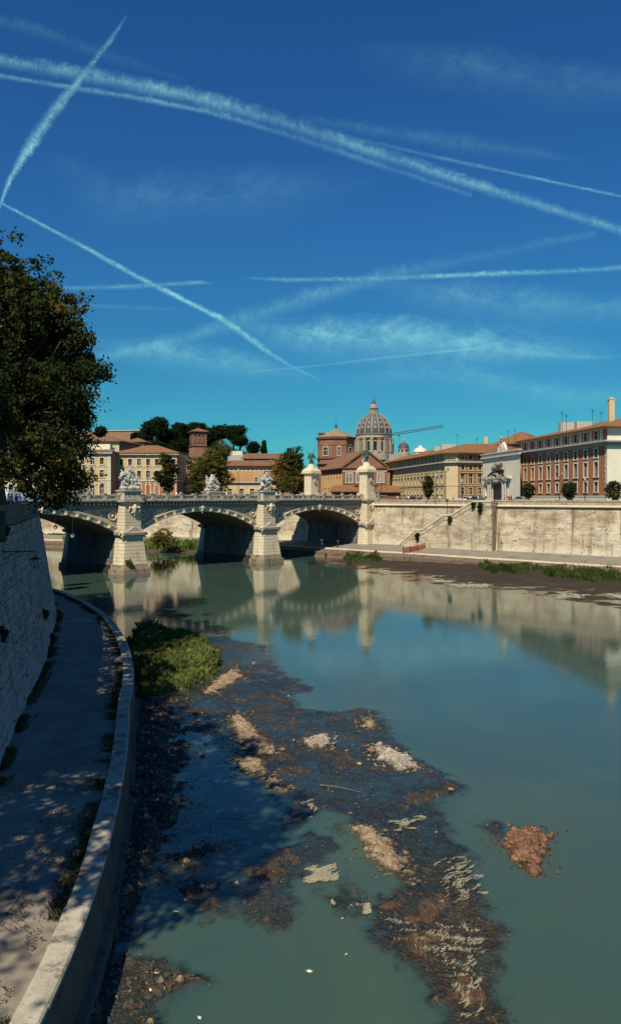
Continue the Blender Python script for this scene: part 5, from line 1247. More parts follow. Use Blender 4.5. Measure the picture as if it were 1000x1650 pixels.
# ---- H: brick church with gable front
z1=22.0;FLc=(10.0,240.);FRc=(23.8,240.);BRc=(17.5,262.);BLc=(3.7,262.)
rt=empty('brick_church',(FLc[0],FLc[1],SZ),0,'brick church with a gabled front, white rose window and ochre side wall','church')
facade(rt,FLc,FRc,SZ,z1,[dict(z0=17.4,z1=20.2,w=1.75,xs=[2.1,5.3,11.8],fr=.28,style='bifora')],m_brick)
fl=seglen(BLc,FLc)
facade(rt,BLc,FLc,SZ,z1,[dict(z0=16.0,z1=19.2,w=1.2,xs=[3+k*2.9 for k in range(7)],fr=.12,pane=m_brickd)],m_orange,m_orange)
for k in range(8):
    t=1.5+k*2.9;dq=(np.array(FLc)-np.array(BLc))/fl;p=np.array(BLc)+dq*t;trim(rt,p-dq*.32,p+dq*.32,SZ,20.0,.28,m_yel,'pilaster')
trim(rt,BLc,FLc,20.0,21.6,.05,m_brickd,'frieze')
plain(rt,[FRc,BRc,BLc,(BLc[0]+.5,BLc[1]-.5),(FLc[0]+3,FLc[1]+1.0)],SZ,z1-.02,m_brick,'rear_wall')
w=FRc[0]-FLc[0]
ap=FLc[0]+w*.53;za=27.2
mb=MB();mb.add([(0,0,z1-SZ),(w,0,z1-SZ),(ap-FLc[0],0,za-SZ),(0,.4,z1-SZ),(w,.4,z1-SZ),(ap-FLc[0],.4,za-SZ)],[(0,1,2),(5,4,3)]);mb.build('gable',m_brick,rt)
mb=MB();mb.add([(-.6,-.5,z1-SZ-.25),(ap-FLc[0],-.5,za-SZ+.1),(ap-FLc[0],-.5,za-SZ+.65),(-.6,-.5,z1-SZ+.25),(-.6,.6,z1-SZ-.25),(ap-FLc[0],.6,za-SZ+.1),(ap-FLc[0],.6,za-SZ+.65),(-.6,.6,z1-SZ+.25)],[(0,1,2,3),(7,6,5,4),(0,4,5,1),(3,2,6,7)])
mb.add([(w+.6,-.5,z1-SZ-.25),(ap-FLc[0],-.5,za-SZ+.1),(ap-FLc[0],-.5,za-SZ+.65),(w+.6,-.5,z1-SZ+.25),(w+.6,.6,z1-SZ-.25),(ap-FLc[0],.6,za-SZ+.1),(ap-FLc[0],.6,za-SZ+.65),(w+.6,.6,z1-SZ+.25)],[(3,2,1,0),(4,5,6,7),(1,5,4,0),(7,6,2,3)])
mb.build('raking_cornice',m_brickd,rt)
trim(rt,FLc,FRc,z1-.25,z1+.1,.35,m_brickd,'cornice',.4);trim(rt,FLc,FRc,20.7,21.0,.12,m_greyst,'string_course');trim(rt,FLc,FRc,16.4,16.9,.3,m_brickd,'string_course',.1)
# rose window
ro=MB();ro.lathe([(.62,-.02),(.66,-.16),(1.0,-.16),(1.05,.0)],20);rw_=ro.build('rose_window',m_trim,rt,(ap-FLc[0]-.15,-.02,23.9-SZ),(R(90),0,0))
rw_.rotation_euler=(R(-90),0,0)
ro=MB();ro.lathe([(.001,0),(.66,0)],16);ro.build('pane',m_glass,rw_,(0,0,-.04))
ro=MB()
for k in range(8):
    a=2*math.pi*k/8;ro.tube((0,0,-.07),(.66*math.cos(a),.66*math.sin(a),-.07),.06,n=4)
ro.ball((0,0,-.07),.2,8);ro.build('tracery',m_trim,rw_)
# nave roof
roof_mesh('roof',[[(BLc[0]-.8,BLc[1],z1),(FLc[0]-.8,FLc[1]-.3,z1),(ap,FLc[1]-.3,za+.3),(ap-6.3,BLc[1],za+.3)],[(FRc[0]+.8,FRc[1]-.3,z1),(BRc[0]+.8,BRc[1],z1),(ap-6.3,BLc[1],za+.3),(ap,FLc[1]-.3,za+.3)]],m_tile2,rt)
# low porches
for (x0,x1,D,zr,ze,nm) in ((530,579,228,16.4,14.6,'roof'),(604,650,226,16.3,14.4,'roof')):
    X0,X1=XP(x0,D),XP(x1,D);roof_mesh('porch_roof',[[(X0,D,ze),(X1,D,ze),(X1-1.5,D+6,zr),(X0+1.5,D+6,zr)]],m_tile,rt)
    plain(rt,[(X0+.8,D+.8),(X1-.8,D+.8),(X1-.8,D+7),(X0+.8,D+7)],SZ,ze-.1,m_brickd,'porch_wall')
# ---- G: octagonal tower
GX,GY=XP(541,290),290.
rt=empty('octagonal_tower',(GX,GY,SZ),0,'octagonal brick tower with a pyramid roof and arched windows left of the dome','tower')
Rr=7.1;a0=R(22.5-90+8)
oc=[(Rr*math.cos(a0+k*math.pi/4)+GX,Rr*math.sin(a0+k*math.pi/4)+GY) for k in range(8)]
for k in range(8):
    a,b=oc[k],oc[(k+1)%8];el=seglen(a,b)
    facade(rt,a,b,SZ,ZP(706,290),[dict(z0=28.2,z1=31.2,w=1.9 if k%2==0 else 1.0,xs=[el/2],fr=.2,style='arch')] if k in (6,7,0,1,5) else [],m_brick)
    trim(rt,a,b,27.0,27.5,.35,m_brickd,'cornice',.1);trim(rt,a,b,34.4,35.0,.5,m_brickd,'cornice',.2);trim(rt,a,b,25.0,25.3,.2,m_brickd,'string_course',.1);trim(rt,a,b,31.9,32.2,.1,m_brickd,'string_course',.05)
zt=ZP(705,290);pol=[[(GX+(p[0]-GX)*1.1,GY+(p[1]-GY)*1.1,zt),(GX+(p2[0]-GX)*1.1,GY+(p2[1]-GY)*1.1,zt),(GX,GY,ZP(690.5,290))] for p,p2 in zip(oc,oc[1:]+oc[:1])]
roof_mesh('roof',pol,m_tilep,rt)
mb=MB();z=ZP(690.5,290)-SZ-.2;mb.lathe([(.5,z),(.3,z+.6),(.5,z+.9),(.5,z+1.3),(.15,z+1.5),(.3,z+1.9),(.1,z+2.2),(.05,z+4)],8);mb.build('finial',m_bronze,rt)
mb=MB();mb.box(-6.6,-4.6,-3.2,-1.5,zt-SZ-8,zt-SZ+1.2);mb.box(-6.9,-4.3,-3.5,-1.2,zt-SZ+1.2,zt-SZ+1.6);mb.build('turret',m_brickd,rt)
# lower wings between tower and church
rt=empty('convent_wing',(4,268,SZ),0,'low brick wing with tiled roof between the octagonal tower and the church','building')
plain(rt,[(3,266),(16,266),(16,280),(3,280)],SZ,24.3,m_brick,'wall');hip(rt,(3,266),(16,266),(16,280),(3,280),24.4,26.6,.7,m_tile2)
# ---- St Peter-like dome (built as it looks)
DX,DY=XP(602,900),900.;S=.7258
rt=empty('domed_basilica',(DX,DY,SZ),0,'great ribbed grey dome with lantern and pale colonnaded drum on the skyline','church')
m_dst=stucco('basilica_stone',(.36,.31,.23),.4);m_ribs=stucco('dome_ribs',(.30,.28,.25));m_dlead=simple('dome_lead',(.085,.075,.072),.6,.35,.05,.3,.4,stain=((.05,.04,.04),.6,.15))
zz=lambda y:H+(HY-y)*S-SZ
mb=MB();mb.box(-34*S,60*S,-20,20,0,zz(741));mb.box(-32*S,42*S,-18,20,zz(741),zz(733));mb.build('basilica_body',m_dst,rt)
mb=MB();mb.lathe([(33*S,zz(742)),(33*S,zz(732)),(31.5*S,zz(731.5)),(31.5*S,zz(728)),(26*S,zz(728)),(26*S,zz(708)),(27*S,zz(707)),(29.5*S,zz(706.5)),(29.5*S,zz(705.8)),(28.6*S,zz(705)),(28.6*S,zz(701.5)),(30*S,zz(701)),(30*S,zz(700.2)),(28*S,zz(700))],64);mb.build('drum',m_dst,rt)
for k in range(16):
    a=2*math.pi*(k+.5)/16
    M=Matrix.Rotation(a,4,'Z');mb=MB();mb.box(26*S,31.3*S,-1.5,1.5,zz(728),zz(709.5),M);mb.box(26*S,32*S,-2.0,2.0,zz(709.5),zz(707.2),M);mb.box(25.5*S,32.4*S,-2.4,2.4,zz(730),zz(728),M)
    for y in (-1.6,1.6): q=M@Vector((31.2*S,y,0));mb.lathe([(.75,zz(728)),(.65,zz(710))],6,q.x,q.y)
    mb.build('buttress',m_dst,rt)
    a2=2*math.pi*k/16;M=Matrix.Rotation(a2,4,'Z');mb=MB();mb.box(25.9*S,26.5*S,-1.7,1.7,zz(726),zz(713.5),M);mb.m=[1]*6
    mb.cur=0;mb.box(26*S,26.9*S,-2.3,-1.71,zz(726),zz(712.5),M);mb.box(26*S,26.9*S,1.71,2.3,zz(726),zz(712.5),M);mb.box(26*S,27*S,-2.3,2.3,zz(712.5),zz(711.3),M);mb.build('drum_window',[m_dst,m_glass],rt)
dp=[(28.2,700),(28.3,697),(28,693),(27.1,689),(25.6,685),(23.6,681),(21,677),(17.6,673),(13.6,669.5),(9.2,667),(7.5,666.3)]
mb=MB();mb.lathe([(r_*S,zz(y)) for r_,y in dp],64);mb.build('dome_shell',m_dlead,rt,smooth=True)
for k in range(16):
    a=2*math.pi*(k+.5)/16;mb=MB();hw=.62
    vs=[]
    for r_,y in dp:
        w_=hw*(.35+.65*r_/28)
        for o_,e in ((-w_,0),(-w_,.7),(w_,.7),(w_,0)):
            x=r_*S+e;vs.append((x*math.cos(a)-o_*math.sin(a),x*math.sin(a)+o_*math.cos(a),zz(y)+e*.4))
    fs=[(i*4+j,i*4+j+1,i*4+5+j,i*4+4+j) for i in range(len(dp)-1) for j in range(3)]
    mb.add(vs,fs);mb.build('rib',m_ribs,rt)
mb=MB()
for lvl,(r_,y) in enumerate(((27.3,690),(24.2,682.5),(19,675.5))):
    for k in range(16):
        a=2*math.pi*k/16;x=r_*S+.3;M=Matrix.Translation((x*math.cos(a),x*math.sin(a),zz(y)))@Matrix.Rotation(a,4,'Z');mb.box(-.9,.5,-1.0+.2*lvl,1.0-.2*lvl,-1.1,1.1,M)
mb.build('dormer',m_greyst,rt)
mb=MB();mb.lathe([(9*S,zz(667)),(9.3*S,zz(665.5)),(7*S,zz(665)),(4.5*S,zz(665)),(4.5*S,zz(658)),(7.2*S,zz(658)),(7.2*S,zz(657)),(6.4*S,zz(656.5)),(5.6*S,zz(655)),(5.8*S,zz(654.6)),(3.3*S,zz(650)),(2*S,zz(646)),(1*S,zz(643.5)),(.3*S,zz(643))],24)
for k in range(12):
    a=2*math.pi*k/12;mb.box(4.5*S,6.6*S,-.4,.4,zz(665),zz(658),Matrix.Rotation(a,4,'Z'))
la=mb.build('lantern',m_dst,rt)
mb=MB();mb.lathe([(5.9*S,zz(655)),(3.4*S,zz(650)),(2.1*S,zz(646)),(1.1*S,zz(643.8))],16);mb.build('lantern_spire',m_dlead,la)
mb=MB();mb.ball((0,0,zz(642.6)),1.0,10);mb.box(-.2,.2,-.2,.2,zz(642),zz(639.3));mb.box(-.9,.9,-.2,.2,zz(640.7),zz(640.2));mb.build('ball_and_cross',m_bronze,la)
rt=empty('small_dome',(XP(650,890),890,SZ),0,'small grey side dome with a slim lantern right of the great dome','church')
S2=.7177;z2=lambda y:H+(HY-y)*S2-SZ
mb=MB();mb.lathe([(10*S2,0),(10*S2,z2(730)),(8.6*S2,z2(729)),(8.6*S2,z2(724)),(9.3*S2,z2(723.5)),(9.3*S2,z2(722.6))],16);mb.build('drum',m_dst,rt)
for k in range(8):
    M=Matrix.Rotation(2*math.pi*(k+.5)/8,4,'Z');mb=MB();mb.box(8.5*S2,8.75*S2,-.9,.9,z2(728.5),z2(725),M);mb.build('drum_window',m_glass,rt)
mb=MB();mb.lathe([(9*S2,z2(722.6)),(8.6*S2,z2(719.5)),(7.2*S2,z2(716.5)),(4.5*S2,z2(714)),(1.5*S2,z2(713))],20);mb.build('dome_shell',m_dlead,rt,smooth=True)
mb=MB();mb.lathe([(1.8*S2,z2(713.2)),(1.6*S2,z2(710)),(2*S2,z2(709.8)),(.9*S2,z2(707.5)),(.2*S2,z2(704))],8);mb.build('lantern',m_dst,rt)
# ---- crane
rt=empty('tower_crane',(XP(624,800),800,SZ),0,'thin blue grey tower crane with a long inclined jib right of the dome','crane')
m_crane=simple('crane_steel',(.10,.12,.16),.5,.2,1,0,9,metal=.3);m_craner=simple('crane_red',(.35,.05,.03),.5,.2,1,0,9)
def lattice(p0,p1,w,n,mat,name,r=.22):
    p0=Vector(p0);p1=Vector(p1);d=(p1-p0).normalized();q=d.to_track_quat('Z','Y');X_=q@Vector((w,0,0));Y_=q@Vector((0,w,0));mb=MB();cs=[X_+Y_,X_-Y_,-X_-Y_,Y_-X_]
    for c in cs: mb.tube(p0+c*.5,p1+c*.5,r,n=4)
    for k in range(n):
        a=p0+(p1-p0)*k/n;b=p0+(p1-p0)*(k+1)/n
        for j in range(4): mb.tube(a+cs[j]*.5,b+cs[(j+1)%4]*.5,r*.6,n=3)
    return mb.build(name,mat,rt)
D=800;zc=ZP(701,D)-SZ
lattice((0,0,0),(0,0,zc+4),2.2,20,m_crane,'mast')
x1=XP(711,D)-XP(624,D);lattice((0,0,zc),(x1,-10,ZP(688,D)-SZ),2.0,26,m_crane,'jib')
lattice((0,0,zc-2),(-11,1,ZP(706,D)-SZ),1.4,6,m_craner,'counter_jib')
mb=MB();mb.box(-1.6,2.0,-2,2,zc-5,zc-1);mb.build('cab',m_crane,rt)
mb=MB();mb.box(XP(642,D)-XP(624,D)-.8,XP(642,D)-XP(624,D)+.8,-4,-2.4,zc-1.5,zc+.5);mb.tube((XP(642,D)-XP(624,D),-3,zc),(XP(642,D)-XP(624,D),-3,zc-14),.14,n=4);mb.build('trolley',m_crane,rt)
# ---- A: yellow palace left
D1,D2=226.,233.
a0,a1=P2(112,D1),P2(178.5,D1);b0,b1=(a1[0],D2),P2(285,D2)
rt=empty('yellow_palace',(a1[0],a1[1],SZ),0,'yellow ochre palace with a projecting left block and terracotta roof above the bridge','building')
zE=26.2
L=seglen(a0,a1);xsl=[XP(p,D1)-a0[0] for p in (117,133,149,164)]
RW1=lambda xs,D:[dict(z0=13.2,z1=16.4,w=1.3,xs=xs,fr=.25,style='arch',pane=m_shut),dict(z0=18.7,z1=20.8,w=1.15,xs=xs,fr=.22,alt=m_shut),dict(z0=22.5,z1=24.4,w=1.15,xs=xs,fr=.22,alt=m_shut)]
facade(rt,a0,a1,SZ,zE,RW1(xsl,D1),m_yel)
facade(rt,a1,(a1[0]+.01,b0[1]),SZ,zE,[],m_brown)  # brown here paints the shade on the block's right-hand side
xsm=[XP(p,D2)-b0[0] for p in (195.5,209.5,224,238.5,252.5,266.5,279)]
facade(rt,b0,b1,SZ,zE,RW1(xsm,D2),m_yel)
b2=(b1[0]+.3,b1[1]+15)
facade(rt,b1,b2,SZ,zE,[dict(z0=18.7,z1=20.8,w=1.2,xs=[3,7,11],fr=.22),dict(z0=22.5,z1=24.4,w=1.2,xs=[3,7,11],fr=.22)],m_brown)  # palace end wall coloured brown to stand in for its shade
plain(rt,[(a0[0],a0[1]+.5),(a1[0]-.3,a0[1]+.5),(a1[0]-.3,b0[1]+.6),(b1[0]-.3,b1[1]+.6),(b2[0]-.3,b2[1]),(a0[0],b2[1])],SZ,zE-.05,m_yel,'rear_wall')
for a,b in ((a0,a1),(b0,b1),(b1,b2)):
    trim(rt,a,b,17.7,17.95,.15,m_trim,'string_course');trim(rt,a,b,21.8,22.0,.12,m_trim,'string_course');trim(rt,a,b,25.2,25.6,.3,m_greyst,'cornice',.2);trim(rt,a,b,25.6,26.2,.75,m_greyst,'cornice',.6)
trim(rt,b0,b1,SZ,17.7,.04,m_redp,'ground_floor_band');
k=12
while k<25:
    trim(rt,(a1[0]-1.0,a1[1]),a1,k,k+.5,.06,m_trim,'quoin');k+=.62
hip(rt,b0,b1,b2,(b0[0],b2[1]),26.3,29.0,.9,m_tile)
hip(rt,a0,a1,(a1[0],b2[1]-1),(a0[0],b2[1]-1),26.3,27.6,.8,m_tile2)
mb=MB();mb.box(-8,-1,3,6,zE-SZ+.8,zE-SZ+2.4);mb.build('roof_terrace',m_white,rt)
# ---- B: house behind
rt=empty('upper_house',(XP(150,292),292,SZ),0,'cream house with hipped roof standing higher behind the yellow palace','building')
fl_,fr_=P2(140,292),P2(192,292);br_=(fr_[0]+3,fr_[1]+22)
facade(rt,fl_,fr_,SZ,ZP(711,292),[dict(z0=29.6,z1=31.6,w=1.2,xs=[3,6.5,10],fr=.2)],m_cream);plain(rt,[(fl_[0],fl_[1]+.4),(fr_[0]-.3,fr_[1]+.4),br_,(fl_[0],br_[1])],SZ,ZP(711,292)-.05,m_brown,'rear_wall')
facade(rt,fr_,br_,SZ,ZP(711,292),[dict(z0=29.6,z1=31.2,w=1.2,xs=[4,9,14],fr=.2)],m_brown)
hip(rt,fl_,fr_,br_,(fl_[0],br_[1]),ZP(710.5,292),ZP(701,292),1.0,m_tile2)
rt=empty('roof_house',(XP(212,320),320,SZ),0,'small tiled roof house left of the umbrella pines','building')
fl_,fr_=P2(205,320),P2(232,320);plain(rt,[fl_,fr_,(fr_[0],336),(fl_[0],336)],SZ,ZP(712,320),m_brown);hip(rt,fl_,fr_,(fr_[0],336),(fl_[0],336),ZP(711.5,320),ZP(704,320),.8,m_tile2)
rt=empty('hilltop_wall',(XP(185,470),470,40),0,'long brown wall along the hilltop behind the yellow palace','wall')
plain(rt,[P2(60,480),P2(228,470),P2(228,474),P2(60,484)],30,ZP(694,470),m_brown,'wall_face');plain(rt,[P2(60,479.5),P2(228,469.5),P2(228,474.5),P2(60,484.5)],ZP(694,470)+.01,ZP(692.6,470),m_greyst,'coping')
# ---- D: campanile
TX,TY=XP(319,290),290.
rt=empty('brick_bell_tower',(TX,TY,SZ),R(20),'square brick bell tower with a low tiled roof in front of the pines','tower')
rt.rotation_euler=(0,0,0)
hw=2.75;ca,sa=math.cos(R(18)),math.sin(R(18))
sq=[(TX+x*ca-y*sa,TY+x*sa+y*ca) for x,y in ((-hw,-hw),(hw,-hw),(hw,hw),(-hw,hw))]
for k in range(4):
    a,b=sq[k],sq[(k+1)%4];el=2*hw
    facade(rt,a,b,SZ,ZP(696,290),[dict(z0=33.2,z1=36.0,w=.75,xs=[1.3,2.75,4.2],fr=.1),dict(z0=25,z1=27.2,w=.7,xs=[1.8,3.7],fr=.1)],m_brick,m_brickd)
    for z in (31.8,37.0,23.2): trim(rt,a,b,z,z+.4,.3,m_brickd,'cornice',.1)
hip(rt,*sq,ZP(695.5,290),ZP(689.5,290),.7,m_tile2,name='roof')
mb=MB();mb.tube((0,0,ZP(690,290)-SZ),(0,0,ZP(686,290)-SZ),.08,n=4);mb.box(-.4,.4,-.05,.05,ZP(687.5,290)-SZ,ZP(687,290)-SZ);mb.build('cross',m_lead,rt)
# ---- F: stepped ochre buildings, centre left
rt=empty('ochre_street_house',(XP(400,236),236,SZ),0,'low yellow house with brown shutters between the trees','building')
a,b=P2(352,236),P2(452,236)
facade(rt,a,b,SZ,ZP(778,236),[dict(z0=13,z1=15.4,w=1.3,xs=[XP(p,236)-a[0] for p in (370,389,406,430,444)],fr=.2,pane=m_shut)],m_yel);plain(rt,[(a[0],236.5),(b[0],236.5),(b[0],246),(a[0],246)],SZ,ZP(778,236)-.03,m_yel,'rear_wall')
trim(rt,a,b,ZP(778,236),ZP(776,236),.6,m_greyst,'cornice',.2,10)
rt=empty('ochre_upper_house',(XP(400,250),250,SZ),0,'ochre house with stepped gable wall behind the low yellow house','building')
a,b=P2(370,250),P2(425,250)
facade(rt,a,b,SZ,ZP(759,250),[dict(z0=17.4,z1=19.2,w=1.0,xs=[8.6,9.9+.6],fr=.15)],m_orange);plain(rt,[(a[0],250.5),(b[0],250.5),(b[0],262),(a[0],262)],SZ,ZP(759,250)-.03,m_orange,'rear_wall')
rt=empty('long_roofed_house',(XP(410,264),264,SZ),0,'long brown house with two tiers of tiled roof and a row of tiny windows','building')
a,b=P2(300,264),P2(466,264);n=16
facade(rt,a,b,SZ,ZP(750,264),[dict(z0=ZP(758,264),z1=ZP(754,264),w=.9,xs=lin(12,seglen(a,b)-.5,n),fr=.15)],m_brown);plain(rt,[(a[0],264.5),(b[0],264.5),(b[0],274),(a[0],274)],SZ,ZP(750,264)-.03,m_brown,'rear_wall')
roof_mesh('roof',[[(a[0],263,ZP(750,264)),(b[0]+.3,263,ZP(750,264)),(b[0]+.3,274,ZP(741,270)),(a[0],274,ZP(741,270))]],m_tile2,rt)
a2,b2=P2(392,276),P2(467,276)
facade(rt,a2,b2,20,ZP(738.5,276),[dict(z0=ZP(742.5,276),z1=ZP(739.4,276),w=1.1,xs=lin(1,seglen(a2,b2)-1,9),fr=.1)],m_brown,name='upper_wall');plain(rt,[(a2[0],276.4),(b2[0],276.4),(b2[0],286),(a2[0],286)],20,ZP(738.5,276),m_brown,'upper_rear_wall')
roof_mesh('upper_roof',[[(a2[0]-.8,275,ZP(738.5,276)),(b2[0]+.8,275,ZP(738.5,276)),(b2[0]-1,284,ZP(730,282)),(a2[0]+.2,284,ZP(730,282))]],m_tile2,rt)
a,b=P2(366,285),P2(394,285);rt=empty('terrace_house',(a[0],a[1],SZ),0,'grey and white roof terrace house below the cypress','building')
plain(rt,[a,b,(b[0],292),(a[0],292)],SZ,ZP(733,285),m_greyst);plain(rt,[(a[0]+1,a[1]+2),(b[0]-1,b[1]+2),(b[0]-1,292),(a[0]+1,292)],ZP(733,285)+.01,ZP(726,285),m_trim,'terrace_wall')
rt=empty('pink_gate_house',(XP(312,245),245,SZ),0,'small pinkish brown house between the yellow palace and the big tree','building')
a,b=P2(296,245),P2(345,245);facade(rt,a,b,SZ,ZP(773,245),[dict(z0=13,z1=15.6,w=1.3,xs=[1.5,4,6.5,8.8],fr=.2,pane=m_shut)],m_brown);plain(rt,[(a[0],245.4),(b[0],245.4),(b[0],256),(a[0],256)],SZ,ZP(773,245)-.03,m_brown,'rear_wall');trim(rt,a,b,ZP(773,245),ZP(771,245),.5,m_trim,'cornice',.2,10)
plain(rt,[P2(305,262),P2(352,262),(XP(352,262),270),(XP(305,262),270)],SZ,ZP(722,262),m_brick,'tall_rear_block')
# building behind tree on far left
rt=empty('left_bank_building',(XP(20,215),215,SZ),0,'cream building glimpsed below the plane tree at far left','building')
a,b=P2(-80,215),P2(98,215);facade(rt,a,b,SZ,25,[dict(z0=13,z1=15.6,w=1.3,xs=lin(1,seglen(a,b)-1,10),fr=.25,style='arch'),dict(z0=17.5,z1=19.5,w=1.2,xs=lin(1,seglen(a,b)-1,10),fr=.2,alt=m_shut),dict(z0=21.5,z1=23.3,w=1.2,xs=lin(1,seglen(a,b)-1,10),fr=.2)],m_cream);plain(rt,[(a[0],215.5),(b[0],215.5),(b[0],232),(a[0],232)],SZ,25,m_cream,'rear_wall');hip(rt,a,b,(b[0],232),(a[0],232),25.1,28,.8,m_tile)
# filler far skyline roofs between church and long building
rt=empty('row_house',(XP(600,300),300,SZ),0,'brown roofed house between the church gable and the long cream building','building')
plain(rt,[P2(596,300),P2(628,300),P2(628,312),P2(596,312)],SZ,ZP(757,300),m_brown);hip(rt,P2(596,300),P2(628,300),P2(628,312),P2(596,312),ZP(756.5,300),ZP(749,300),.8,m_tile2)
# ================================================================ TREES
def leafmat(name,stops):
    m=NT(name);i=m.n('ShaderNodeAttribute',attribute_name='tone').outputs['Fac']
    c=m.ramp(i,stops)
    d=m.n('ShaderNodeBsdfDiffuse',{'Color':c});t=m.n('ShaderNodeBsdfTranslucent',{'Color':c})
    o=m.n('ShaderNodeMixShader',{0:.25,1:d.outputs[0],2:t.outputs[0]});m.t.links.new(o.outputs[0],m.out.inputs[0]);return m.mat
m_leaf=leafmat('plane_tree_leaves',[(0.,(.022,.032,.012)),(.40,(.050,.062,.020)),(.70,(.090,.088,.028)),(.88,(.18,.12,.03)),(1.,(.26,.11,.025))])
m_leafg=leafmat('green_leaves',[(0.,(.035,.048,.014)),(.5,(.10,.105,.03)),(.85,(.19,.15,.04)),(1.,(.26,.14,.04))])
m_leafd=leafmat('dark_leaves',[(0.,(.016,.028,.010)),(.55,(.045,.060,.018)),(.8,(.09,.085,.025)),(1.,(.17,.10,.03))])
m_pine=leafmat('pine_needles',[(0.,(.010,.019,.010)),(.6,(.020,.034,.015)),(1.,(.04,.055,.022))])
m_bark=simple('plane_bark',(.13,.10,.075),.9,.45,2.5,.6,7,stain=((.30,.26,.19),.58,3))
def leaves(blobs,n_clump,per,size,rc,seed,mat,surf=.75,name='crown',flatz=1.0,tone=0,rag=.25,gap=0):
    """blobs [(x,y,z,rx,ry,rz)]; leaf clumps through the volume, mostly near its surface"""
    r=np.random.RandomState(seed);B=np.array(blobs,float);vol=(B[:,3]*B[:,4]*B[:,5])**.75;p=vol/vol.sum()
    bi=r.choice(len(B),n_clump,p=p);d=r.randn(n_clump,3);d/=np.linalg.norm(d,axis=1)[:,None]
    rad=np.where(r.rand(n_clump)<surf,r.uniform(.78,1.0+rag,n_clump),r.rand(n_clump)**.5*.8)
    cpos=B[bi,:3]+d*rad[:,None]*B[bi,3:6]
    if gap>0:
        q=fbm(cpos[:,0]*.9+cpos[:,2]*.35,cpos[:,1]*.7+cpos[:,2]*.8,4,seed+40);kp_=q>gap;cpos=cpos[kp_];n_clump=len(cpos)
    cs=rc*r.uniform(.5,1.3,n_clump);ct=np.clip(fbm(cpos[:,0]*.25+cpos[:,2]*.3,cpos[:,1]*.25+cpos[:,2]*.17,3,seed)*1.5-.35+r.randn(n_clump)*.13+tone,0,1)
    N=n_clump*per;ci=np.repeat(np.arange(n_clump),per)
    g=r.randn(N,3)*.5;pos=cpos[ci]+g*cs[ci][:,None]*np.array([1,1,.75*flatz])
    a=r.randn(N,3);a/=np.linalg.norm(a,axis=1)[:,None];b=np.cross(a,r.randn(N,3));b/=np.linalg.norm(b,axis=1)[:,None]
    s=size*r.uniform(.6,1.3,N)[:,None]
    V=np.stack([pos-a*s,pos-b*s*.62,pos+a*s,pos+b*s*.62],1).reshape(-1,3)
    q=np.arange(N)[:,None]*4+np.arange(4)
    tn=np.repeat(np.clip(ct[ci]+r.randn(N)*.08,0,1),4)
    return npmesh(name,V,q,mat,attrs={'tone':tn}),cpos
def limbs(base,blobs,r0,seed,mat,trunk_top,per=3):
    r=random.Random(seed);mb=MB();b=Vector(base);top=Vector(trunk_top)
    mid=b.lerp(top,.5)+Vector((r.uniform(-.3,.3),r.uniform(-.3,.3),0))
    mb.path([b,b.lerp(mid,.3),mid,top],[r0*1.35,r0*1.05,r0*.9,r0*.7],9)
    for bl_ in blobs:
        c=Vector(bl_[:3])
        for k in range(per):
            e=c+Vector((r.uniform(-.7,.7)*bl_[3],r.uniform(-.7,.7)*bl_[4],r.uniform(-.6,.7)*bl_[5]));s_=mid.lerp(top,r.uniform(.3,1));m_=s_.lerp(e,.5)+Vector((r.uniform(-1,1),r.uniform(-1,1),r.uniform(0,.8)))*.6
            q=r0*r.uniform(.25,.42);mb.path([s_,m_,e],[q,q*.6,q*.15],5)
    return mb
def tree(name,loc,base_h,blobs,r0,seed,label,cat='tree',group=None,nc=900,per=40,size=.16,rc=1.1,mat=None,top=None,surf=.75,tone=0,lp=3,barkmat=None,rag=.25,gap=0):
    ro=empty(name,loc,0,label,cat,group)
    limbs((0,0,base_h),blobs,r0,seed,None,top or (0,0,max(2.5,blobs[0][2]*.8)),lp).build('trunk',barkmat or m_bark,ro,smooth=True)
    me,_=leaves(blobs,nc,per,size,rc,seed,mat or m_leaf,surf,tone=tone,rag=rag,gap=gap);link('crown',me,ro);return ro
Z0=SZ
def bb(L,ox,oy): return [(x-ox,y-oy,z-Z0,a,b,c) for x,y,z,a,b,c in L]
# big visible plane tree (trunk near the parapet): blobs in world coordinates, by picture column/row at distance D
def pb(px,py,D,r_,rz=None,ry=None): return (XP(px,D),D,ZP(py,D),r_,ry or r_,rz or r_)
D0=56
BL=[pb(5,505,56,4.0,3.2),pb(-30,460,58,4.5,4.0),pb(60,520,56,2.6,2.4),pb(95,535,55,2.1,1.6),pb(115,560,55,1.2,.9),pb(30,590,57,4.4,3.6),pb(100,625,54,2.3,1.9),pb(135,605,53,1.4,.75),pb(60,660,55,3.2,2.5),pb(108,690,54,1.6,1.5),pb(20,700,56,3.6,2.8),pb(90,735,53,2.1,1.6),pb(55,760,53,2.0,1.5),pb(110,765,53,1.1,.9),pb(75,790,52,1.3,.7),pb(-60,560,60,5.5,6.0),pb(-60,680,60,5.0,4.5),pb(0,450,57,2.2,1.7),pb(40,775,60,1.8,1.0)]
BL[-1]=pb(95,802,53,1.3,.5)
BL+=[pb(152,600,53,.9,.45),pb(140,640,53,.8,.6),pb(125,655,53,1.3,1.2),pb(125,720,53,1.1,1.0),pb(128,765,53,.8,.7),pb(105,500,55,1.4,1.0),pb(132,540,54,.9,.6),pb(35,455,57,1.3,1.1),pb(62,480,56,1.4,1.0),pb(12,415,57,.8,.9),pb(90,505,55,1.1,.7),pb(70,805,53,1.2,.35),pb(115,792,53,.8,.5)]
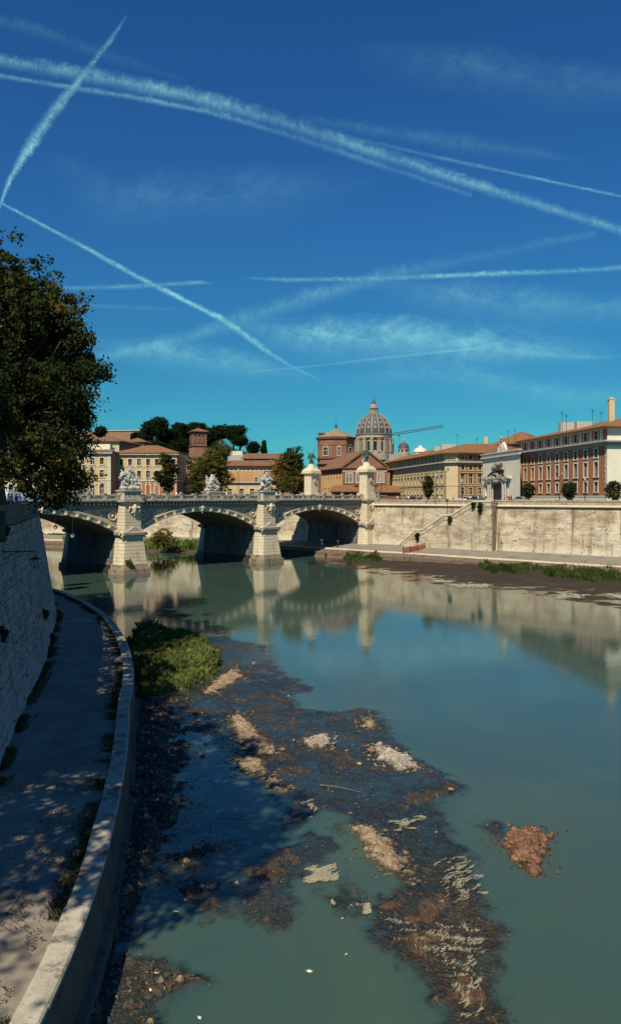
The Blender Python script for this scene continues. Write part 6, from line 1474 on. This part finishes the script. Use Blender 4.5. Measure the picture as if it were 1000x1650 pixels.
tree('plane_tree',(XP(4,60),60,Z0),0,bb(BL,XP(4,60),60),.42,1,'huge dark plane tree with browning leaves overhanging the left wall','tree','plane trees along the left bank',nc=3000,per=56,size=.14,rc=.62,top=(-.4,-1,8),surf=.8,gap=.45,lp=5,rag=.3,tone=-.11)
# neighbours towards the camera, mostly off the left edge (they shade quay and water)
BL2=[(-19.8,36,20.5,4.6,4.6,4.0),(-24,35,19,5,5,5),(-19.8,42,17.5,3.4,4,3),(-21.8,43,22,4.5,4.5,3.5),(-19.5,30,22,5,4.5,4),(-18.3,31,18,4,4.5,3.5)]
tree('plane_tree',(-25,38,Z0),0,bb(BL2,-25,38),.45,2,'plane tree at the left edge of the view in front of the big one','tree','plane trees along the left bank',nc=850,per=40,size=.17,rc=.7,rag=.03,top=(0,0,8))
BL3=[(-14.6,17,20,6,5.5,5),(-20,21,22,5,5,5),(-16.6,24,18,5,4.5,4),(-19,14,19,5,4.5,4),(-14.2,20,23,4.5,5,3.5),(-16.6,25,23,4.3,4,3.5),(-12.2,10.8,21,4.6,3.6,4.2),(-11.5,12.5,24.5,3.8,3.2,3)]
tree('plane_tree',(-21,19,Z0),0,bb(BL3,-21,19),.45,3,'plane tree just outside the left edge whose crown dapples the quay','tree','plane trees along the left bank',nc=1700,per=40,size=.17,rc=.72,rag=.03,top=(0,0,8))
BL4=[(-19.5,0,22,5.5,4.5,4.5),(-22,-3,20,5,5,4.5),(-19,3,25,3.5,3.5,3)]
tree('plane_tree',(-20,3,Z0),0,bb(BL4,-20,3),.45,4,'plane tree beside the camera position on the left bank','tree','plane trees along the left bank',nc=900,per=32,size=.17,rc=1.1,top=(0,0,8))
BL5=[(-28,74,24,6,6,5),(-32,80,21,5,6,5),(-31,70,18,4,4,3)]
tree('plane_tree',(-32,76,Z0),0,bb(BL5,-32,76),.4,5,'plane tree behind the huge one on the left bank','tree','plane trees along the left bank',nc=900,per=34,size=.18,rc=1.1,top=(0,0,7),mat=m_leafd)
# street trees beyond the bridge
def mid_tree(nm,cx,top_,bot,w,D,seed,label,mat,nc=420,per=34,tone=0,extra=None):
    k=D/F;zt,zb=ZP(top_,D),ZP(bot,D);cz=(zt+zb)/2;h=(zt-zb)/2;r_=w*k/2;x=XP(cx,D);rnd=random.Random(seed);bl_=[]
    for i in range(9):
        t=-.85+1.7*i/8;ww=r_*math.sqrt(max(.08,1-(t*.85)**2))*rnd.uniform(.7,.95)
        bl_.append((x+rnd.uniform(-.35,.35)*r_,D+rnd.uniform(-.3,.3)*r_,cz+t*h*.85,ww*.8,ww*.8,h*.26))
    if extra: bl_+=extra
    return tree(nm,(x,D,Z0),0,bb(bl_,x,D),.3,seed,label,'tree',None,nc=nc,per=per,size=.22,rc=.75,mat=mat,top=(0,0,max(1.5,cz-Z0)),surf=.8,tone=tone,lp=2)
mid_tree('street_tree',269,730,794,38,212,11,'narrow dark tree in front of the yellow palace',m_leafd,300,34,.25)
mid_tree('street_tree',342,710,800,74,214,12,'broad olive green tree behind the far parapet of the bridge',m_leafg,620,36,.1)
mid_tree('street_tree',318,745,800,34,212,13,'lower green tree beside the broad olive green one',m_leafg,240,32,0)
mid_tree('street_tree',476,721,800,58,212,14,'dense round green tree left of the farther monument column',m_leafd,520,36,.35)
mid_tree('street_tree',452,740,800,32,216,15,'brownish tree left of the dense round green tree',m_leafg,220,30,.45)
mid_tree('street_tree',690,766,802,13,182,16,'slim dark tree standing in front of the long cream building',m_leafd,110,26,0)
# clipped laurels by the parapet
for i,(px,w,t,b,D,lab) in enumerate(((851,17,777,805,157,'round clipped dark tree by the white palace corner'),(916,20,777,806,150,'round clipped dark tree in front of the red facade'),(988,22,777,806,143,'round clipped dark tree at the right edge'))):
    x=XP(px,D);r_=w*D/F/2;zc=ZP((t+b)/2-1,D)
    ro=tree('clipped_tree',(x,D,Z0),0,[(0,0,zc-Z0,r_*.9,r_*.9,r_*1.15)],.12,30+i,lab,'tree','clipped laurels along the right parapet',nc=160,per=34,size=.12,rc=.4,mat=m_leafd,top=(0,0,1),surf=.85,lp=3)
# umbrella pines
def pine(px,top_,bot,w,D,seed,lab,zg=None):
    x=XP(px,D);zt=ZP(top_,D);zb=ZP(bot,D);r_=w*D/F/2;rnd=random.Random(seed);g=zg if zg else ZP(735,D)
    bl_=[(rnd.uniform(-.55,.55)*r_,rnd.uniform(-.5,.5)*r_,zb+(zt-zb)*rnd.uniform(.35,.8)-g,r_*.5,r_*.5,(zt-zb)*.28) for _ in range(7)]
    bl_.append((0,0,zb+(zt-zb)*.62-g,r_*.8,r_*.8,(zt-zb)*.3))
    ro=empty('umbrella_pine',(x,D,g),0,lab,'pine tree','umbrella pines on the hill')
    limbs((0,0,-4),bl_,.45,seed,None,(0,0,zb-g+1),2).build('trunk',m_bark,ro,smooth=True)
    me,_=leaves(bl_,330,30,.42,1.5,seed,m_pine,.8,flatz=.6,rag=.1);link('crown',me,ro)
pine(252,675,708,46,360,1,'tall umbrella pine, the leftmost of the row');pine(238,688,718,26,372,7,'lower umbrella pine tucked under the leftmost one')
pine(292,680,716,34,375,2,'umbrella pine just left of the brick bell tower');pine(318,680,712,34,385,3,'umbrella pine directly behind the brick bell tower')
pine(350,685,716,38,378,4,'umbrella pine right of the brick bell tower');pine(376,686,716,40,370,5,'wide umbrella pine at the right end of the row');pine(386,704,722,22,366,6,'small low pine under the right end of the row');pine(270,690,724,40,368,9,'lower dark pine in the middle of the left group')
pine(335,694,726,36,372,10,'low dark pine behind the bell tower, to its right')
for i,(px,t,b,w,D,lab) in enumerate(((162,687,704,20,420,'round dark tree on the hilltop wall'),(408,712,731,20,330,'rounded bush like tree left of the cypress'),(245,708,735,50,340,'green scrubby tree below the leftmost pine'),(290,706,735,46,338,'dark scrubby tree left of the bell tower'),(218,697,712,12,420,'small tree at the right end of the hilltop wall'))):
    x=XP(px,D);r_=w*D/F/2;zc=ZP((t+b)/2,D);hz_=(b-t)*D/F/2;g=zc-hz_-1
    tree('hill_tree',(x,D,g),-3,[(0,0,zc-g,r_*.8,r_*.8,hz_*.8),(r_*.3,0,zc-g+.3*hz_,r_*.5,r_*.5,hz_*.5),(-r_*.4,0,zc-g-.1*hz_,r_*.5,r_*.5,hz_*.5)],.25,60+i,lab,nc=170,per=30,size=.36,rc=1.1,mat=m_pine,top=(0,0,zc-g),lp=1)
x=XP(425,325);ro=empty('cypress',(x,325,24),0,'slender dark cypress rising behind the long tiled roofs','cypress tree')
mb=MB();mb.tube((0,0,-2),(0,0,5),.25,.1,6);mb.build('trunk',m_bark,ro)
zt=ZP(710,325)-24;zb=ZP(733,325)-24
me,_=leaves([(0,0,zb+(zt-zb)*f,1.25*s,1.25*s,(zt-zb)*.2) for f,s in ((.1,.9),(.3,1),(.5,.9),(.7,.7),(.87,.45))],170,30,.25,.45,5,m_pine,.8,rag=.02);link('crown',me,ro)
# bush by the far bank seen right of pier 1
x=XP(258,172);tree('bank_bush',(x,176,1.0),0,[(0,0,2.6,2.2,2,1.9),(1.8,0,1.6,1.6,1.5,1.2),(-1.3,0,2.2,1.5,1.4,1.5)],.12,71,'browning bush on the far bank seen right of the first pier','bush',None,nc=180,per=30,size=.15,rc=.5,mat=m_leafg,top=(0,0,1.5),tone=.35,lp=2)
# plants growing from walls
def wallplant(loc,r_,seed,lab,mat=m_leafd,droop=1.0):
    me,_=leaves([(0,0,0,r_*.7,r_*.5,r_*.8),(0,0,-r_*.9*droop,r_*.4,r_*.35,r_*.6)],26,30,.09 if loc[1]<90 else .16,r_*.5,seed,mat,.5,name='wall_plant')
    o=link('wall_plant',me,None,loc);tag(o,lab,'plant','plants rooted in the embankment walls')
for i,(px,py,r_,lab) in enumerate(((795,815,1.1,'dark bush hanging over the right wall beside the staircase top'),(773,815,.6,'small dark plant on the staircase parapet near its top'),(672,862,.55,'dark plant at the lower landing of the staircase'),(724,836,.45,'dark plant at the upper landing of the staircase'),(762,812,.4,'tiny plant at the head of the staircase'))):
    t=onwall(px,OF+.3 if px!=795 else .5);q=RP0+RN*(OF+.25 if px!=795 else .5)+RD*t;wallplant((q[0],q[1],ZP(py,q[1])),r_,80+i,lab,droop=1.4)
def lwall(px,py):  # point on the battered left wall seen at that picture position
    best=None
    for s_ in np.linspace(0,60,240):
        n,_=wnn(s_);p0=wp(s_)
        for z in np.linspace(2,11.5,96):
            q=p0+n*(off(z)+.05);e=abs(500+q[0]/q[1]*F-px)+abs(HY+(H-z)/q[1]*F-py)
            if best is None or e<best[0]: best=(e,q,z)
    return best
for i,(px,py,r_,lab) in enumerate(((5,855,.35,'dry plant high on the left wall near its parapet'),(70,988,.42,'dark plant in the vertical joint of the left wall'),(82,1030,.40,'leafy plant low on the far part of the left wall'),(2,1020,.3,'small plant at the left edge of the left wall'),(62,830,.35,'bushy plant under the parapet at the bend of the left wall'))):
    e,q,z=lwall(px,py);wallplant((q[0],q[1],z),r_,90+i,lab,droop=.8)
e,q,z=lwall(48,1126);mb=MB()
for k in range(12):
    a=2*math.pi*k/12;b=2*math.pi*(k+1)/12;mb.tube((0,.2*math.cos(a),.2*math.sin(a)),(0,.2*math.cos(b),.2*math.sin(b)),.02,n=5,caps=False)
mb.ball((0,0,.2),.05,6);o=mb.build('mooring_ring',m_iron,None,(q[0]+.05,q[1],z));tag(o,'iron mooring ring fixed low on the left wall','ring')
# the drum like rubbish/planting on pier 1 plinth
for i,(pxl,lab) in enumerate(((0,'rusty brown plant on the plinth of the first pier'),)):
    p=bl(-1.5,-2.9,1.9);wallplant(p,.6,101,lab,mat=m_leafg,droop=.3)
# ================================================================ STREET FURNITURE, PEOPLE, VEHICLES
def lamp_post(x,y,z,h,lab,arms=1):
    ro=empty('street_lamp',(x,y,z),0,lab,'street lamp','street lamps on the right bank')
    mb=MB();mb.lathe([(.16,0),(.16,.5),(.09,.7),(.06,h-.3),(.10,h-.25),(.05,h)],8);mb.build('pole',m_iron,ro)
    for k in range(arms):
        a=k*math.pi if arms>1 else 0;dx=.55*math.cos(a) if arms>1 else 0
        mb=MB()
        if dx: mb.path([(0,0,h-.5),(dx*.6,0,h-.35),(dx,0,h-.1)],[.035]*3,5)
        mb.lathe([(.05,h-.1),(.2,h+.02),(.24,h+.4),(.28,h+.42),(.12,h+.58),(.001,h+.7)],8,dx,0);mb.build('lamp_head',m_iron if k%2 else m_lglass,ro)
for px,top_,D,arms,lab in ((717.5,758,176,3,'tall ornate lamp with clustered heads before the long cream building'),(703,768,186,1,'slim lamp near the slim dark tree'),(650,776,200,1,'lamp at the left part of the long cream building'),(901,766,158,3,'clustered lamp in front of the red facade'),(942,774,150,1,'single lamp right of the round clipped tree on the red facade'),(578+166,777,178,1,'lamp before the brown face of the long building'),(614,776,190,1,'lamp just right of the nearer monument column')):
    x=XP(px,D);lamp_post(x,D,SZ,ZP(top_,D)-SZ,lab,arms)
for px,top_,D,lab in ((505,755,196,'tall thin lamp in front of the dense round green tree'),(238,733,178,'tall thin lamp in front of the yellow palace'),(384,757,185,'thin lamp in front of the ochre houses'),(436,742,215,'thin lamp behind the second pier sculpture')):
    x=XP(px,D);ro=empty('street_lamp',(x,D,SZ),0,lab,'street lamp','street lamps beyond the bridge');mb=MB();h=ZP(top_,D)-SZ;mb.tube((0,0,0),(0,0,h),.09,.05,6);mb.build('pole',m_iron,ro);mb=MB();mb.ball((0,0,h),.28,8,.7);mb.build('lamp_head',m_lglass,ro)
# people
m_skin=simple('skin',(.45,.27,.19),.7,.1,3,0,9)
cl=[simple('cloth_%s'%n,c,.9,.2,6,.1,9) for n,c in (('white',(.7,.7,.68)),('navy',(.03,.045,.10)),('red',(.4,.05,.04)),('black',(.02,.02,.022)),('khaki',(.28,.22,.13)),('blue',(.12,.25,.45)),('grey',(.25,.25,.26)),('green',(.07,.16,.09)))]
pm=[remesh(figure((0,0,0),1.72,(0,0),arms,legs=lg,drape=False),.035,'person',m_skin) for arms,lg in ((((.12,-.1,-.25),(-.12,.15,-.25)),(.0,.10)),(((.2,-.4,.3),(-.1,0,-.2)),(0,.02)),(((.1,-.3,.0),(-.15,.3,-.1)),(0,.13)))]
def dress(me,top,bot,hair):
    m2=me.copy();m2.materials.clear()
    for q in (m_skin,top,bot,hair): m2.materials.append(q)
    n=len(m2.polygons);c=np.zeros(n*3);m2.polygons.foreach_get('center',c);c=c.reshape(-1,3);z=c[:,2]/1.72;ax=np.abs(c[:,0])
    mi=np.where(z<.03,3,np.where(z<.53,2,np.where((z<.84)&(ax<.30),1,0)));mi=np.where((z>.93)&(c[:,1]>-.06),3,mi);mi=np.where(z>.965,3,mi)
    m2.polygons.foreach_set('material_index',mi.astype(np.int32));return m2
PE=[(658,204,0,3,'dark top by the parapet left of the orange barrier'),(664,206,1,1,'navy trousers by the low church roof'),(671,190,5,6,'blue shirt before the long building'),(678,192,3,3,'black clothes near the slim tree'),(699,188,2,1,'red shirt right of the slim tree'),(708,186,0,6,'white shirt by the clustered lamp'),(730,180,6,3,'grey top right of the clustered lamp'),(752,176,4,1,'khaki shirt before the brown face'),(765,172,3,1,'black top by the staircase head'),(770,173,0,3,'white shirt by the staircase head'),(820,160,2,1,'red top before the white palace'),(823,160,3,3,'black clothes before the white palace'),(640,196,0,1,'white shirt near the bridge end'),(646,197,7,3,'green top near the bridge end'),(812,166,6,1,'grey top at the palace portal')]
for i,(px,D,t,b,lab) in enumerate(PE):
    o=link('person',dress(pm[i%3],cl[t],cl[b],cl[3]),None,(XP(px,D),D,SZ),(0,0,i*1.9));tag(o,'pedestrian in '+lab,'person','people walking on the right bank')
r=random.Random(6)
for i,(lx,t,b,lab) in enumerate(((3.6,0,1,'white shirt walking just right of the first sculpture'),(9.5,3,3,'dark clothes above the second arch'),(12.0,0,6,'white shirt above the second arch'),(22.5,1,4,'navy top left of the second pier'),(36.5,0,3,'white top right of the second pier'),(44,2,1,'red top above the third arch'),(50.5,3,1,'black top near the monument columns'),(-5.5,6,3,'grey top left of the first sculpture'),(-9.5,5,1,'blue top above the first arch'))):
    x,y,z=bl(lx,1.6+(i%3)*.5,12.3);o=link('person',dress(pm[i%3],cl[t],cl[b],cl[3]),None,(x,y,z),(0,0,BA+1.57*(1 if i%2 else -1)));tag(o,'pedestrian in '+lab,'person','people crossing the bridge')
for i,(px,D,t,b,lab) in enumerate(((14,84,0,1,'white shirt behind the left parapet beside the trunk'),(19,86,5,3,'light blue shirt behind the left parapet'),(26,88,1,1,'navy clothes behind the left parapet'),(31,90,0,6,'white top near the parked car at left'),(38,92,5,1,'blue shirt nearest the plane tree foliage'))):
    o=link('person',dress(pm[i%3],cl[t],cl[b],cl[3]),None,(XP(px,D),D,SZ),(0,0,i*2.3));tag(o,'pedestrian in '+lab,'person','people behind the left parapet')
for i,(px,py,lab) in enumerate(((518,877,'small dark figure standing under the third arch, left one'),(544,879,'small dark figure standing under the third arch, right one'))):
    D=F*(H-2.2)/(py+5-HY);o=link('person',dress(pm[i],cl[3],cl[1],cl[3]),None,(XP(px,D),D,2.25),(0,0,i));tag(o,lab,'person','people under the third arch')
# vehicles
m_tyre=simple('tyre_rubber',(.015,.015,.016),.8,.2,5,0,9);m_cglass=simple('car_glass',(.02,.025,.03),.08,.1,1,0,9,spec=.6)
def car(x,y,z,rz,paint,lab,van=False,name='parked_car'):
    ro=empty(name,(x,y,z),rz,lab,'van' if van else 'car');P=simple('car_paint',paint,.3,.05,1,0,9,spec=.5)
    L_,W,Hh=(4.9,1.9,2.3) if van else (4.1,1.72,1.45)
    side=[(0,.3),(0,.75),(.15,.9),(1.0,1.0),(1.55 if not van else .9,Hh-.06 if not van else 1.35),(1.8 if not van else 1.3,Hh),(L_-1.1 if not van else L_-.1,Hh-.02),(L_-.35 if not van else L_-.02,1.05 if not van else Hh-.3),(L_-.03,.95),(L_,.35)]
    mb=MB();n=len(side);vs=[(px-L_/2,sg*W/2*(1 if z_<1.0 else .84 if not van else .95),z_) for sg in(-1,1) for px,z_ in side]
    mb.add(vs,[tuple(range(n))[::-1],tuple(range(n,2*n))]+[(i,(i+1)%n,n+(i+1)%n,n+i) for i in range(n)]);b=mb.build('body',P,ro)
    for sg in(-1,1):
        g=MB();q=[(1.25,1.02),(1.7,Hh-.12),(L_-1.25,Hh-.12),(L_-.6,1.04)] if not van else [(.95,1.4),(1.35,Hh-.25),(2.2,Hh-.25),(2.2,1.3)]
        g.add([(a-L_/2,sg*(W/2*(1.0 if not van else .97)-(c-1)*.2+.015),c) for a,c in q],[(0,1,2,3)]);g.build('side_window',m_cglass,ro)
    for xx_ in(.8,L_-.8):
        for sg in(-1,1):
            w_=MB();w_.tube((xx_-L_/2,sg*(W/2-.22),.32),(xx_-L_/2,sg*(W/2+.01),.32),.32,n=14);w_.build('wheel',m_tyre,ro)
    for sg in(-1,1): h_=MB();h_.ball((.06-L_/2,sg*.62,.72),.12,8,.7);h_.build('headlight',m_lglass,ro)
for px,D,rz,paint,lab,van in ((22,98,.9,(.55,.58,.62),'white van parked behind the left parapet under the plane tree',True),(44,104,.8,(.05,.12,.3),'blue car parked behind the left parapet',False),(752,184,-.8,(.6,.6,.6),'white car passing before the long cream building',False),(766,182,-.8,(.08,.09,.1),'dark car behind the staircase head',False),(664,212,-.7,(.1,.02,.02),'dark red car near the low church roof',False),(540,205,.2,(.05,.05,.06),'dark car near the farther monument column',False),(553,207,.2,(.5,.5,.5),'light grey car near the nearer monument column',False),(838,172,-1.0,(.25,.26,.28),'grey car before the corner of the red building',False)):
    car(XP(px,D),D,SZ,rz,paint,lab,van)
# orange barrier on the quay
m_net=simple('orange_plastic_net',(.9,.13,.015),.6,.15,3,.1,9)
xb,yb=G(650,892,1.9);ro=empty('orange_barrier',(xb,yb,1.9),0,'bright orange plastic safety netting on the right quay at the stair foot','barrier')
pts=[G(px,py,2.0) for px,py in ((649,893),(660,891),(672,888),(684,885),(684,880))]
for p in pts:
    mb=MB();mb.tube((p[0]-xb,p[1]-yb,0),(p[0]-xb,p[1]-yb,1.5),.05,n=5);mb.build('post',m_iron,ro)
for a,b in zip(pts,pts[1:]):
    a=np.array(a);b=np.array(b);mb=MB();n=int(seglen(a,b)/.22)+1
    for j in range(8):
        for k in range(n):
            if r.random()<.12: continue
            p=a+(b-a)*k/n;q=a+(b-a)*(k+1)/n;sag=.12*math.sin(k*1.1);z=.2+j*.15+sag*(j/7);mb.tube((p[0]-xb,p[1]-yb,z),(q[0]-xb,q[1]-yb,z+.02),.04,n=3,caps=False)
    for k in range(n+1): p=a+(b-a)*k/n;mb.tube((p[0]-xb,p[1]-yb,.2),(p[0]-xb,p[1]-yb,1.25+.12*math.sin(k*1.1)),.022,n=3)
    mb.build('netting',m_net,ro)
# bollard post on wall foot with lamp pole on stair
q=RP0+RN*(OF+.2)+RD*onwall(721,OF);mb=MB();mb.tube((0,0,0),(0,0,ZP(806,q[1])-ZP(828,q[1])),.06,n=6);mb.ball((0,0,ZP(806,q[1])-ZP(828,q[1])),.3,8);tag(mb.build('signal_post',m_iron,None,(q[0],q[1],ZP(828,q[1]))),'thin post rising from the upper landing of the staircase','post')
# antennas
for i,(px,py0,py1,D) in enumerate(((905,686,664,185),(912,684,668,186),(954,678,660,182),(968,676,663,182),(818,706,694,255),(829,704,692,256),(736,712,700,266),(768,716,706,262))):
    mb=MB();h=(py0-py1)*D/F;mb.tube((0,0,-2),(0,0,h),.05,n=4)
    for k in range(4): mb.tube((-.6+.1*k,0,h-.2*k),(.6-.1*k,0,h-.2*k),.03,n=3)
    o=mb.build('roof_antenna',m_iron,None,(XP(px,D),D,ZP(py0,D)));tag(o,['thin aerial on the red building roof, left of the terrace box','taller aerial on the red building roof beside the terrace box','aerial on the red building roof left of the chimney','aerial on the red building roof nearest the chimney','left aerial on the hipped roof behind the white palace','right aerial on the hipped roof behind the white palace','aerial on the roof of the long cream building','aerial near the slim chimney left of the white palace'][i],'antenna','aerials on the roofs')
# ================================================================ CONTRAILS
def contrailmat(name,dens,sc,vs_=.9,us=1.0):
    m=NT(name);uv=m.n('ShaderNodeUVMap').outputs[0];sep=m.n('ShaderNodeSeparateXYZ',{'Vector':uv})
    v=sep.outputs['Y'];u=sep.outputs['X']
    vec=m.n('ShaderNodeMapping',{'Vector':uv,'Scale':(us,vs_,1)}).outputs[0]
    n1=m.noise(vec,sc,8,.72,.6);n2=m.noise(m.n('ShaderNodeMapping',{'Vector':uv,'Scale':(.25*us,.6*vs_,1)}).outputs[0],sc*.35,5,.6)
    av=m.math('ABSOLUTE',m.math('ADD',v,m.math('MULTIPLY',m.math('SUBTRACT',n1,.5),1.5)))
    edge=m.ramp(av,[(.0,1.),(.35,.62),(.70,.2),(1.,0.)])
    n3=m.noise(m.n('ShaderNodeMapping',{'Vector':uv,'Scale':(2.2*us,.9*vs_,1),'Rotation':(0,0,.5)}).outputs[0],sc*1.6,7,.75,1.)
    body=m.ramp(m.math('MULTIPLY_ADD',n3,.5,m.math('MULTIPLY',n1,.5)),[(.34,.08),(.62,1.)]);pat=m.ramp(n2,[(.32,.15),(.62,1.)])
    ends=m.n('ShaderNodeAttribute',attribute_name='fade').outputs['Fac']
    al=m.math('MULTIPLY',m.math('MULTIPLY',edge,m.math('MULTIPLY',body,pat)),m.math('MULTIPLY',ends,dens*1.0))
    t=m.n('ShaderNodeBsdfTransparent');d=m.n('ShaderNodeBsdfTranslucent',{'Color':(.26,.64,.64,1)})
    o=m.n('ShaderNodeMixShader',{0:al,1:t.outputs[0],2:d.outputs[0]});m.t.links.new(o.outputs[0],m.out.inputs[0]);return m.mat
AH=1500.
def contrail(pts,lab,dens,sc=.06,cat='contrail',z=AH):
    """pts: (px,py,halfwidth_px,fade)"""
    px=[];n=60;P=np.array([p[:2] for p in pts],float);wd=np.array([p[2] for p in pts],float);fd=np.array([p[3] for p in pts],float)
    sl_=np.concatenate([[0],np.cumsum(np.linalg.norm(np.diff(P,axis=0),axis=1))])
    S_=np.linspace(0,sl_[-1],n);C_=np.stack([np.interp(S_,sl_,P[:,0]),np.interp(S_,sl_,P[:,1])],1);Wd=np.interp(S_,sl_,wd);Fd=np.interp(S_,sl_,fd)
    T=np.gradient(C_,axis=0);T/=np.linalg.norm(T,axis=1)[:,None];Nn=np.stack([-T[:,1],T[:,0]],1)
    V=[];UV=[];FA=[];rows_=[-1,-.5,0,.5,1]
    for i in range(n):
        for k in rows_:
            q=C_[i]+Nn[i]*Wd[i]*k;t=(HY-q[1])/F;D=(z-H)/t;V.append(((q[0]-500)/F*D,D,z));UV.append((S_[i]/10,k));FA.append(Fd[i])
    idx=np.arange(n*5).reshape(n,5);Fq=np.stack([idx[:-1,:-1],idx[1:,:-1],idx[1:,1:],idx[:-1,1:]],-1).reshape(-1,4)
    me=npmesh('contrail',np.array(V),Fq,contrailmat('contrail_vapour',dens,sc*10,max(.9,wd.mean()/10),.35 if 'cirrus' in cat else 1.),attrs={'fade':FA},uv=np.array(UV));o=link('contrail',me);tag(o,lab,cat,'contrails and thin cloud in the sky')
contrail([(-60,92,14,.7),(0,98,15,.8),(130,118,17,.9),(300,152,17,.8),(440,190,17,.8),(600,243,15,.9),(780,302,12,.9),(1000,370,10,.9),(1100,398,10,.9)],'broad puffy contrail crossing the whole upper sky from left to right',.66,.05)
contrail([(-60,118,6,.7),(0,122,6,.9),(100,138,6,.9),(210,155,7,.8),(340,180,7,.7),(460,215,8,.6),(620,268,8,.5),(760,314,6,.3)],'thin second strand running just below the broad puffy contrail',.6,.05)
contrail([(204,24,2,.3),(180,60,6,.7),(130,125,9,1.),(85,180,13,1.),(45,240,13,1.),(15,290,6,1.),(3,322,3,1.),(-5,345,3,1)],'thick steep contrail at upper left crossing the broad one',.8,.06)
contrail([(0,326,3,1.),(60,358,4,1.),(140,400,5,1.),(220,445,6,1.),(300,485,6,1.),(360,515,7,1.),(430,565,7,1.),(460,585,4,.9),(515,612,1.5,.5)],'bright sharp contrail descending from the left edge to the centre',.95,.05)
contrail([(55,466,5,.5),(200,462,6,.8),(320,455,5,.7),(345,456,3,.0)],'short horizontal contrail at left',.6,.06)
contrail([(100,490,4,.3),(200,495,5,.5),(320,500,4,.0)],'very faint short contrail below the short horizontal one',.45,.06)
contrail([(380,447,3,.0),(460,451,5,.8),(600,449,6,.8),(760,442,6,1.),(900,437,6,.9),(1060,428,6,.9)],'thin horizontal contrail on the right at mid height',.75,.05)
contrail([(130,582,10,.4),(200,570,12,.9),(300,545,14,.7),(380,518,20,.7),(500,478,20,.6),(620,446,18,.5),(760,415,14,.4),(960,375,10,.3)],'wide soft contrail rising gently from lower left to right',.42,.04)
contrail([(480,190,9,.2),(600,210,16,.5),(760,232,20,.5),(880,250,14,.2),(960,262,6,.0)],'faint smeared contrail above the broad one at right',.30,.04)
contrail([(560,220,4,.2),(700,252,5,.6),(850,284,4,.8),(1000,316,3,.9),(1080,334,3,.9)],'thin straight contrail at upper right',.55,.05)
contrail([(-40,25,14,.4),(60,48,16,.5),(160,85,14,.3),(300,130,8,.1)],'faint smeared contrail in the upper left corner',.28,.04)
contrail([(400,600,2,.5),(520,588,3,.7),(640,574,3,.7),(760,562,3,.6),(820,552,3,.0)],'hair thin contrail low over the dome',.6,.05)
contrail([(780,562,6,.0),(830,568,10,.8),(900,574,9,.9),(960,576,6,.5),(1000,574,4,.1)],'short hazy streak low at right',.5,.05)
contrail([(380,535,20,.0),(500,545,40,.8),(640,552,48,.9),(760,560,50,.9),(880,565,35,.5),(1000,575,20,.0)],'veil of thin cirrus over the dome',.85,.03,'cirrus cloud',z=1700.)
contrail([(120,560,16,.0),(260,570,34,.7),(380,590,30,.6),(520,612,16,.0)],'soft cirrus band low over the bridge',.7,.03,'cirrus cloud',z=1700.)
contrail([(600,470,20,.0),(720,480,40,.6),(860,500,44,.6),(1040,500,30,.4)],'soft cirrus patch under the thin horizontal contrail',.5,.03,'cirrus cloud',z=1700.)
contrail([(560,90,30,.0),(720,110,55,.5),(900,140,50,.5),(1060,150,40,.3)],'faint high cirrus in the upper right sky',.28,.02,'cirrus cloud',z=1700.)
contrail([(60,250,20,.0),(180,330,60,.4),(420,320,60,.4),(620,300,40,.0)],'veil of thin cirrus in the upper left sky',.34,.02,'cirrus cloud',z=1700.)
contrail([(500,620,15,.0),(700,600,30,.6),(900,640,30,.5),(1050,640,20,.3)],'veil of thin cirrus low over the right roofs',.45,.03,'cirrus cloud',z=1700.)
